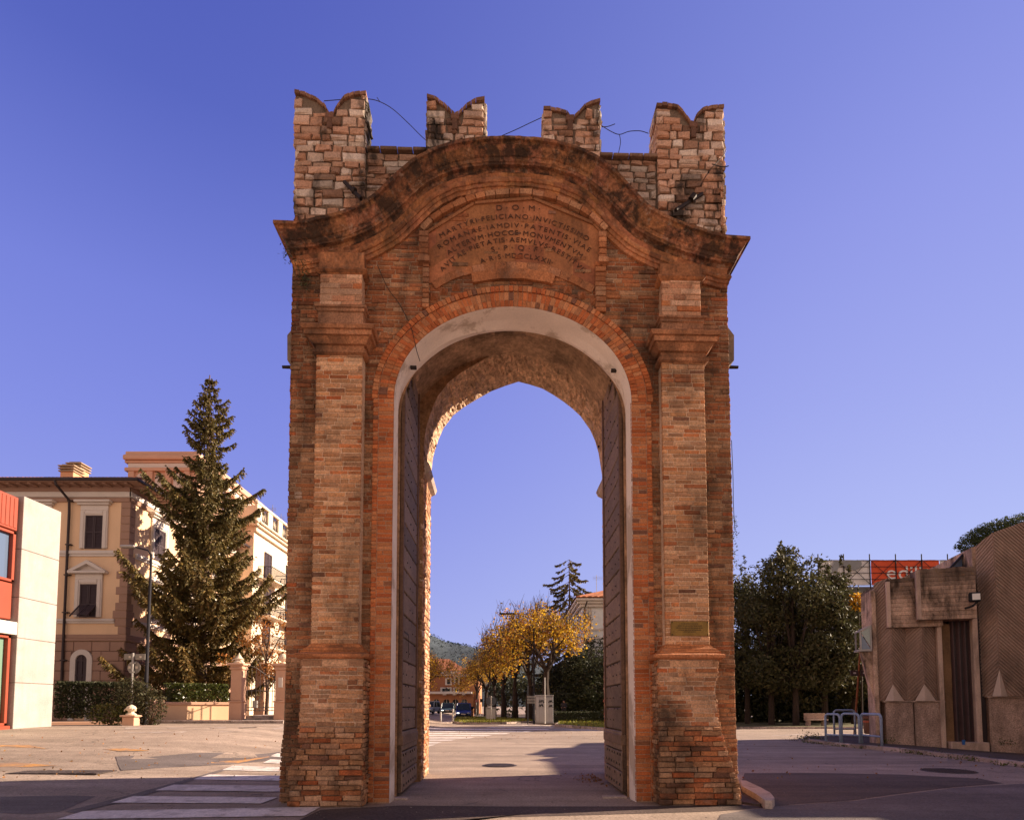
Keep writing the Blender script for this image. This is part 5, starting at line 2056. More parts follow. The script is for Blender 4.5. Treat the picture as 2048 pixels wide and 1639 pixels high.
sb.cbox(X_(560, WY + 1.5) - .9, X_(560, WY + 1.5), WY + .6, WY + 4, hz(-14, WY), hz(-14, WY) + 1.6, .02)
sb.build('side_wall', M['brown_r'], ig) if 0 else None
# pavement along the wall
sw = MB()
xa_, xb_ = X_(252), X_(566) + .6
n_ = 18
for k in range(n_):
    a, b = xa_ + (xb_ - xa_) * k / n_, xa_ + (xb_ - xa_) * (k + 1) / n_
    z_ = hz((a + b) / 2, WY - .8)
    sw.cbox(a, b - .008, WY - 1.5, WY - 1.3, z_ - .2, z_ + .13, .01)
    sw.box(a, b, WY - 1.3, WY + .05, z_ - .2, z_ + .125)
tag(sw.build('pavement', M['kerb']), kind='structure')

# ------------------------------------------------------------------ road sign and lamp post
SGY = 26.0
p = at(263, 1392, SGY)
zg_ = hz(p.x, SGY)
sgn = thing('road_sign', 'grey backs of a round and two rectangular road signs on one steel post', 'road sign', (p.x, SGY, zg_))
sz = lambda py: at(263, py, SGY).z - zg_
m_ = MB()
m_.tube((0, 0, -.1), (0, 0, sz(1305)), .045, n=10)
m_.build('post', M['steel'], sgn)
m_ = MB()
rr_ = .29
m_.tube((.02, .06, sz(1334)), (.02, .085, sz(1334)), rr_, n=28)
d_ = m_.build('round_plate', M['signback'], sgn)
m_ = MB()
for xx in (-.16, .14):
    m_.box(xx - .05, xx + .05, .045, .062, sz(1334) - .05, sz(1334) + .06, (2.4, 2.3, 2.2))
m_.build('sticker', M['signback'], d_)
for a, b in ((-.44, .02), (.035, .50)):
    m_ = MB()
    m_.cbox(a, b, .05, .08, sz(1318.5), sz(1306.5), .008)
    d_ = m_.build('rectangular_plate', M['signback'], sgn)
    m_ = MB()
    c_ = (a + b) / 2
    m_.box(c_ + .04 - .05, c_ + .04 + .05, .04, .052, (sz(1318.5) + sz(1306.5)) / 2 - .045, (sz(1318.5) + sz(1306.5)) / 2 + .045, (2.4, 2.3, 2.2))
    m_.build('sticker', M['signback'], d_)
m_ = MB()
for zz in (sz(1325), sz(1343)):
    m_.box(-.09, .09, -.06, .07, zz - .02, zz + .02)
m_.build('clamp', M['steel'], sgn)
p = at(292, 1377, 26.2)
zg_ = hz(p.x, 26.2)
lpz = lambda py: at(294, py, 26.2).z - zg_
lamp = thing('street_lamp', 'dark slender street lamp post in front of the fir', 'street lamp', (p.x, 26.2, zg_))
m_ = MB()
m_.path([(0, 0, 0), (0, 0, lpz(1300)), (.02, 0, lpz(1108))], [.09, .07, .05], 10)
m_.path([(.02, 0, lpz(1110)), (-.15, .0, lpz(1100)), (-.75, .0, lpz(1093))], .035, 8)
m_.build('pole', M['pole'], lamp)
m_ = MB()
m_.cbox(-1.35, -.7, -.13, .13, lpz(1095), lpz(1090), .03)
m_.build('lamp_head', M['steel'], lamp)
p = at(538, 1200, 33.5)
o = thing('autumn_tree', 'small autumn tree with rusty orange leaves behind the iron gate', 'tree', (p.x, 33.5, GL))
P = []
for _ in range(26):
    bush(P, 75, (rnd.gauss(0, .75), rnd.gauss(0, .6), 2.6 + rnd.random() * 3.6), .5, (1, 1, .8), rnd.randrange(9999))
M['rustleaf'] = leafmat('rust_leaf', (.34, .13, .025), .35)
leaves('crown', P, .14, M['rustleaf'], o, asp=.6, tv=.5)
t_ = MB()
t_.path([(0, 0, -.1), (.05, 0, 1.5), (-.1, 0, 3.2), (.1, .1, 5.6)], [.12, .1, .07, .02], 7)
for k in range(9):
    a = k * 2.1
    t_.path([(0, 0, 1.6 + k * .3), (math.cos(a) * .6, math.sin(a) * .5, 2.5 + k * .35), (math.cos(a) * 1.2, math.sin(a) * .9, 3.1 + k * .38)], [.045, .03, .01], 5)
t_.build('trunk', M['bark'], o)

# ================================================================== SEEN THROUGH THE ARCH
M['lime'] = leafmat('lime_leaf', (.62, .33, .03), .5, .5, .3)
M['barkdark'] = mat('dark_bark', (.04, .026, .02), .95, .3, 4, .35, 20, .6, 18, .03, tint=False)
M['twig'] = mat('bare_twig', (.15, .09, .07), .9, .2, 4, 0, bump=0, tint=False)
M['orange_b'] = mat('orange_brick', (.46, .20, .10), .9, .12, 1.5, .2, 12, .2, 20, .01)
M['white_p'] = mat('white_bollard', (.62, .57, .53), .6, .08, 3, .05, bump=.05, tint=False)


def branchy(root, name_tr, base_r, h0, spread, seed, depth=5, up=.55, leafname='crown', leafm=None, nleaf=6, lsize=.2, lspread=.28, pal=None, n0=5, len0=2.3, shrink=.74, bark=None, leaf_p=lambda z: 1.0, zmax=99):
    r_ = random.Random(seed)
    tr = MB()
    LP = []
    tips = []

    def grow(p, d, ln, r, k):
        q = p + d * ln
        midp = p + d * ln * .5 + Vector((r_.gauss(0, .05), r_.gauss(0, .05), r_.gauss(0, .03))) * ln
        r1 = r * .66
        tr.tube(p, midp, r, (r + r1) / 2, 6 if r > .05 else 4, caps=False)
        tr.tube(midp, q, (r + r1) / 2, r1, 6 if r > .05 else 4, caps=False)
        if k <= 2:
            for _ in range(nleaf if k < 2 else nleaf // 2):
                t = r_.random()
                c = p.lerp(q, t) + Vector((r_.gauss(0, lspread), r_.gauss(0, lspread), r_.gauss(0, lspread) - .05))
                if r_.random() < leaf_p(c.z):
                    LP.append(c)
        if k == 0 or q.z > zmax:
            tips.append((q, d))
            if q.z > 3.6 and r_.random() < .8:
                for _ in range(2):
                    u_ = Vector((r_.gauss(0, .35), r_.gauss(0, .35), 1)).normalized() * r_.uniform(.3, .95)
                    tr.tube(q, q + u_, .012, .005, 3, caps=False)
            return
        m_ = r_.choice((2, 2, 3)) if k < depth else n0
        for i in range(m_):
            a = r_.uniform(0, 6.28) if k < depth else 6.28 * i / m_ + r_.uniform(-.3, .3)
            o = d.orthogonal().normalized()
            o = (Matrix.Rotation(a, 3, d) @ o)
            sp = spread * r_.uniform(.6, 1.25)
            nd_ = (d * math.cos(sp) + o * math.sin(sp) + Vector((0, 0, up * .25))).normalized()
            grow(q, nd_, ln * shrink * r_.uniform(.8, 1.15), r1 * (.92 if i == 0 else .75), k - 1)

    tr.path([(0, 0, -.2), (0, 0, .1), (r_.uniform(-.05, .05), 0, h0 * .6), (0, 0, h0)], [base_r * 1.35, base_r * 1.1, base_r, base_r * .9], 9)
    grow(Vector((0, 0, h0 * .97)), Vector((r_.uniform(-.06, .06), r_.uniform(-.06, .06), 1)).normalized(), len0 * .5, base_r * .85, depth)
    tr.build(name_tr, bark or M['barkdark'], root)
    if LP:
        leaves(leafname, LP, lsize, leafm or M['lime'], root, asp=.75, pal=pal, tv=.3)
    return tips


YPAL = [(1.1, 1.15, 1), (1.25, 1.45, 1.2), (1.15, 1.3, 1), (.75, .6, 1), (.8, .95, 1.3), (.4, .28, 1.0), (.5, .62, 1.4), (.32, .3, 1.6)]
BPAL = [(.45, .5, 1.5), (.6, .7, 1.4), (.7, .75, 1.3), (.35, .3, 1.2), (.9, .85, 1.1)]
av = lambda Y: 2.9 - .213 * (Y - 50)
spots = [(50, 0, 1.46, 'nearest roadside lime tree with the widest golden crown, by the grey cabinet'),
         (56, 1, 1.45, 'second lime tree of the avenue, golden brown, just behind the nearest one'),
         (62, 2, 1.42, 'third lime tree of the avenue with rusty thinning leaves'),
         (68, 1, 1.36, 'fourth lime tree of the avenue, half bare at the top'),
         (74, 2, 1.32, 'fifth lime tree of the avenue, brownish, behind the round sign'),
         (80, 0, 1.2, 'sixth lime tree of the avenue, low golden crown right of the brick house'),
         (88, 2, 1.1, 'farthest lime tree of the avenue, small and dusky')]
GRP = 'lime trees along the avenue'
protos = []
lt_cfg = [dict(seed=21, base_r=.26, h0=1.6, spread=.66, depth=6, len0=2.9, nleaf=12, n0=6, pal=YPAL, up=.34, shrink=.80),
          dict(seed=34, base_r=.24, h0=1.7, spread=.60, depth=6, len0=2.7, nleaf=11, n0=5, pal=YPAL + BPAL[:2], up=.4, shrink=.80),
          dict(seed=47, base_r=.22, h0=1.8, spread=.54, depth=6, len0=2.5, nleaf=10, n0=5, pal=BPAL + YPAL[:2], up=.42, shrink=.80)]
for i, (Y, k, sc_, lab) in enumerate(spots):
    x = av(Y)
    if i < 3:
        c = dict(lt_cfg[i])
        o = thing('lime_tree', lab, 'lime tree', (x, Y, 0), 0, GRP)
        branchy(o, 'trunk', c.pop('base_r'), c.pop('h0'), c.pop('spread'), c.pop('seed'), leaf_p=lambda z: 1.0 if z < 7.2 else max(.12, 1 - (z - 7.2) / 2.4), lsize=.135, lspread=.24, **c)
        protos.append(o)
        o.scale = (sc_,) * 3
    else:
        o = dup(protos[k], (x, Y, 0), i * 1.3, lab, sc_)
o = dup(protos[0], (-7.9, 52, .1), 2.2, 'golden lime tree half hidden by the left jamb of the arch', .86)
o = dup(protos[1], (-9.6, 64, .1), .7, 'brownish lime tree behind the left jamb, next to the brick house', .9)

# cedar with drooping arms
pc_ = at(1140, 1440, 78)
ch_ = at(1140, 1110, 78).z
conifer('cedar', 'dark cedar with long drooping arms rising above the golden lime', (pc_.x, 78, 0), ch_, 5.2, 9, n_wh=24, per=6, droop=.50, bare=.25, twig=2.0, low=.14,
        prof=lambda t: .42 + .58 * min(1, (1 - t) * 2.2), wild=.4, wid=3.2, flat=.96, cat='cedar')

# white house behind the trees
HY = 62
hx0, hx1 = at(1166, 1300, HY).x, at(1166, 1300, HY).x + 13
wh = thing('white_house', 'white house with corner pilasters and a red hipped roof beyond the right jamb', 'house', (hx0, HY, 0))
hz_ = lambda py: at(1180, py, HY).z
m_ = MB()
m_.box(0, 13, 0, 12, 0, hz_(1214))
m_.build('wall', mat('pale_grey_render', (.72, .72, .72), .9, .06, 1, .05, 20, .05), wh)
m_ = MB()
for a in (0.05, 12.0):
    m_.cbox(a, a + .9, -.08, .0, 3, hz_(1216), .02)
    m_.cbox(a + .25, a + .65, -.11, -.08, hz_(1250), hz_(1228), .02)
for py in (1258, 1275):
    m_.cbox(-.1, 13.1, -.14, .0, hz_(py) - .12, hz_(py) + .12, .02)
m_.cbox(-.35, 13.35, -.4, 12.2, hz_(1214), hz_(1208), .05)
m_.cbox(-.8, 13.8, -.9, 12.6, hz_(1203), hz_(1198), .05)
m_.cbox(-.6, 13.6, -.65, 12.4, hz_(1208), hz_(1203), .05)
m_.build('cornice', M['white_r'], wh)
m_ = MB()
for k in range(4):
    m_.cbox(2.2 + k * 2.9, 3.3 + k * 2.9, -.04, 0, hz_(1250), hz_(1225), .01)
    m_.cbox(2.2 + k * 2.9, 3.3 + k * 2.9, -.04, 0, hz_(1305), hz_(1282), .01)
    m_.cbox(-.04, 0, 1.5 + k * 2.6, 2.6 + k * 2.6, hz_(1250), hz_(1225), .01)
m_.build('window', M['shutter'], wh)
m_ = MB()
ze_ = hz_(1197)
for k in range(24):
    x0_, x1_ = -.9 + k * .61, -.9 + (k + 1) * .61
    g_ = rnd.uniform(.8, 1.2)
    m_.prism([(x0_, 0), (x1_, 0), (x1_ - .15, .12), (x0_ + .15, .12)], -1, 5.5, lambda p, d, q: (min(max(p, -.9 + (d + 1) * .95), 13.9 - (d + 1) * .95), d, ze_ + q + (d + 1) * .36), (g_,) * 3)
m_.add([(-.9, -1, ze_), (13.9, -1, ze_), (13.9, 12.8, ze_), (-.9, 12.8, ze_), (5.3, 5.8, ze_ + 2.5), (7.7, 5.8, ze_ + 2.5)], [(0, 1, 5, 4), (1, 2, 5), (2, 3, 4, 5), (3, 0, 4)], (.9, .9, .9))
m_.build('roof', M['tile'], wh)
m_ = MB()
xx, yy, z0_ = 1.7, 1.5, ze_ + .9
m_.tube((xx, yy, z0_), (xx, yy, z0_ + 2.0), .03, n=5)
for k in range(3):
    m_.tube((xx - .4, yy, z0_ + 1.5 + k * .15), (xx + .9, yy, z0_ + 1.5 + k * .15), .014, n=4)
m_.build('aerial', M['steel'], wh)
m_ = MB()
m_.path([(.35, -.9, hz_(1205)), (.2, -.2, hz_(1216)), (.2, -.12, 1)], .06, 6)
m_.build('downpipe', M['gutter'], wh)


# evergreen masses at the right of the arch
def evergreen(label, x, y, r, h, n, seed, mt='darkleaf', sz=.22, sq=.9, trunk=.16, group=None, z0=None, name='evergreen_tree', cat='evergreen', tint=(1, 1, 1), clump=26, low=.05):
    r_ = random.Random(seed)
    z0 = hz(x, y) if z0 is None else z0
    o = thing(name, label, cat, (x, y, z0), 0, group)
    P = []
    cl = []
    for _ in range(clump):
        a, u = r_.uniform(0, 6.28), r_.uniform(-1, 1)
        k = r_.uniform(.45, .95)
        s = math.sqrt(1 - u * u)
        zz = h * (low + (1 - low) * .5) + u * k * h * (1 - low) * .5
        f = 1.0 if zz < h * .55 else max(.3, 1 - ((zz / h) - .55) * 1.3)
        cl.append((math.cos(a) * s * k * r * f, math.sin(a) * s * k * r * sq * f, zz, r * r_.uniform(.22, .42)))
    for i in range(n):
        c = cl[r_.randrange(len(cl))]
        d = Vector((r_.gauss(0, 1), r_.gauss(0, 1), r_.gauss(0, 1))).normalized()
        k = c[3] * r_.uniform(.5, 1.08)
        P.append((c[0] + d.x * k, c[1] + d.y * k, max(.05, c[2] + d.z * k * .9)))
    for _ in range(10):                     # loose shoots at the top
        a = r_.uniform(0, 6.28)
        q = r_.uniform(0, .7) * r
        bx, by, bz = math.cos(a) * q, math.sin(a) * q * sq, h * r_.uniform(.78, .95)
        ln = r_.uniform(.5, 1.3) * r * .3
        for j in range(int(n / 400)):
            t = r_.random()
            P.append((bx + r_.gauss(0, .07), by + r_.gauss(0, .07), bz + t * ln))
    leaves('crown', P, sz, M[mt], o, tint=tint, tv=.45, asp=.5)
    t = MB()
    t.path([(0, 0, -.2), (.03, 0, h * .2), (-.04, .02, h * .45), (0, 0, h * .75)], [trunk * 1.3, trunk, trunk * .8, trunk * .3], 8)
    for c in cl:
        t.path([(0, 0, h * .25 + .2 * c[2] * .3), (c[0] * .5, c[1] * .5, (h * .25 + c[2]) * .5), (c[0], c[1], c[2])], [trunk * .4, trunk * .22, trunk * .08], 5)
    t.build('trunk', M['barkdark'], o)
    return o


for px, Y, pt, r, n_, lab in ((1168, 58, 1290, 3.2, 7000, 'dark laurel tree behind the low hedge, closest to the right jamb'),
                              (1118, 62, 1325, 2.8, 5500, 'dark evergreen under the golden lime, behind the grey cabinet'),
                              (1215, 55, 1300, 3.0, 5000, 'dark evergreen mostly hidden behind the right jamb of the arch'),
                              (1192, 60, 1282, 3.4, 7000, 'tallest dark evergreen in front of the white house'), (1142, 65, 1312, 3.2, 6000, 'broad dark evergreen between the golden lime and the white house')):
    p = at(px, pt, Y)
    evergreen(lab, p.x, Y, r, p.z, n_, px, sz=.26)
# distant park belt behind the avenue
P = []
r_ = random.Random(77)
bt = thing('tree_belt', 'dark belt of far park trees closing the avenue', 'trees', (4, 104, 0))
bt['kind'] = 'stuff'
for _ in range(12000):
    u = r_.random()
    P.append((-8 + 40 * u + r_.gauss(0, .5), r_.uniform(-6, 6), (4.5 + 5 * (.5 + .5 * math.sin(u * 19)) * r_.random() + r_.random() * 2.5) * (.75 + .7 * u) * r_.random() ** .4))
leaves('foliage', P, .7, M['darkleaf'], bt, tv=.4)

ug = thing('undergrowth', 'dark shady undergrowth beneath the evergreens behind the low hedge', 'shrubs', (at(1095, 1440, 55).x, 55, .1))
ug['kind'] = 'stuff'
P = [(rnd.uniform(0, 9), rnd.gauss(0, .5), 2.6 * rnd.random() ** .7) for _ in range(5200)]
leaves('foliage', P, .3, M['darkleaf'], ug, tv=.4)
# low clipped hedge and box hedges
for x0, x1, Y, ht, lab, nn in ((1106, 1206, 49.5, .86, 'low clipped dark hedge in front of the laurel, right of the cabinet', 4200), (1009, 1028, 62, .85, 'small clipped box bush among the avenue trunks', 500)):
    a, b = at(x0, 1440, Y).x, at(x1, 1440, Y).x
    o = thing('low_hedge', lab, 'hedge', ((a + b) / 2, Y, .12))
    P = []
    box_leaves(P, nn, -(b - a) / 2, (b - a) / 2, -.45, .45, .0, ht)
    leaves('foliage', P, .14, M['darkleaf'], o, tv=.4)
    s_ = MB()
    for k in range(8):
        x = (a - b) / 2 + (b - a) * (k + .5) / 8
        s_.path([(x, 0, -.1), (x, 0, ht * .7)], .02, 5)
    s_.build('stems', M['barkdark'], o)

# grass islands with kerbs
M['turf'] = mat('turf', (.13, .13, .03), .95, .35, 1.5, .4, 12, .6, 20, .04, tint=False)


def island(label, pts, h=.17):
    q = [gxy(x, y, 0) for x, y in pts]
    mb = MB()
    mb.add([(x, y, h - .02) for x, y in q], [tuple(range(len(q)))])
    tag(mb.build('grass_island', M['turf']), kind='structure')
    kb = MB()
    for (a, b), (c, d) in zip(q, q[1:] + q[:1]):
        L = math.hypot(c - a, d - b)
        n_ = max(1, round(L / 1.0))
        nx_, ny_ = (d - b) / L * .14, -(c - a) / L * .14
        for i in range(n_):
            t0, t1 = i / n_, (i + 1) / n_ - .012
            P_ = [(a + (c - a) * t, b + (d - b) * t) for t in (t0, t1)]
            g_ = rnd.uniform(.65, 1.15)
            poly = [P_[0], P_[1], (P_[1][0] - nx_, P_[1][1] - ny_), (P_[0][0] - nx_, P_[0][1] - ny_)]
            kb.prism(poly, -.05, h + rnd.uniform(-.01, .01), lambda p, d_, r: (p, r, d_), (g_, g_, g_))
    tag(kb.build('kerb', M['kerb']), kind='structure')
    xs_, ys_ = [p[0] for p in q], [p[1] for p in q]

    def inside(x, y):
        c = False
        for i in range(len(q)):
            (x1, y1), (x2, y2) = q[i], q[i - 1]
            if (y1 > y) != (y2 > y) and x < (x2 - x1) * (y - y1) / (y2 - y1) + x1:
                c = not c
        return c
    C, A, B = [], [], []
    k = 0
    while k < 9000:
        x, y = rnd.uniform(min(xs_), max(xs_)), min(ys_) + (max(ys_) - min(ys_)) * rnd.random() ** 1.6
        k += 1
        if inside(x, y):
            hh = rnd.uniform(.05, .14)
            C.append((x, y, h + hh * .5))
            A.append((rnd.gauss(0, .03), rnd.gauss(0, .03), hh))
            t = rnd.uniform(0, 3.14)
            B.append((math.cos(t) * .03, math.sin(t) * .03, 0))
    T = npr.uniform(.5, 1.5, (len(C), 1)) * np.array([[1, 1, 1]]) * npr.uniform(.8, 1.2, (len(C), 3))
    tag(quads_object('grass', C, A, B, T, M['grass']), label, 'grass', kind='stuff')


island('sunlit rough grass on the central traffic island', [(905, 1445), (930, 1448), (1000, 1447.5), (1075, 1444), (1078, 1442), (1000, 1438), (960, 1436), (915, 1437)][::-1])
island('sunlit rough grass on the verge by the right jamb', [(1113, 1451), (1150, 1455), (1215, 1460), (1290, 1463), (1300, 1440), (1180, 1438), (1130, 1441)][::-1])
mb = MB()
q = [gxy(*p, 0) for p in ((800, 1446), (880, 1447), (905, 1446), (915, 1438), (800, 1438))]
mb.prism(q, -.05, .12, lambda p, d_, r: (p, r, d_))
tag(mb.build('traffic_island', M['kerb']), kind='structure')
mb = MB()
q = [(av(46) + 1.2, 46.5), (av(48) - .9, 48.5), (av(90) - 1.2, 90), (av(90) + 14, 90), (av(48) + 10, 49)]
mb.prism(q, -.05, .12, lambda p, d_, r: (p, r, d_))
tag(mb.build('avenue_footpath', M['asphalt_brown']), kind='structure')

# bollards
for px, yt, yb, lab in ((881.5, 1423, 1445, 'shorter white bollard on the kerb near the left jamb'), (906, 1416.5, 1445, 'taller white bollard in front of the blue van')):
    Y = 1770 / (yb - 1411)
    p = at(px, yb, Y)
    m_ = MB()
    H = at(px, yt, Y).z - .1
    m_.lathe([(.075, 0), (.075, H - .08), (.07, H - .03), (.04, H), (.005, H + .005)], n=12)
    m_.lathe([(.079, H - .28), (.079, H - .18)], n=12, col=(.4, .35, .35))
    tag(m_.build('bollard', M['white_p'], loc=(p.x, Y, .1)), lab, 'bollard', 'white bollards on the kerb')

# round sign seen from behind
Y = 52.0
p = at(982, 1437, Y)
o = thing('round_sign', 'back of a round grey road sign on a pale post on the grass island', 'road sign', (p.x, Y, .15))
z_ = lambda py: at(982, py, Y).z - .15
m_ = MB()
m_.tube((.02, 0, -.1), (.02, 0, z_(1391)), .045, n=8)
m_.build('post', M['white_p'], o)
m_ = MB()
m_.tube((0, .05, z_(1401)), (0, .08, z_(1401)), .46, n=28)
m_.build('plate', mat('slate_plate', (.09, .095, .11), .6, .1, tint=False, bump=0), o)
m_ = MB()
for zz in (z_(1394), z_(1408)):
    m_.box(-.12, .16, -.05, .05, zz - .03, zz + .03)
m_.build('clamp', M['steel'], o)
# pale box behind it
p = at(982, 1432, 58)
o = thing('utility_box', 'pale metal utility box standing behind the round sign', 'utility box', (p.x, 58, .1))
m_ = MB()
m_.cbox(-.5, .5, -.25, .25, 0, at(982, 1415, 58).z, .02)
m_.build('casing', M['steel'], o)
m_ = MB()
m_.cbox(-.42, -.02, -.27, -.25, .1, at(982, 1417, 58).z - .1, .01)
m_.cbox(.02, .42, -.27, -.25, .1, at(982, 1417, 58).z - .1, .01)
m_.build('door', M['white_p'], o)

# electrical cabinet with scribbles
Y = 47.5
p = at(1088, 1440, Y)
o = thing('electrical_cabinet', 'tall grey electrical cabinet with scribbled graffiti beside a lime trunk', 'cabinet', (p.x, Y, .12))
xw = lambda px: at(px, 1420, Y).x - p.x
zc_ = lambda py: at(1088, py, Y).z - .12
m_ = MB()
m_.cbox(xw(1071), xw(1089), -.3, .3, 0, zc_(1390), .02)
m_.cbox(xw(1089.5), xw(1106), -.25, .3, 0, zc_(1391), .02, (.85, .9, 1.0))
m_.cbox(xw(1070), xw(1107), -.34, .34, zc_(1391), zc_(1389), .02)
m_.build('casing', mat('grey_cabinet', (.34, .31, .29), .7, .1, 2, .1, bump=.05), o)
m_ = MB()
m_.box(xw(1072.5), xw(1078), -.315, -.3, .15, zc_(1393))
m_.box(xw(1079), xw(1088), -.315, -.3, .15, zc_(1393))
m_.box(xw(1090.5), xw(1097.5), -.265, -.25, .15, zc_(1394))
m_.box(xw(1098.3), xw(1105), -.265, -.25, .15, zc_(1394))
m_.build('door', mat('pale_cabinet_door', (.42, .385, .36), .7, .1, 2, .1, bump=.05), o)
m_ = MB()
r_ = random.Random(4)
for cx_, cz_, s_, yy in ((1083, 1402, .2, -.33), (1082, 1410, .17, -.33), (1101, 1402, .16, -.28), (1101, 1411, .15, -.28)):
    for j in range(2):
        pts = []
        for k in range(12):
            t = k * .9 + j
            pts.append((xw(cx_) + s_ * (k / 11 - .5) * 1.8 + s_ * .4 * math.cos(t * 1.7), yy, zc_(cz_) + s_ * .7 * math.sin(t * 2.1 + j)))
        m_.path(pts, .014, 4)
m_.build('graffiti', M['pole'], o)

# lamp posts of the avenue
for px, yt, Y, arm, lab in ((1068, 1229, 50, -2.95, 'dark street lamp with a long arm over the nearest lime'), (990, 1291, 88, -2.2, 'farther street lamp with a short arm among the brownish limes'), (1009, 1330, 74, -1.0, 'slim dark lamp post between the avenue trunks')):
    p = at(px, 1440, Y)
    o = thing('street_lamp', lab, 'street lamp', (p.x, Y, .1))
    H = at(px, yt, Y).z
    m_ = MB()
    m_.path([(0, 0, -.1), (0, 0, H * .5), (0, 0, H)], [.10, .085, .06], 8)
    m_.path([(0, 0, H - .05), (arm * .6, 0, H - .02)], .04, 6)
    m_.build('pole', M['pole'], o)
    m_ = MB()
    m_.cbox(arm, arm * .45, -.16, .16, H - .06, H + .07, .03)
    m_.build('lamp_head', M['pole'], o)
# direction sign board on two posts
p = at(1062, 1440, 49)
o = thing('direction_sign', 'stack of grey direction boards between the lamp post and the cabinet', 'sign', (p.x, 49, .1))
z_ = lambda py: at(1062, py, 49).z - .1
m_ = MB()
for sx in (-.27, .27):
    m_.tube((sx, 0, -.1), (sx, 0, z_(1370) if sx < 0 else z_(1386)), .04, n=6)
m_.build('post', M['pole'], o)
for k in range(3):
    m_ = MB()
    m_.cbox(-.32, .32, -.06, -.03, z_(1395 + 5.5 * k), z_(1390.5 + 5.5 * k), .01)
    m_.build('board', M['signback'], o)
p = at(1090, 1441, 47)
m_ = MB()
m_.tube((0, 0, 0), (0, 0, at(1090, 1357, 47).z), .035, n=6)
m_.lathe([(.07, 0), (.06, .1), (.035, .15)], n=8)
tag(m_.build('sign_post', M['white_p'], loc=(p.x, 47, .12)), 'thin pale post in front of the electrical cabinet', 'post')


# ------------------------------------------------------------------ person behind the low hedge
def figure(label, x, y, z, h, rz, cloth, skin):
    o = thing('person', label, 'person', (x, y, z), rz)
    s = h / 1.75
    J = {'pel': (0, 0, .95), 'ch': (0, -.01, 1.28), 'nk': (0, -.02, 1.49), 'hd': (0, -.03, 1.60), 'tp': (0, -.02, 1.72), 'ls': (-.19, 0, 1.42), 'rs': (.19, 0, 1.42),
         'le': (-.25, -.04, 1.14), 're': (.25, -.06, 1.14), 'lw': (-.16, -.24, 1.06), 'rw': (.14, -.26, 1.10), 'lk': (-.10, -.02, .50), 'rk': (.11, -.05, .50),
         'lh': (-.09, 0, .92), 'rh': (.09, 0, .92), 'la': (-.11, .03, .09), 'ra': (.12, 0, .09), 'lt': (-.12, -.15, .04), 'rt': (.14, -.18, .04), 'lf': (-.10, -.32, 1.07), 'rf': (.08, -.33, 1.12)}
    rad = {'pel': .15, 'ch': .16, 'nk': .06, 'hd': .095, 'tp': .07, 'ls': .075, 'rs': .075, 'le': .05, 're': .05, 'lw': .036, 'rw': .036, 'lk': .07, 'rk': .07, 'lh': .1, 'rh': .1, 'la': .045, 'ra': .045, 'lt': .04, 'rt': .04, 'lf': .035, 'rf': .035}
    E = [('pel', 'ch'), ('ch', 'nk'), ('nk', 'hd'), ('hd', 'tp'), ('ch', 'ls'), ('ch', 'rs'), ('ls', 'le'), ('rs', 're'), ('le', 'lw'), ('re', 'rw'), ('lw', 'lf'), ('rw', 'rf'), ('pel', 'lh'), ('pel', 'rh'), ('lh', 'lk'), ('rh', 'rk'), ('lk', 'la'), ('rk', 'ra'), ('la', 'lt'), ('ra', 'rt')]
    ks = list(J)
    me = bpy.data.meshes.new('body')
    me.from_pydata([tuple(c * s for c in J[k]) for k in ks], [(ks.index(a), ks.index(b)) for a, b in E], [])
    b = bpy.data.objects.new('body', me)
    COL.objects.link(b)
    b.parent = o
    sk_ = b.modifiers.new('s', 'SKIN')
    for i, k in enumerate(ks):
        v = me.skin_vertices[0].data[i]
        v.radius = (rad[k] * s * (1.15 if k in ('pel', 'ch') else 1), rad[k] * s)
        v.use_root = (k == 'pel')
    sub = b.modifiers.new('u', 'SUBSURF')
    sub.levels = sub.render_levels = 2
    bpy.context.view_layer.update()
    ev = bpy.data.meshes.new_from_object(b.evaluated_get(bpy.context.evaluated_depsgraph_get()))
    b.modifiers.clear()
    b.data = ev
    ev.materials.clear()
    for m_ in (skin, cloth):
        ev.materials.append(m_)
    for p in ev.polygons:
        c = p.center / s
        p.material_index = 0 if (c.z > 1.49 or (c.y < -.23 and .95 < c.z < 1.2)) else 1
        p.use_smooth = True
    jk = MB()
    jk.lathe([(.20, .84), (.215, 1.0), (.21, 1.2), (.225, 1.36), (.16, 1.46), (.08, 1.5)], n=14)
    jk.v = [(a * s, c * s * .78, d * s) for a, c, d in jk.v]
    jk.build('jacket', cloth, o, smooth=True)
    hr = MB()
    hr.lathe([(.095, 1.60), (.102, 1.65), (.095, 1.71), (.06, 1.75), (.005, 1.765)], (0, -.005, 0), n=12)
    hr.v = [(a * s, c * s + .012, d * s) for a, c, d in hr.v]
    hr.build('hair', M['pole'], o, smooth=True)
    fc = MB()
    for sx in (-.035, .035):
        fc.cbox(sx - .012, sx + .012, -.125, -.11, 1.615, 1.628, .004)
    fc.cbox(-.025, .025, -.118, -.105, 1.55, 1.558, .003)
    fc.v = [(a * s, c * s, d * s) for a, c, d in fc.v]
    fc.build('face', M['pole'], o)
    ns = MB()
    ns.prism([(-.015, 1.575), (.015, 1.575), (0, 1.625)], -.14, -.10, front)
    ns.v = [(a * s, c * s, d * s) for a, c, d in ns.v]
    ns.build('nose', skin, o)
    return o


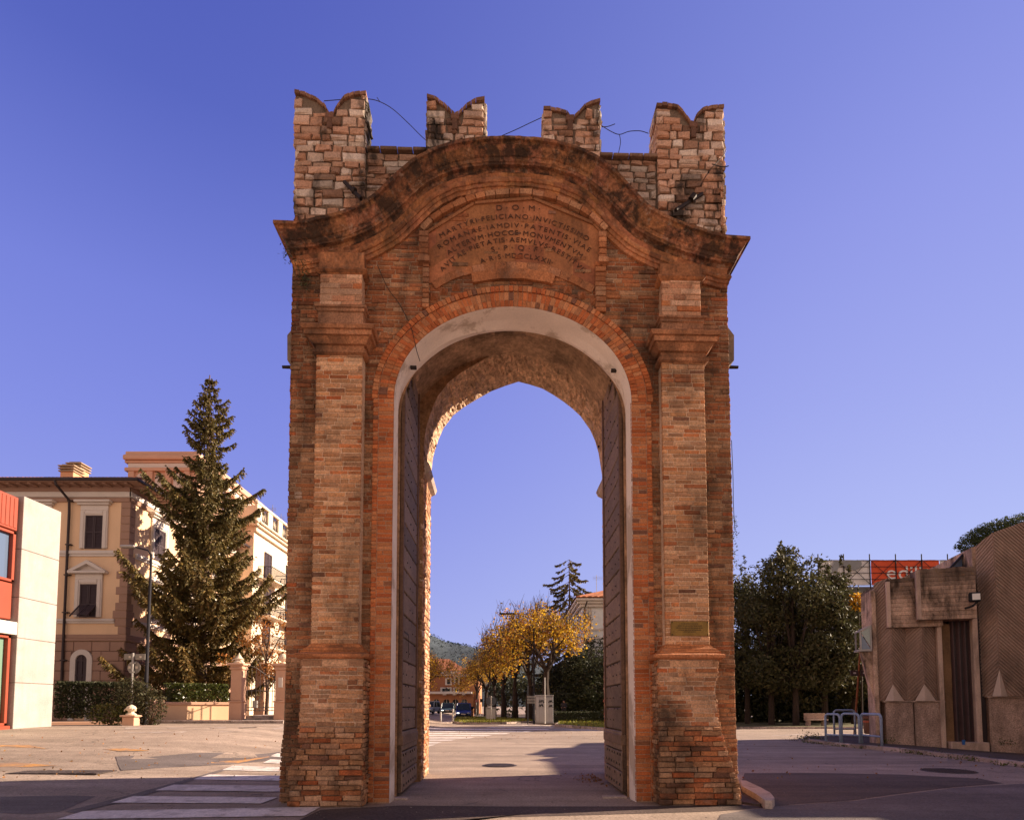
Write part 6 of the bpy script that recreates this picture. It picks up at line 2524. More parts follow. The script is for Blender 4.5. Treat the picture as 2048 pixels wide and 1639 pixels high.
M['skin'] = mat('skin', (.40, .21, .15), .6, .08, bump=0, tint=False)
M['cloth'] = mat('dark_cloth', (.035, .03, .04), .9, .2, 4, .1, bump=.1, tint=False)
p = at(1128, 1440, 53)
figure('person in dark clothes standing behind the low hedge', p.x, 53, at(1128, 1399, 53).z - 1.76, 1.76, R(-20), M['cloth'], M['skin'])

# ------------------------------------------------------------------ orange brick arcade house
OY = 104.0
ox = at(955, 1400, OY).x
oh = thing('arcade_house', 'orange brick house with four dark arches, white canopy and tiled upper floors', 'house', (ox, OY, 0))
oxp = lambda px: at(px, 1400, OY).x - ox
oz = lambda py: at(910, py, OY).z
lo_ = oxp(800)
m_ = MB()
# front wall with arched openings
zt_ = oz(1387)
edges = []
arcs = []
for c in (845, 868, 884.5, 903, 929):
    pass
ac = [852, 872.5, 893, 911, 928.5]
aw_w = 6.8
ah = oz(1404)
prev = lo_
for c in ac:
    a, b = oxp(c - aw_w), oxp(c + aw_w)
    m_.box(prev, a, 0, .5, 0, zt_)
    r0 = (b - a) / 2
    pts = [(a + r0 + r0 * math.cos(math.pi * (1 - k / 10)), ah + r0 * math.sin(math.pi * (1 - k / 10))) for k in range(11)]
    for (u, v), (u2, v2) in zip(pts, pts[1:]):
        m_.prism([(u, v), (u2, v2), (u2, zt_), (u, zt_)], 0, .5, front)
    prev = b
m_.box(prev, oxp(947), 0, .5, 0, zt_)
m_.box(lo_, oxp(947), 5, 5.3, 0, zt_, (.5, .42, .4))
m_.box(lo_, oxp(947), .5, 5, zt_ - .3, zt_ - .1, (.7, .6, .6))
UY = 1.2
ux0, ux1 = oxp(872), oxp(922)
m_.box(ux0 - 4, ux1, 2.5, 14, zt_, oz(1345), (.75, .7, .75))
m_.box(ux1, oxp(956), 1.0, 13, 0, oz(1352), (1.05, 1.05, 1.0))
m_.build('wall', M['orange_b'], oh)
for c in ac:
    a, b = oxp(c - aw_w + .6), oxp(c + aw_w - .6)
    w_ = MB()
    w_.box(a, b, .38, .42, .3, ah + 1.0)
    wo = w_.build('window', M['glass'], oh)
    w_ = MB()
    w_.box(a, b, .3, .37, ah - .5, ah - .28)
    for x in (a, (a + b) / 2 - .04, b - .08):
        w_.box(x, x + .08, .3, .37, .2, ah + 1.2)
    w_.build('window_frame', M['white_r'], wo)
m_ = MB()
m_.cbox(oxp(840), oxp(944), -1.3, .6, zt_, zt_ + .4, .03)
for c in (890, 910, 928):
    m_.box(oxp(c) - .3, oxp(c) + .3, -1.1, .0, zt_ - .2, zt_)
m_.build('canopy', M['white_r'], oh)
m_ = MB()
zc2 = oz(1345)
m_.cbox(ux0 - 5, ux1 + .9, 1.6, 14.9, zc2, zc2 + .5, .05)
m_.cbox(ux0 - 4.5, ux1 + .4, 2.1, 14.4, zc2 - .4, zc2, .05)
m_.cbox(ux1 - 1, oxp(960), .1, 13.4, oz(1352), oz(1352) + .5, .05)
m_.build('cornice', M['white_r'], oh)
m_ = MB()
zr_ = zc2 + .5
m_.add([(ux0 - 5, 1.5, zr_), (ux1 + 1, 1.5, zr_), (ux1 + 1, 15, zr_), (ux0 - 5, 15, zr_), (ux0 - 1, 8, zr_ + 2.6), (ux1 - 3, 8, zr_ + 2.6)], [(0, 1, 5, 4), (1, 2, 5), (2, 3, 4, 5), (3, 0, 4)])
zr2 = oz(1352) + .5
m_.add([(ux1 - 1, 0, zr2), (oxp(961), 0, zr2), (oxp(961), 13.5, zr2), (ux1 - 1, 13.5, zr2), (ux1 + .5, 6, zr2 + 1.6)], [(0, 1, 4), (1, 2, 4), (2, 3, 4), (3, 0, 4)])
m_.build('roof', M['tile'], oh)
for px, py0, py1, wd_ in ((894, 1366, 1355, .42), (910.5, 1364, 1350, .36), (894, 1381, 1375, .4), (910, 1381, 1375, .4), (884, 1381, 1375, .4)):
    m_ = MB()
    X = oxp(px)
    m_.cbox(X - wd_ - .2, X + wd_ + .2, 2.35, 2.5, oz(py0) - .2, oz(py1) + .2, .03)
    wo = m_.build('window_frame', M['white_r'], oh)
    m_ = MB()
    m_.box(X - wd_ + .15, X + wd_ - .15, 2.3, 2.36, oz(py0), oz(py1))
    m_.build('window', M['glass'], wo)

# ------------------------------------------------------------------ vehicles
M['van_blue'] = mat('blue_paint', (.02, .035, .22), .3, .05, bump=0, spec=.6, tint=False)
M['car_teal'] = mat('teal_paint', (.05, .085, .10), .35, .05, bump=0, spec=.6, tint=False)
M['car_grey'] = mat('silver_paint', (.30, .33, .36), .3, .05, bump=0, spec=.6, tint=False)
M['tyre'] = mat('tyre', (.02, .02, .02), .9, .1, bump=0, tint=False)
M['carglass'] = glassmat('car_glass', (.02, .025, .035), .06)
M['lampglass'] = glassmat('lamp_glass', (.75, .72, .66), .1)
M['blackp'] = mat('black_plastic', (.015, .015, .018), .6, .1, bump=0, tint=False)
hl_m, hnt, hP = NT('lit_headlight')
hP.inputs['Base Color'].default_value = (.9, .85, .75, 1)
hP.inputs['Emission Color'].default_value = (1, .93, .8, 1)
hP.inputs['Emission Strength'].default_value = 1.3


def vehicle(label, cat, name, x, y, rz, paint, L, W, H, hood, lit=True, plate=True):
    """front faces local -y; body is lofted from cross-sections"""
    o = thing(name, label, cat, (x, y, hz(x, y)), rz)
    hw = W / 2
    b = MB()
    zs_ = .32
    belt = H * .54
    prof_ = [(0.0, .30, belt * .62), (.05, .28, belt * .74), (.25, .27, belt * .84), (hood, .27, belt * .98), (hood + .02, .27, belt), (L - .15, .28, belt * 1.02), (L, .38, belt)]
    rings = []
    for (yy, z0, z1) in prof_:
        k = 1 - .12 * (yy < .04) - .04 * (yy < .2)
        w_ = hw * k
        rings.append([(-w_ + .06, yy, z0), (-w_, yy, z0 + .12), (-w_, yy, z1 - .1), (-w_ + .08, yy, z1), (w_ - .08, yy, z1), (w_, yy, z1 - .1), (w_, yy, z0 + .12), (w_ - .06, yy, z0)])
    vs = [p for r in rings for p in r]
    fs = [tuple(range(7, -1, -1)), tuple(range(len(vs) - 8, len(vs)))]
    for i in range(len(rings) - 1):
        for k in range(8):
            q = (k + 1) % 8
            fs.append((i * 8 + k, i * 8 + q, i * 8 + 8 + q, i * 8 + 8 + k))
    b.add(vs, fs)
    # roof and pillars
    ws, rt = hood - .02, hood + (H - belt) * .62
    b.cbox(-hw * .82, hw * .82, rt, L - .35, H - .09, H, .04)
    for sx in (-1, 1):
        b.path([(sx * (hw - .07), ws, belt - .02), (sx * hw * .83, rt, H - .05)], .05, 6)
        b.path([(sx * (hw - .05), L - .1, belt), (sx * hw * .83, L - .38, H - .05)], .07, 6)
        b.path([(sx * (hw - .05), hood + L * .3, belt), (sx * hw * .84, hood + L * .3, H - .05)], .05, 6)
    b.build('body', paint, o, smooth=False)
    w = MB()
    w.add([(-hw + .1, ws, belt), (hw - .1, ws, belt), (hw * .8, rt, H - .06), (-hw * .8, rt, H - .06)], [(0, 1, 2, 3)])
    w.build('windscreen', M['carglass'], o)
    w = MB()
    for sx in (-1, 1):
        w.add([(sx * (hw - .04), ws + .1, belt), (sx * (hw - .04), L - .12, belt), (sx * hw * .82, L - .4, H - .07), (sx * hw * .82, rt + .05, H - .07)], [(0, 1, 2, 3)])
    w.build('side_window', M['carglass'], o)
    for sx in (-1, 1):
        h_ = MB()
        h_.cbox(sx * hw * .68 - .15, sx * hw * .68 + .15, -.02, .2, belt * .58, belt * .70, .03)
        h_.build('headlight', hl_m if (lit and sx < 0) else M['lampglass'], o)
        mi = MB()
        mi.cbox(sx * (hw + .10) - .09, sx * (hw + .10) + .09, hood + .1, hood + .2, belt + .02, belt + .22, .03)
        mi.build('mirror', M['blackp'], o)
        for yy in (.8, L - .8):
            t = MB()
            t.tube((sx * (hw - .2), yy, .32), (sx * (hw + .01), yy, .32), .32, n=18)
            wh_ = t.build('wheel', M['tyre'], o)
            t = MB()
            t.tube((sx * (hw - .02), yy, .32), (sx * (hw + .02), yy, .32), .2, n=14)
            t.build('rim', M['steel'], wh_)
    g_ = MB()
    g_.cbox(-hw * .6, hw * .6, -.03, .03, .42, belt * .56, .02)
    g_.cbox(-hw * .92, hw * .92, -.05, .06, .2, .4, .03)
    g_.build('grille', M['blackp'], o)
    if plate:
        pl = MB()
        pl.cbox(-.26, .26, -.06, -.03, .44, .56, .005)
        pl.build('number_plate', M['white_r'], o)
    return o


p = at(926.5, 1437, 69)
vehicle('dark blue van driving towards the gate with one headlight lit', 'van', 'van', p.x, 69, R(3), M['van_blue'], 4.3, 1.8, 1.82, .95)
p = at(894, 1436, 76)
vehicle('teal car behind the white bollards, left of the blue van', 'car', 'car', p.x, 76, R(4), M['car_teal'], 4.1, 1.75, 1.5, 1.1)
p = at(849, 1437, 66)
vehicle('silver car mostly hidden by the left jamb of the arch', 'car', 'car', p.x, 66, R(-8), M['car_grey'], 4.0, 1.7, 1.45, 1.05, lit=False)
# white scooter
p = at(871.5, 1431, 84)
sc_ = thing('scooter', 'white motor scooter with a tall windshield parked before the arcade', 'scooter', (p.x, 84, 0), R(25))
m_ = MB()
m_.path([(0, -.65, .75), (0, -.5, .95), (0, -.42, .5), (0, -.1, .32), (0, .3, .35), (0, .75, .7)], [.16, .2, .17, .15, .2, .14], 8)
m_.build('body', M['white_p'], sc_, smooth=True)
m_ = MB()
m_.cbox(-.16, .16, .05, .8, .72, .84, .04)
m_.build('seat', M['blackp'], sc_)
for yy in (-.72, .68):
    m_ = MB()
    m_.tube((-.06, yy, .26), (.06, yy, .26), .26, n=16)
    m_.build('wheel', M['tyre'], sc_)
m_ = MB()
m_.tube((-.34, -.48, 1.06), (.34, -.48, 1.06), .025, n=6)
m_.build('handlebar', M['blackp'], sc_)
m_ = MB()
m_.prism([(-.24, 1.05), (.24, 1.05), (.2, 1.5), (-.2, 1.5)], -.6, -.585, front)
m_.build('windshield', M['lampglass'], sc_)
# small street things by the arcade corner
p = at(944, 1437, 71)
o = thing('gate_post', 'orange brick post with a dark cap right of the blue van', 'post', (p.x, 71, 0))
m_ = MB()
m_.cbox(-.2, .2, -.2, .2, 0, at(944, 1416, 71).z, .02)
m_.build('shaft', M['orange_b'], o)
m_ = MB()
m_.cbox(-.25, .25, -.25, .25, at(944, 1416, 71).z, at(944, 1412, 71).z, .03)
m_.build('cap', M['blackp'], o)
p = at(952.5, 1435, 80)
o = thing('no_entry_sign', 'small red no entry sign on a pole by the brick house corner', 'road sign', (p.x, 80, 0))
m_ = MB()
m_.tube((0, 0, 0), (0, 0, at(952, 1397, 80).z), .04, n=6)
m_.build('post', M['steel'], o)
m_ = MB()
zz = at(952, 1400.5, 80).z
m_.tube((0, -.05, zz), (0, -.08, zz), .22, n=18)
pl_ = m_.build('plate', mat('red_sign', (.30, .02, .02), .5, .05, bump=0, tint=False), o)
m_ = MB()
m_.box(-.15, .15, -.095, -.08, zz - .035, zz + .035)
m_.build('bar', M['white_p'], pl_)
p = at(960.5, 1436, 73)
o = thing('traffic_pole', 'white pole with a small dark panel between the brick house and the limes', 'pole', (p.x, 73, 0))
m_ = MB()
m_.tube((0, 0, 0), (0, 0, at(960, 1391, 73).z), .05, n=6)
m_.build('post', M['white_p'], o)
m_ = MB()
zz = at(960, 1400, 73).z
m_.cbox(-.05, .32, -.12, -.05, zz - .22, zz + .22, .02)
m_.build('panel', M['pole'], o)

# ------------------------------------------------------------------ wooded hill
M['hazedleaf'] = leafmat('hazed_hill_leaf', (.05, .066, .075), .2, .9, .1)  # distance haze is put into this blue-grey leaf colour
hl = MB()
HY_ = 1500.0
prof_h = [(560, 1250), (700, 1238), (800, 1255), (865, 1271), (890, 1284), (905, 1290), (930, 1294), (950, 1298), (1000, 1303), (1100, 1330), (1250, 1390), (1400, 1411)]
nxh, nyh = 90, 16
xa = at(560, 1411, HY_).x
xb = at(1400, 1411, HY_).x
grid = []
for j in range(nyh + 1):
    t = j / nyh
    row = []
    for i in range(nxh + 1):
        x = xa + (xb - xa) * i / nxh
        px = CX + (x / HY_) * F
        hh = at(px, interp(prof_h, px), HY_).z
        y = HY_ - 420 * (1 - t)
        k = math.sin(t * math.pi / 2)
        z = hh * k + (8 * math.sin(x * .02 + t * 5) + 6 * math.sin(x * .053 + t * 9)) * k * (1 - k * .8)
        row.append((x * (y / HY_ if 0 else 1), y, z - (0 if j else 5)))
    grid.append(row)
vs = [p for r in grid for p in r]
w1 = nxh + 1
hl.add(vs, [(j * w1 + i, j * w1 + i + 1, (j + 1) * w1 + i + 1, (j + 1) * w1 + i) for j in range(nyh) for i in range(nxh)])
tag(hl.build('hill', mat('hazed_hill_scrub', (.055, .07, .082), .95, .25, .02, .3, .12, .5, .15, 2.0, tint=False), smooth=True), kind='structure')  # scrub colour carries the distance haze too
P = []
for _ in range(9000):
    i, j = rnd.random() * nxh, rnd.random() * nyh
    i0, j0 = min(nxh - 1, int(i)), min(nyh - 1, int(j))
    a = Vector(grid[j0][i0]).lerp(Vector(grid[j0 + 1][i0 + 1]), rnd.random())
    P.append((a.x + rnd.uniform(-6, 6), a.y, a.z + rnd.uniform(0, 5)))
for k in range(9):
    px = 897 + k * 3.2 + rnd.uniform(-1, 1)
    a = at(px, interp(prof_h, px), HY_)
    for _ in range(30):
        P.append((a.x + rnd.gauss(0, 1.3), HY_, a.z + rnd.uniform(0, 7)))
tag(leaves('hill_wood', P, 3.4, M['hazedleaf'], None, tv=.25, asp=.8), 'distant dark wood covering the hillside', 'wood', kind='stuff')
# ================================================================== RIGHT: ribbed concrete building, trees, railings
M['ribs'] = mat('ribbed_concrete', (.32, .22, .17), .92, .22, 1.2, .25, 25, .3, 30, .01, stain=.35, stain_scale=1.2, stain_stretch=.3)
M['boards'] = mat('stained_board_concrete', (.54, .37, .27), .92, .3, 1.6, .3, 20, .6, 14, .03, stain=.93, stain_col=(.035, .022, .014), stain_scale=1.6, stain_stretch=.35, stain_lo=.45, stain_hi=.62, lichen=.4, lichen_col=(.27, .15, .03))
M['agg'] = mat('exposed_aggregate', (.46, .32, .255), .95, .15, 1.5, .55, 26, 1.0, 32, .03, stain=.45, stain_scale=1.3, stain_stretch=.3)
M['conc_r'] = mat('smooth_concrete', (.55, .40, .315), .9, .18, 1.5, .15, 25, .3, 25, .01, stain=.5, stain_scale=1.5, stain_stretch=.2)
M['pale_c'] = mat('pale_smooth_concrete', (.54, .42, .35), .9, .12, 1.5, .1, 25, .2, 25, .01)
M['darkdoor'] = mat('dark_metal_door', (.075, .05, .05), .55, .15, 2, .1, bump=.05, metal=.2)
M['hoop'] = mat('blue_grey_paint', (.27, .34, .47), .5, .15, 5, .25, 30, .1, tint=False, stain=.5, stain_col=(.2, .1, .06), stain_scale=9, stain_stretch=1, stain_lo=.6, stain_hi=.66)

BF = Vector((13.75, 22.5, 0))                      # left end of the facade in the picture
BN = Vector((18.5, 21.3, 0))                       # at the picture edge
BD = (BN - BF).normalized()                        # along the facade, left to right
BO = Vector((BD.y, -BD.x, 0))                      # outwards, to the road
rib = thing('ribbed_building', 'low brown concrete building with ribbed folded panels, board-marked beams and a dark metal door', 'building', BF)
ang = math.atan2(BD.y, BD.x)


def rb(px, py, d=0.0):
    o = BF + BO * d
    dr_ = ray(px, py)
    t = (o - Vector((0, 0, EYE))).dot(BO) / dr_.dot(BO)
    p = Vector((0, 0, EYE)) + dr_ * t
    return (p - BF).dot(BD), p.z


def mpr_(s, d, z):
    p = BD * s + BO * d
    return (p.x, p.y, z)


SB = lambda px, d=0.0, py=1400: rb(px, py, d)[0]
ZB_ = lambda px, py, d=0.0: rb(px, py, d)[1]
GZ = .13                                           # pavement level


def clip(poly, f):
    out = []
    for i in range(len(poly)):
        a, b = poly[i - 1], poly[i]
        fa, fb = f(a), f(b)
        if (fa >= 0) != (fb >= 0):
            t = fa / (fa - fb)
            out.append((a[0] + (b[0] - a[0]) * t, a[1] + (b[1] - a[1]) * t))
        if fb >= 0:
            out.append(b)
    return out


def fold(s0, d0, s1, d1, z0, zt0, zt1, direction, pitch, par, tri=None):
    """one leaning facet of a folded panel: backing plate plus diagonal ribs"""
    L = math.hypot(s1 - s0, d1 - d0)
    nd_, ns_ = (s1 - s0) / L, -(d1 - d0) / L          # outward normal in (d, s)
    mpf = lambda t, e, z: mpr_(s0 + (s1 - s0) * t / L + ns_ * e, d0 + (d1 - d0) * t / L + nd_ * e, z)
    top = lambda t: zt0 + (zt1 - zt0) * t / L
    mb = MB()
    base = [(0, z0), (L, z0), (L, top(L)), (0, top(0))]
    if tri:
        side, tw, th = tri                             # cut the corner where the pyramid stands
        base = [(0, z0), (L - tw, z0), (L, z0 + th), (L, top(L)), (0, top(0))] if side == 1 else [(tw, z0), (L, z0), (L, top(L)), (0, top(0)), (0, z0 + th)]
    mb.prism(base, -.05, 0, mpf)
    k = direction
    H = max(zt0, zt1) - z0
    c = -L - .1
    while c < H + L:
        strip = [(0, z0 + c), (L, z0 + c + k * L), (L, z0 + c + k * L + pitch * .5), (0, z0 + c + pitch * .5)]
        q = strip
        for (x1, y1), (x2, y2) in zip(base, base[1:] + base[:1]):
            q = clip(q, lambda p, x1=x1, y1=y1, x2=x2, y2=y2: (x2 - x1) * (p[1] - y1) - (y2 - y1) * (p[0] - x1)) if q else q
        if q and len(q) > 2:
            g_ = rnd.uniform(.9, 1.12)
            mb.prism(q, 0, .034, mpf, (g_ * 1.12,) * 3)
        c += pitch
    mb.build('ribbed_panel', M['ribs'], par)


s0_, sN = 0.0, SB(2048)
sDoorL, sDoorR = SB(1884), SB(1958)
RD = .42                                             # how far ridges stand out
# small folded panels between the end fin and the door
zpl = ZB_(1825, 1401)
ztp = ZB_(1835, 1253)
pxs = [(1757, 0), (1787, 1), (1815, 0), (1850, 1), (1880, 0)]
q = [(SB(px, RD if r else .08), RD if r else .08) for px, r in pxs]
for i, ((a, da), (b, db)) in enumerate(zip(q, q[1:])):
    up = i % 2 == 0
    zt0 = ZB_(1770, 1165) if i == 0 else ztp
    fold(a, da, b, db, zpl, zt0, zt0 + .1 if i == 0 else ztp, 1.0 if up else -1.0, .135, rib, (1 if up else 0, (math.hypot(b - a, db - da)) * .62, .62))
# big fold nearer the viewer
zpl2 = ZB_(1990, 1392)
b0, b1, b2 = SB(1966, .06), SB(2002, RD + .1), SB(2048, 0) + 1.9
zt_a, zt_b = ZB_(1960, 1092), ZB_(2040, 1062)
fold(b0, .06, b1, RD + .1, zpl2, zt_a, zt_a + .35, 1.0, .135, rib, (1, (b1 - b0) * .6, .95))
fold(b1, RD + .1, b2, .06, zpl2, zt_a + .35, zt_b + .9, -1.0, .135, rib, (0, (b1 - b0) * .75, .95))
fold(b2, .06, b2 + 1.8, RD + .1, zpl2, zt_b + .9, zt_b + .9, 1.0, .135, rib)
# pale pyramids below the ridges
for (sr, dr2, w_, wr_, h_, zz) in ((q[1][0], q[1][1], .66 * (q[1][0] - q[0][0]), .66 * (q[2][0] - q[1][0]), .62, zpl), (q[3][0], q[3][1], .66 * (q[3][0] - q[2][0]), .66 * (q[4][0] - q[3][0]), .62, zpl), (b1, RD + .1, .64 * (b1 - b0), .8 * (b1 - b0), .97, zpl2)):
    py_ = MB()
    tip = mpr_(sr, dr2, zz + h_)
    e = [mpr_(sr - w_, dr2 - .03 - w_ * .2, zz), mpr_(sr, dr2 + .03, zz), mpr_(sr + wr_, dr2 - .03 - wr_ * .2, zz), mpr_(sr, -.1, zz)]
    py_.add(e + [tip], [(0, 1, 4), (1, 2, 4), (2, 3, 4), (3, 0, 4)])
    py_.build('pyramid_base', M['pale_c'], rib)
# aggregate plinths
for a, b, zz in ((SB(1766), SB(1822), zpl), (SB(1823), SB(1881), zpl), (SB(1970), b2 + 5, zpl2)):
    pl = MB()
    pl.cbox(a, b - .02, -.3, .26, -.6, zz - .05, .02, mp=mpr_)
    pl.build('plinth', M['agg'], rib)
for a, b, zz in ((SB(1762), SB(1883), zpl), (SB(1967), b2 + 5, zpl2)):
    pl = MB()
    pl.cbox(a, b, -.3, .30, zz - .05, zz + .01, .012, mp=mpr_)
    pl.build('ledge', M['conc_r'], rib)
for a, b, d_ in ((SB(1881.5, .4), SB(1891, .4), .42), (SB(1953, .4), SB(1964, .4), .42)):
    pl = MB()
    pl.cbox(a, b, -.3, .36, -.5, ZB_(1890, 1238) + .3, .02, mp=mpr_)
    pl.build('door_jamb', M['conc_r'], rib)
dm = MB()
a, am, b = SB(1891, .0), SB(1905, .1), SB(1953, .0)
dm.box(a - .1, am, -.1, .12, -.5, ZB_(1900, 1248), mp=mpr_)
dm.build('side_panel', mat('brown_panel', (.21, .12, .06), .8, .3, 1.2, .2, 20, .2, stain=.5, stain_scale=1.5, stain_stretch=.3), rib)
dm = MB()
dm.box(am, b + .3, -.1, .06, -.4, ZB_(1930, 1236, -.4), (.6, .6, .6), mp=mpr_)
n_ = 5
bb = b + .15
for k in range(n_):
    x0_, x1_ = am + (bb - am) * (k + .08) / n_, am + (bb - am) * (k + .78) / n_
    dm.prism([(x0_, 0), (x1_, 0), (x1_ - .05, .1), (x0_ + .05, .1)], -.1, ZB_(1930, 1236, -.4), lambda p, d_, q_: mpr_(p, .06 + q_, d_), (1.25, 1.15, 1.15))
dm.build('metal_door', M['darkdoor'], rib)
dm = MB()
dm.cbox(a - .1, b + .1, -.1, .55, -.5, ZB_(1925, 1483, .5), .02, mp=mpr_)
dm.build('doorstep', M['conc_r'], rib)


def boards(s_a, s_b, z_a, z_b, dd, back=-2.5):
    bm = MB()
    nb = max(3, int((z_b - z_a) / .15))
    bm.box(s_a + .01, s_b - .01, back, dd - .02, z_a + .01, z_b - .01, (.8, .75, .7), mp=mpr_)
    for i in range(nb):
        g_ = rnd.uniform(.8, 1.2) * (1 - .72 * ((i + .5) / nb) ** 2.2)
        j = rnd.uniform(0, .018)
        bm.cbox(s_a, s_b, dd - .05, dd + j, z_a + (z_b - z_a) * i / nb + .004, z_a + (z_b - z_a) * (i + 1) / nb - .004, .006, (g_, g_, g_), mp=mpr_)
        bm.cbox(s_a - j, s_a + .04, back, dd - .03, z_a + (z_b - z_a) * i / nb + .004, z_a + (z_b - z_a) * (i + 1) / nb - .004, .006, (g_, g_, g_), mp=mpr_)
    for k in range(int((s_b - s_a) / .25)):           # ragged, weathered upper edge
        x_ = s_a + rnd.random() * (s_b - s_a - .2)
        bm.cbox(x_, x_ + rnd.uniform(.1, .3), dd - .3, dd - .01, z_b - .02, z_b + rnd.uniform(.0, .04), .008, (.5, .45, .4), mp=mpr_)
    bm.build('beam', M['boards'], rib)


D1, D2 = .50, .80
boards(SB(1783, D1), SB(1893, D1), ZB_(1800, 1254, D1), ZB_(1800, 1156, D1), D1)
boards(SB(1846, D2), SB(1962, D2), ZB_(1880, 1238, D2), ZB_(1880, 1136, D2), D2)
for px0, px1, d_, y0, y1 in ((1781, 1789, D1 + .035, 1254, 1162), (1842, 1851, D2 + .035, 1238, 1140)):
    ed = MB()
    ed.cbox(SB(px0, d_), SB(px1, d_), d_ - .12, d_, ZB_(px0, y0, d_), ZB_(px0, y1, d_), .01, mp=mpr_)
    ed.build('beam_end', M['conc_r'], rib)
fz = ZB_(1750, 1182)
fn = MB()
fn.cbox(SB(1744), SB(1753), -.45, .3, -.5, fz, .02, mp=mpr_)
fn.cbox(SB(1754), SB(1758), -.45, .12, -.5, fz + .1, .01, mp=mpr_)
zt_f = ZB_(1725, 1301)
fn.prism([(SB(1744), ZB_(1744, 1398)), (SB(1744), zt_f), (SB(1723), zt_f), (SB(1724), zt_f - .12)], -.1, .2, mpr_)
fn.build('end_fin', M['boards'], rib)
rf_ = MB()


def skew(s_a, s_b, d0, d1, z0, z1, col=(1, 1, 1)):
    k_ = 4.3 * (d0 - d1) / 9
    rf_.prism([(s_a, d0), (s_b, d0), (s_b + k_, d1), (s_a + k_, d1)], z0, z1, lambda p, e, r: mpr_(p, r, e), col)


skew(SB(1746), SB(1783, 0), -.35, -7, fz - 1.6, fz - .08)
skew(SB(1783), SB(1846), -.35, -7.2, ZB_(1800, 1158) - 1.6, ZB_(1800, 1158) - .08)
skew(SB(1846), SB(1962), -.35, -7.4, ZB_(1880, 1139) - 1.6, ZB_(1880, 1139) - .08)
skew(SB(1747), SB(1881), -.46, -7.1, -.5, zpl + 2.6)
skew(SB(1881), SB(1962), -.2, -7.3, -.5, ZB_(1880, 1139) - .1, (.5, .4, .35))
rf_.prism([(SB(1960), -.5), (b2 + 3.4, -.5), (b2 + 3.4, zt_b + .6), (SB(1960), zt_a)], -7, -.1, mpr_)
rf_.prism([(SB(1752), fz), (SB(1842), ZB_(1842, 1142)), (SB(1842), ZB_(1842, 1152)), (SB(1752), fz - .12)], -.6, .1, mpr_)
rf_.build('roof_block', M['boards'], rib)
# wing of the same building turning towards the viewer, outside the picture on the right
wg = MB()
wg.cbox(18.9, 27, 17.45, 21.0, -.5, 8.3, .03)
wg.cbox(18.2, 27, 12.0, 16.75, -.5, 6.9, .03)
wg.cbox(18.25, 27, 3.0, 12.0, -.5, 6.2, .03)
for k in range(18):
    wg.cbox(18.02, 18.2, 3.2 + k * .74, 3.5 + k * .74, -.5, 5.2, .02)
wg.build('side_wing', M['conc_r'], rib, world=True)
gl_ = MB()
gl_.prism([(SB(1925), ZB_(1925, 1133)), (SB(1959), ZB_(1958, 1133)), (SB(1959), ZB_(1958, 1100))], -.9, -.8, mpr_)
gl_.build('roof_glass', M['bluegl'], rib)
gl_ = MB()
gl_.prism([(SB(1922), ZB_(1922, 1133)), (SB(1959), ZB_(1958, 1096)), (SB(1959), ZB_(1958, 1102)), (SB(1928), ZB_(1928, 1133))], -.8, -.7, mpr_)
gl_.build('roof_glass_bar', M['pole'], rib)
# glazed corner box
gb = MB()
ga, gbb = SB(1719), SB(1742)
z0_, z1_, z2_ = ZB_(1730, 1299), ZB_(1722, 1262), ZB_(1742, 1252)
gb.box(ga - .05, gbb, -.3, .3, z0_ - .07, z0_, mp=mpr_)
for x_, zz in ((ga, z1_), (gbb - .04, z2_)):
    gb.box(x_, x_ + .05, .25, .3, z0_, zz, mp=mpr_)
    gb.box(x_, x_ + .05, -.3, -.25, z0_, zz, mp=mpr_)
gb.prism([(ga, z1_ - .05), (gbb, z2_ - .05), (gbb, z2_ + .02), (ga, z1_ + .02)], -.3, .3, mpr_)
g0_ = gb.build('glazed_box', M['steel'], rib)
gb = MB()
gb.prism([(ga + .05, z1_ - .06), (gbb - .04, z2_ - .06), (gbb - .04, z0_ + .1)], .265, .28, mpr_)
gb.build('glass', mat('milky_glass', (.36, .42, .38), .2, .1, bump=0, tint=False), g0_)
gb = MB()
gb.prism([(ga + .05, z0_), (ga + .05, z1_ - .12), (gbb - .06, z0_ + .06), (gbb - .06, z0_)], .262, .277, mpr_)
gb.build('glass', M['bluegl'], g0_)
# floodlight
fl = MB()
s_, z_ = rb(1947, 1205, 1.0)
fl.cbox(s_ - .16, s_ + .16, 1.0, 1.2, z_ + .02, z_ + .36, .03, mp=mpr_)
fl.path([mpr_(s_ + .1, 1.08, z_ + .05), mpr_(s_ - .05, 1.05, z_ - .12), mpr_(s_ - .2, .85, z_ - .16)], .035, 6)
f0 = fl.build('floodlight', M['blackp'], rib)
fl = MB()
fl.box(s_ - .12, s_ + .12, 1.2, 1.215, z_ + .08, z_ + .30, mp=mpr_)
fl.build('lamp_glass', M['lampglass'], f0)

# pavement with kerb in front of it
kl = [gxy(x, y - 4) for x, y in ((1606, 1480), (1612, 1486), (1640, 1491), (1700, 1498), (1765, 1504), (1850, 1513), (1950, 1525), (2048, 1538))]
dx_, dy_ = kl[-1][0] - kl[-2][0], kl[-1][1] - kl[-2][1]
for k in range(1, 4):
    kl.append((kl[7][0] + dx_ * 1.5 * k, kl[7][1] + dy_ * 1.5 * k))
inner = [(p[0] + .22, p[1] + .12) for p in kl]
pv_ = MB()
kb = MB()


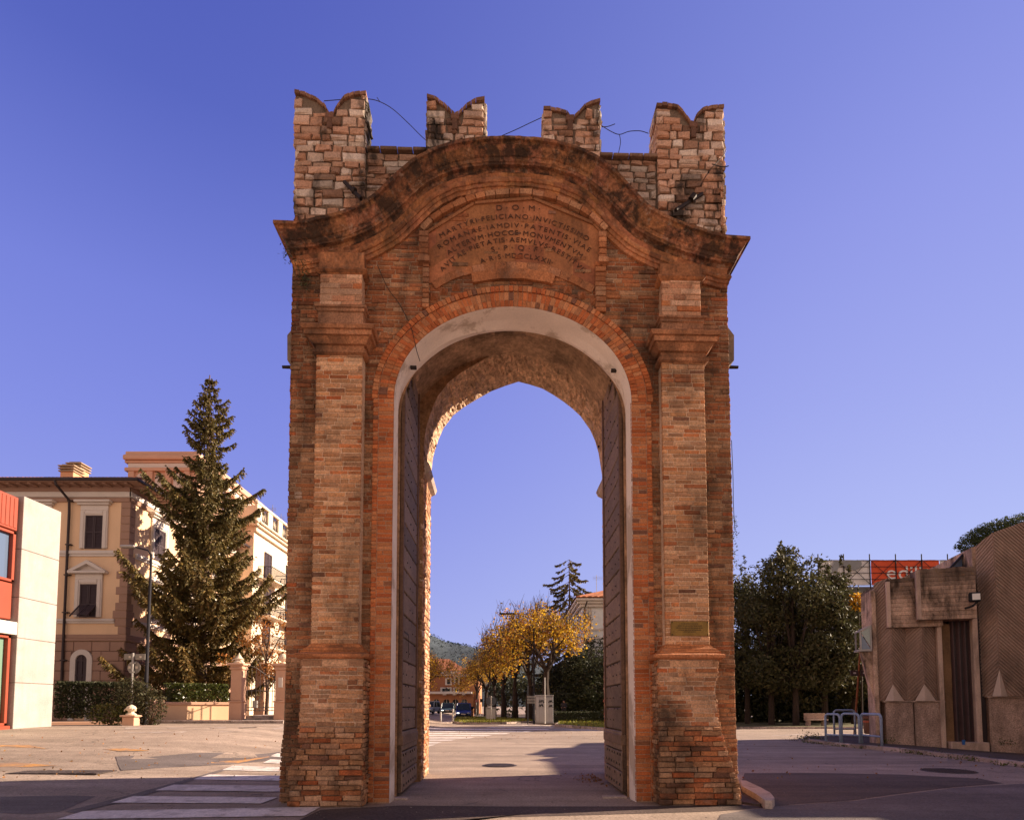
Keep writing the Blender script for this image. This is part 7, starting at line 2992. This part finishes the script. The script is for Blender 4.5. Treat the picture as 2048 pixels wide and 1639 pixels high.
def drape(mb, P0, P1, P2, P3, n, lift):
    for i in range(n):
        t0, t1 = i / n, (i + 1) / n
        L_ = lambda a, b, t: (a[0] + (b[0] - a[0]) * t, a[1] + (b[1] - a[1]) * t)
        q4 = [L_(P0, P3, t0), L_(P1, P2, t0), L_(P1, P2, t1), L_(P0, P3, t1)]
        mb.add([(x, y, hz(x, y) + lift) for x, y in q4], [(0, 1, 2, 3)])


for i in range(len(kl) - 1):
    (a, b), (c, d_) = kl[i], kl[i + 1]
    L = math.hypot(c - a, d_ - b)
    n_ = max(1, round(L / .9))
    (a2, b2_), (c2, d2) = inner[i], inner[i + 1]
    for k in range(n_):
        t0, t1 = k / n_, (k + 1) / n_ - .01
        lp_ = lambda t: ((a + (c - a) * t, b + (d_ - b) * t), (a2 + (c2 - a2) * t, b2_ + (d2 - b2_) * t))
        (p0, p1), (p3, p2) = lp_(t0), lp_(t1)
        g_ = rnd.uniform(.7, 1.1)
        zk_ = hz(*p0)
        kb.prism([p0, p3, p2, p1], zk_ - .1, zk_ + GZ + rnd.uniform(-.012, .008), lambda p, e, r: (p, r, e), (g_, g_, g_))
    drape(pv_, (a2, b2_), (c2, d2), (c2 + 9, d2 + 2), (a2 + 9, b2_ + 2), 8, GZ - .005)
tag(kb.build('kerb', M['kerb']), kind='structure')
far = [gxy(x, y, .1) for x, y in ((1606, 1478), (1622, 1473), (1680, 1468), (1760, 1466))]
drape(pv_, inner[1], inner[4], (inner[4][0] + 6, inner[4][1] + 4), (inner[1][0] + 3, inner[1][1] + 3.5), 6, GZ - .009)
tag(pv_.build('pavement', M['asphalt_brown']), kind='structure')

# weeds along kerb and wall
P = []
for (a, b), w_ in ([(kl[k], .16) for k in (1, 2, 3, 5, 6, 7)]):
    for _ in range(110):
        t = rnd.gauss(0, .55)
        P.append((a - .02 + t * -.25 + rnd.gauss(0, .06), b + t + rnd.gauss(0, .05), hz(a, b) + abs(rnd.gauss(0, .07))))
for _ in range(260):
    P.append((kl[1][0] + .2 + rnd.gauss(0, .35), kl[1][1] + rnd.gauss(0, .2), .12 + abs(rnd.gauss(0, .13))))
for px in (1775, 2010):
    s_, _z = rb(px, 1490, .35)
    p = BF + BD * s_ + BO * .35
    for _ in range(70):
        P.append((p.x + rnd.gauss(0, .15), p.y + rnd.gauss(0, .2), GZ + abs(rnd.gauss(0, .14))))
for px, py in ((1450, 1606), (1366, 1607)):
    x, y = gxy(px, py)
    for _ in range(60):
        P.append((x + rnd.gauss(0, .07), y + rnd.gauss(0, .04), abs(rnd.gauss(0, .06))))
M['weedgreen'] = leafmat('green_weed', (.10, .11, .025), .3)
tag(leaves('weeds', P, .09, M['weedgreen'], None, asp=.35, tv=.5), 'straggly weeds along the kerb and wall foot', 'weeds', kind='stuff')

# hoop railings
HG = 'blue-grey hoop railings on the pavement corner'


def hoop(label, pa, pb, yt, yb_a, yb_b, ybar):
    """two feet given by pixels of their bases"""
    A_, B_ = gnd(pa, yb_a, GZ), gnd(pb, yb_b, GZ)
    o = thing('hoop_railing', label, 'railing', A_, 0, HG)
    A0, B0 = Vector((0, 0, 0)), B_ - A_
    H = at((pa + pb) / 2, yt, (A_.y + B_.y) / 2).z - GZ
    r_ = .16
    d = B0.normalized()
    pts = [A0 + Vector((0, 0, -.1)), A0 + Vector((0, 0, H - r_))]
    for k in range(1, 6):
        t = math.pi / 2 * k / 6
        pts.append(A0 + d * (r_ - r_ * math.cos(t)) + Vector((0, 0, H - r_ + r_ * math.sin(t))))
    for k in range(1, 7):
        t = math.pi / 2 * k / 6
        pts.append(B0 - d * (r_ - r_ * math.sin(t)) + Vector((0, 0, H - r_ + r_ * math.cos(t))))
    pts.append(B0 + Vector((0, 0, -.1)))
    m_ = MB()
    m_.path(pts, .045, 8)
    m_.build('hoop', M['hoop'], o, smooth=True)
    m_ = MB()
    m_.tube((0, 0, H * ybar), B0 + Vector((0, 0, H * ybar)), .035, n=8)
    m_.build('crossbar', M['hoop'], o)


hoop('left front blue-grey hoop railing at the kerb corner', 1652, 1681, 1427, 1481, 1483, .24)
hoop('middle front blue-grey hoop railing between its two neighbours', 1684, 1720, 1426, 1483, 1485, .26)
hoop('right front blue-grey hoop railing nearest the concrete building', 1724, 1764, 1427, 1485, 1490, .28)
hoop('rear pale hoop railing standing behind the front row', 1669, 1711, 1419, 1471, 1471, .27)

# rusty pole with name plates
Y = 26.8
pb = gnd(1708, 1470, GZ)
pt = at(1721, 1292, pb.y)
o = thing('rusty_pole', 'leaning rusty pole with two small grey plates by the railings', 'pole', pb)
m_ = MB()
m_.tube((0, 0, -.1), pt - pb, .05, .04, 8)
m_.build('post', M['rust'], o)
c = at(1717, 1345, pb.y) - pb
for dx0, dx1 in ((-.42, -.04), (.06, .38)):
    m_ = MB()
    m_.cbox(c.x + dx0, c.x + dx1, -.08, -.05, c.z - .14, c.z + .12, .006)
    pl_ = m_.build('name_plate', M['darkdoor'], o)
    m_ = MB()
    m_.box(c.x + (dx0 + dx1) / 2 - .06, c.x + (dx0 + dx1) / 2 + .06, -.09, -.078, c.z - .04, c.z + .03)
    m_.build('sticker', M['white_p'], pl_)

M['binbrown'] = mat('brown_bin', (.10, .045, .03), .7, .2, 3, .1, tint=False)
# bench, low box hedge and litter bin under the trees
Y = 42
p = at(1632, 1447, Y)
o = thing('stone_bench', 'pale stone bench in the shade under the oaks', 'bench', (p.x, Y, .05))
m_ = MB()
m_.cbox(-.75, .75, -.25, .25, .42, .52, .02)
m_.build('seat', M['agg'], o)
for sx in (-.55, .55):
    m_ = MB()
    m_.cbox(sx - .1, sx + .1, -.2, .2, 0, .42, .02)
    m_.build('leg', M['agg'], o)
m_ = MB()
m_.cbox(-.75, .75, .16, .24, .52, .95, .02)
m_.build('backrest', M['agg'], o)
p = at(1738, 1447, 31)
o = thing('litter_bin', 'brown litter bin with a red band by the end of the concrete building', 'litter bin', (p.x, 31, .05))
m_ = MB()
m_.lathe([(.2, 0), (.25, .05), (.27, .7), (.27, .74)], n=14)
m_.build('bin_body', M['binbrown'], o)
m_ = MB()
m_.lathe([(.29, .78), (.29, .9), (.18, 1.02), (.02, 1.06)], n=14)
m_.build('lid', M['binbrown'], o)
m_ = MB()
m_.lathe([(.275, .60), (.275, .68)], n=14)
m_.build('band', M['redpaint'], o)
kbf = MB()
for k in range(22):
    px0 = 1440 + k * 16
    a, b = gxy(px0, 1456.5, 0), gxy(px0 + 15.6, 1456.5, 0)
    kbf.box(a[0], b[0] - .01, a[1], a[1] + .18, -.05, .13)
tag(kbf.build('kerb', M['kerb']), kind='structure')
a, b = gxy(1440, 1456, 0), gxy(1800, 1456, 0)
mb = MB()
mb.add([(a[0], a[1] + .18, .11), (b[0] + 30, a[1] + .18, .11), (b[0] + 30, 75, .11), (a[0] + 4, 75, .11)], [(0, 1, 2, 3)])
tag(mb.build('shaded_verge', M['soil']), kind='structure')

# holm oaks
OG = 'holm oaks behind the road'
for px, Y, pt, r, n_, lab in ((1488, 47, 1128, 3.7, 9000, 'holm oak closest to the gate, partly hidden by it'),
                              (1535, 44.5, 1135, 3.2, 8500, 'holm oak with a short reddish trunk, second from the gate'),
                              (1582, 43, 1095, 3.8, 12000, 'tallest holm oak with feathery shoots at the top'),
                              (1640, 44, 1120, 3.6, 11000, 'sunlit holm oak below the scaffold banners'),
                              (1700, 46, 1180, 3.4, 9000, 'lower holm oak touched with gold under the banner'),
                              (1752, 49, 1190, 3.4, 7000, 'holm oak half hidden behind the end of the concrete building')):
    p = at(px, pt, Y)
    evergreen(lab, p.x, Y, r, p.z, int(n_ * 1.5), px, sz=.27, trunk=.2, group=OG, name='holm_oak', cat='holm oak', clump=40, low=.10, tint=(1.25, 1.1, .95))
P = []
bh = thing('ivy_hedge', 'dark ivy hedge closing the space behind the oak trunks', 'hedge', (at(1480, 1440, 52).x - 2, 52, .1))
W_ = at(1790, 1440, 52).x - at(1480, 1440, 52).x + 6
for _ in range(20000):
    P.append((rnd.uniform(0, W_), rnd.gauss(0, .5), (5.2 + 1.2 * math.sin(rnd.random() * 30)) * rnd.random() ** .9 + rnd.gauss(0, .2)))
leaves('foliage', [(x, y, max(.02, z)) for x, y, z in P], .5, M['darkleaf'], bh, tv=.4)
s_ = MB()
for k in range(12):
    s_.path([(W_ * (k + .5) / 12, 0, -.1), (W_ * (k + .6) / 12, .1, 2.5)], .05, 5)
s_.build('stems', M['barkdark'], bh)
P = []
p = at(1692, 1205, 43.5)
yb_ = thing('yellow_sapling', 'small yellow-leaved sapling glowing between the oaks', 'sapling', (p.x, 42.0, .1))
bush(P, 420, (0, 0, p.z - .3), .85, (1, .6, .8), 5)
leaves('crown', P, .2, M['lime'], yb_, asp=.7, tv=.3)
s_ = MB()
s_.path([(0, 0, -.1), (.1, 0, p.z * .5), (0, 0, p.z)], [.07, .05, .02], 6)
s_.build('trunk', M['barkdark'], yb_)

# scaffolding with banners on a far roof
SY = 72
sx0, sx1 = at(1634, 1140, SY).x, at(1990, 1140, SY).x
zq0, zq1 = at(1700, 1169, SY).z, at(1700, 1119, SY).z
sf = thing('scaffolding', 'roof scaffolding of dark tubes behind the oaks, hung with banners', 'scaffolding', (sx0, SY, 0))
X2 = lambda px: at(px, 1140, SY).x - sx0
m_ = MB()
for px in (1636, 1687, 1739, 1791, 1843, 1895, 1947, 1990):
    m_.tube((X2(px), -.1, zq0 - 4), (X2(px), -.1, zq1 + .7), .07, n=6)
    m_.tube((X2(px - 12), 1.2, zq0 - 4), (X2(px - 12), 1.2, zq1 + .3), .06, n=5)
for k in range(5):
    zz = zq0 - .1 + (zq1 - zq0) * k / 4
    m_.tube((X2(1634), -.1, zz), (X2(1990), -.1, zz), .035, n=5)
for a in (1687, 1739, 1791, 1843):
    m_.tube((X2(a), -.12, zq0), (X2(a + 52), -.12, zq1), .035, n=5)
    m_.tube((X2(a), -.14, zq1), (X2(a + 52), -.14, zq0), .035, n=5)
m_.build('scaffold_tubes', M['pole'], sf)
M['banner_w'] = mat('white_banner', (.66, .62, .62), .8, .12, .6, .05, 6, .1, 3, .05)
M['banner_r'] = mat('red_banner', (.62, .085, .03), .75, .1, .6, .05, 6, .1, 3, .05)
for a, b, mt, lb_ in ((1636, 1740, 'banner_w', 'white banner on the scaffolding with a torn grey flap'), (1743, 1880, 'banner_r', 'red banner with pale outline lettering on the scaffolding'), (1881, 1990, 'banner_w', 'plain white banner at the right end of the scaffolding')):
    bn_ = thing('banner', lb_, 'banner', (sx0, SY, 0), 0, 'banners on the scaffolding')
    bn1 = bn_ if mt == 'banner_w' and a < 1700 else bn1
    m_ = MB()
    n_ = 14
    vs = []
    for i in range(n_ + 1):
        for j in range(4):
            t = i / n_
            vs.append((X2(a + (b - a) * t), .05 + .06 * math.sin(i * 1.7 + j), zq0 + (zq1 - zq0) * j / 3))
    m_.add(vs, [(i * 4 + j, i * 4 + 4 + j, i * 4 + 5 + j, i * 4 + 1 + j) for i in range(n_) for j in range(3)])
    bo_ = m_.build('cloth', M[mt], bn_, smooth=True)
    if mt == 'banner_r':
        tx_ = MB()
        xx = X2(1773)
        size = 2.6
        for ch in 'edilit':
            gv, gf, gx_, gw = glyph(ch)
            # outline letters: a wide pale glyph with a narrower red one in front
            for off, sc__, c_ in ((0, 1.0, 0),):
                tx_.add([(xx + (x - gx_) * size * 1.1, -.04 - zz * .3, zq0 + .75 + y * size * .9) for x, y, zz in gv], gf)
            xx += (gw + .1) * size * 1.1
        tx_.build('lettering', M['banner_w'], bo_)
# torn flap hanging from the white banner
m_ = MB()
fl_ = [(1668, 1121), (1720, 1121), (1722, 1128), (1717, 1137), (1708, 1141), (1698, 1140), (1690, 1134), (1680, 1129), (1674, 1138), (1670, 1152), (1668, 1142), (1660, 1146), (1664, 1132)]
m_.prism([(X2(x), at(x, y, SY).z) for x, y in fl_], -.25, -.22, front)
m_.build('torn_flap', mat('grey_tarp', (.22, .22, .23), .8, .2, 1, .1, tint=False), bn1)
m_ = MB()
m_.box(X2(1620), X2(2030), .6, 14, 0, zq0 - .1)
m_.box(X2(1615), X2(2035), .3, 14.3, zq0 - 1.2, zq0 - .3)
fb_ = thing('flat_roofed_house', 'grey flat-roofed building carrying the scaffolding behind the oaks', 'building', (sx0, SY, 0))
m_.build('wall', mat('grey_flat_roof', (.12, .11, .115), .9, .2, 1, .1, tint=False), fb_)

# umbrella pine beyond the roof
Y = 55
p = at(1990, 1075, Y)
o = thing('umbrella_pine', 'broad dark umbrella pine rising over the roof at the right edge', 'pine tree', (p.x + 1.0, Y, 0))
P = []
r_ = random.Random(3)
for px, py, rr in ((1940, 1088, 1.0), (1955, 1072, 1.1), (1975, 1062, 1.25), (1998, 1056, 1.4), (2025, 1050, 1.5), (2052, 1046, 1.5), (1985, 1085, 1.4), (2020, 1080, 1.6), (2060, 1070, 1.7)):
    a = at(px, py, Y)
    for _ in range(1100):
        d = Vector((r_.gauss(0, 1), r_.gauss(0, 1), r_.gauss(0, 1))).normalized() * rr * r_.uniform(.55, 1.05)
        P.append((a.x - o.location.x + d.x, d.y * 1.6, a.z + d.z * .62))
leaves('crown', P, .24, M['darkleaf'], o, asp=.35, tv=.4, tint=(.9, 1.1, .75))
t_ = MB()
zc_p = at(1990, 1080, Y).z
t_.path([(0, 0, -.2), (.3, 0, zc_p * .4), (.1, 0, zc_p * .8), (0, 0, zc_p)], [.4, .32, .26, .15], 9)
for k in range(8):
    a = k * .8
    t_.path([(.1, 0, zc_p * .8), (math.cos(a) * 1.5, math.sin(a) * 1.2, zc_p * .93), (math.cos(a) * 3, math.sin(a) * 2, zc_p + .3)], [.14, .09, .03], 5)
t_.build('trunk', M['bark'], o)
# a bare twiggy tree top next to the pine
o = thing('bare_tree', 'bare twiggy tree top poking above the umbrella pine', 'tree', (at(2040, 1060, 60).x, 60, 0))
branchy(o, 'trunk', .2, at(2040, 1095, 60).z * .8, .45, 8, depth=5, nleaf=0, n0=4, len0=3.2, shrink=.74, up=.6)

# street cable box clamped to the gate corner, plastic cup by the door
cu = MB()
pz = BF + BD * SB(1914, .4) + BO * .75
cu.lathe([(.045, 0), (.05, .16), (.052, .17)], n=10)
tag(cu.build('blue_can', mat('blue_can', (.03, .14, .40), .4, .1, bump=0, tint=False), loc=(pz.x, pz.y, GZ)), 'small blue can standing on the pavement by the metal door', 'can')
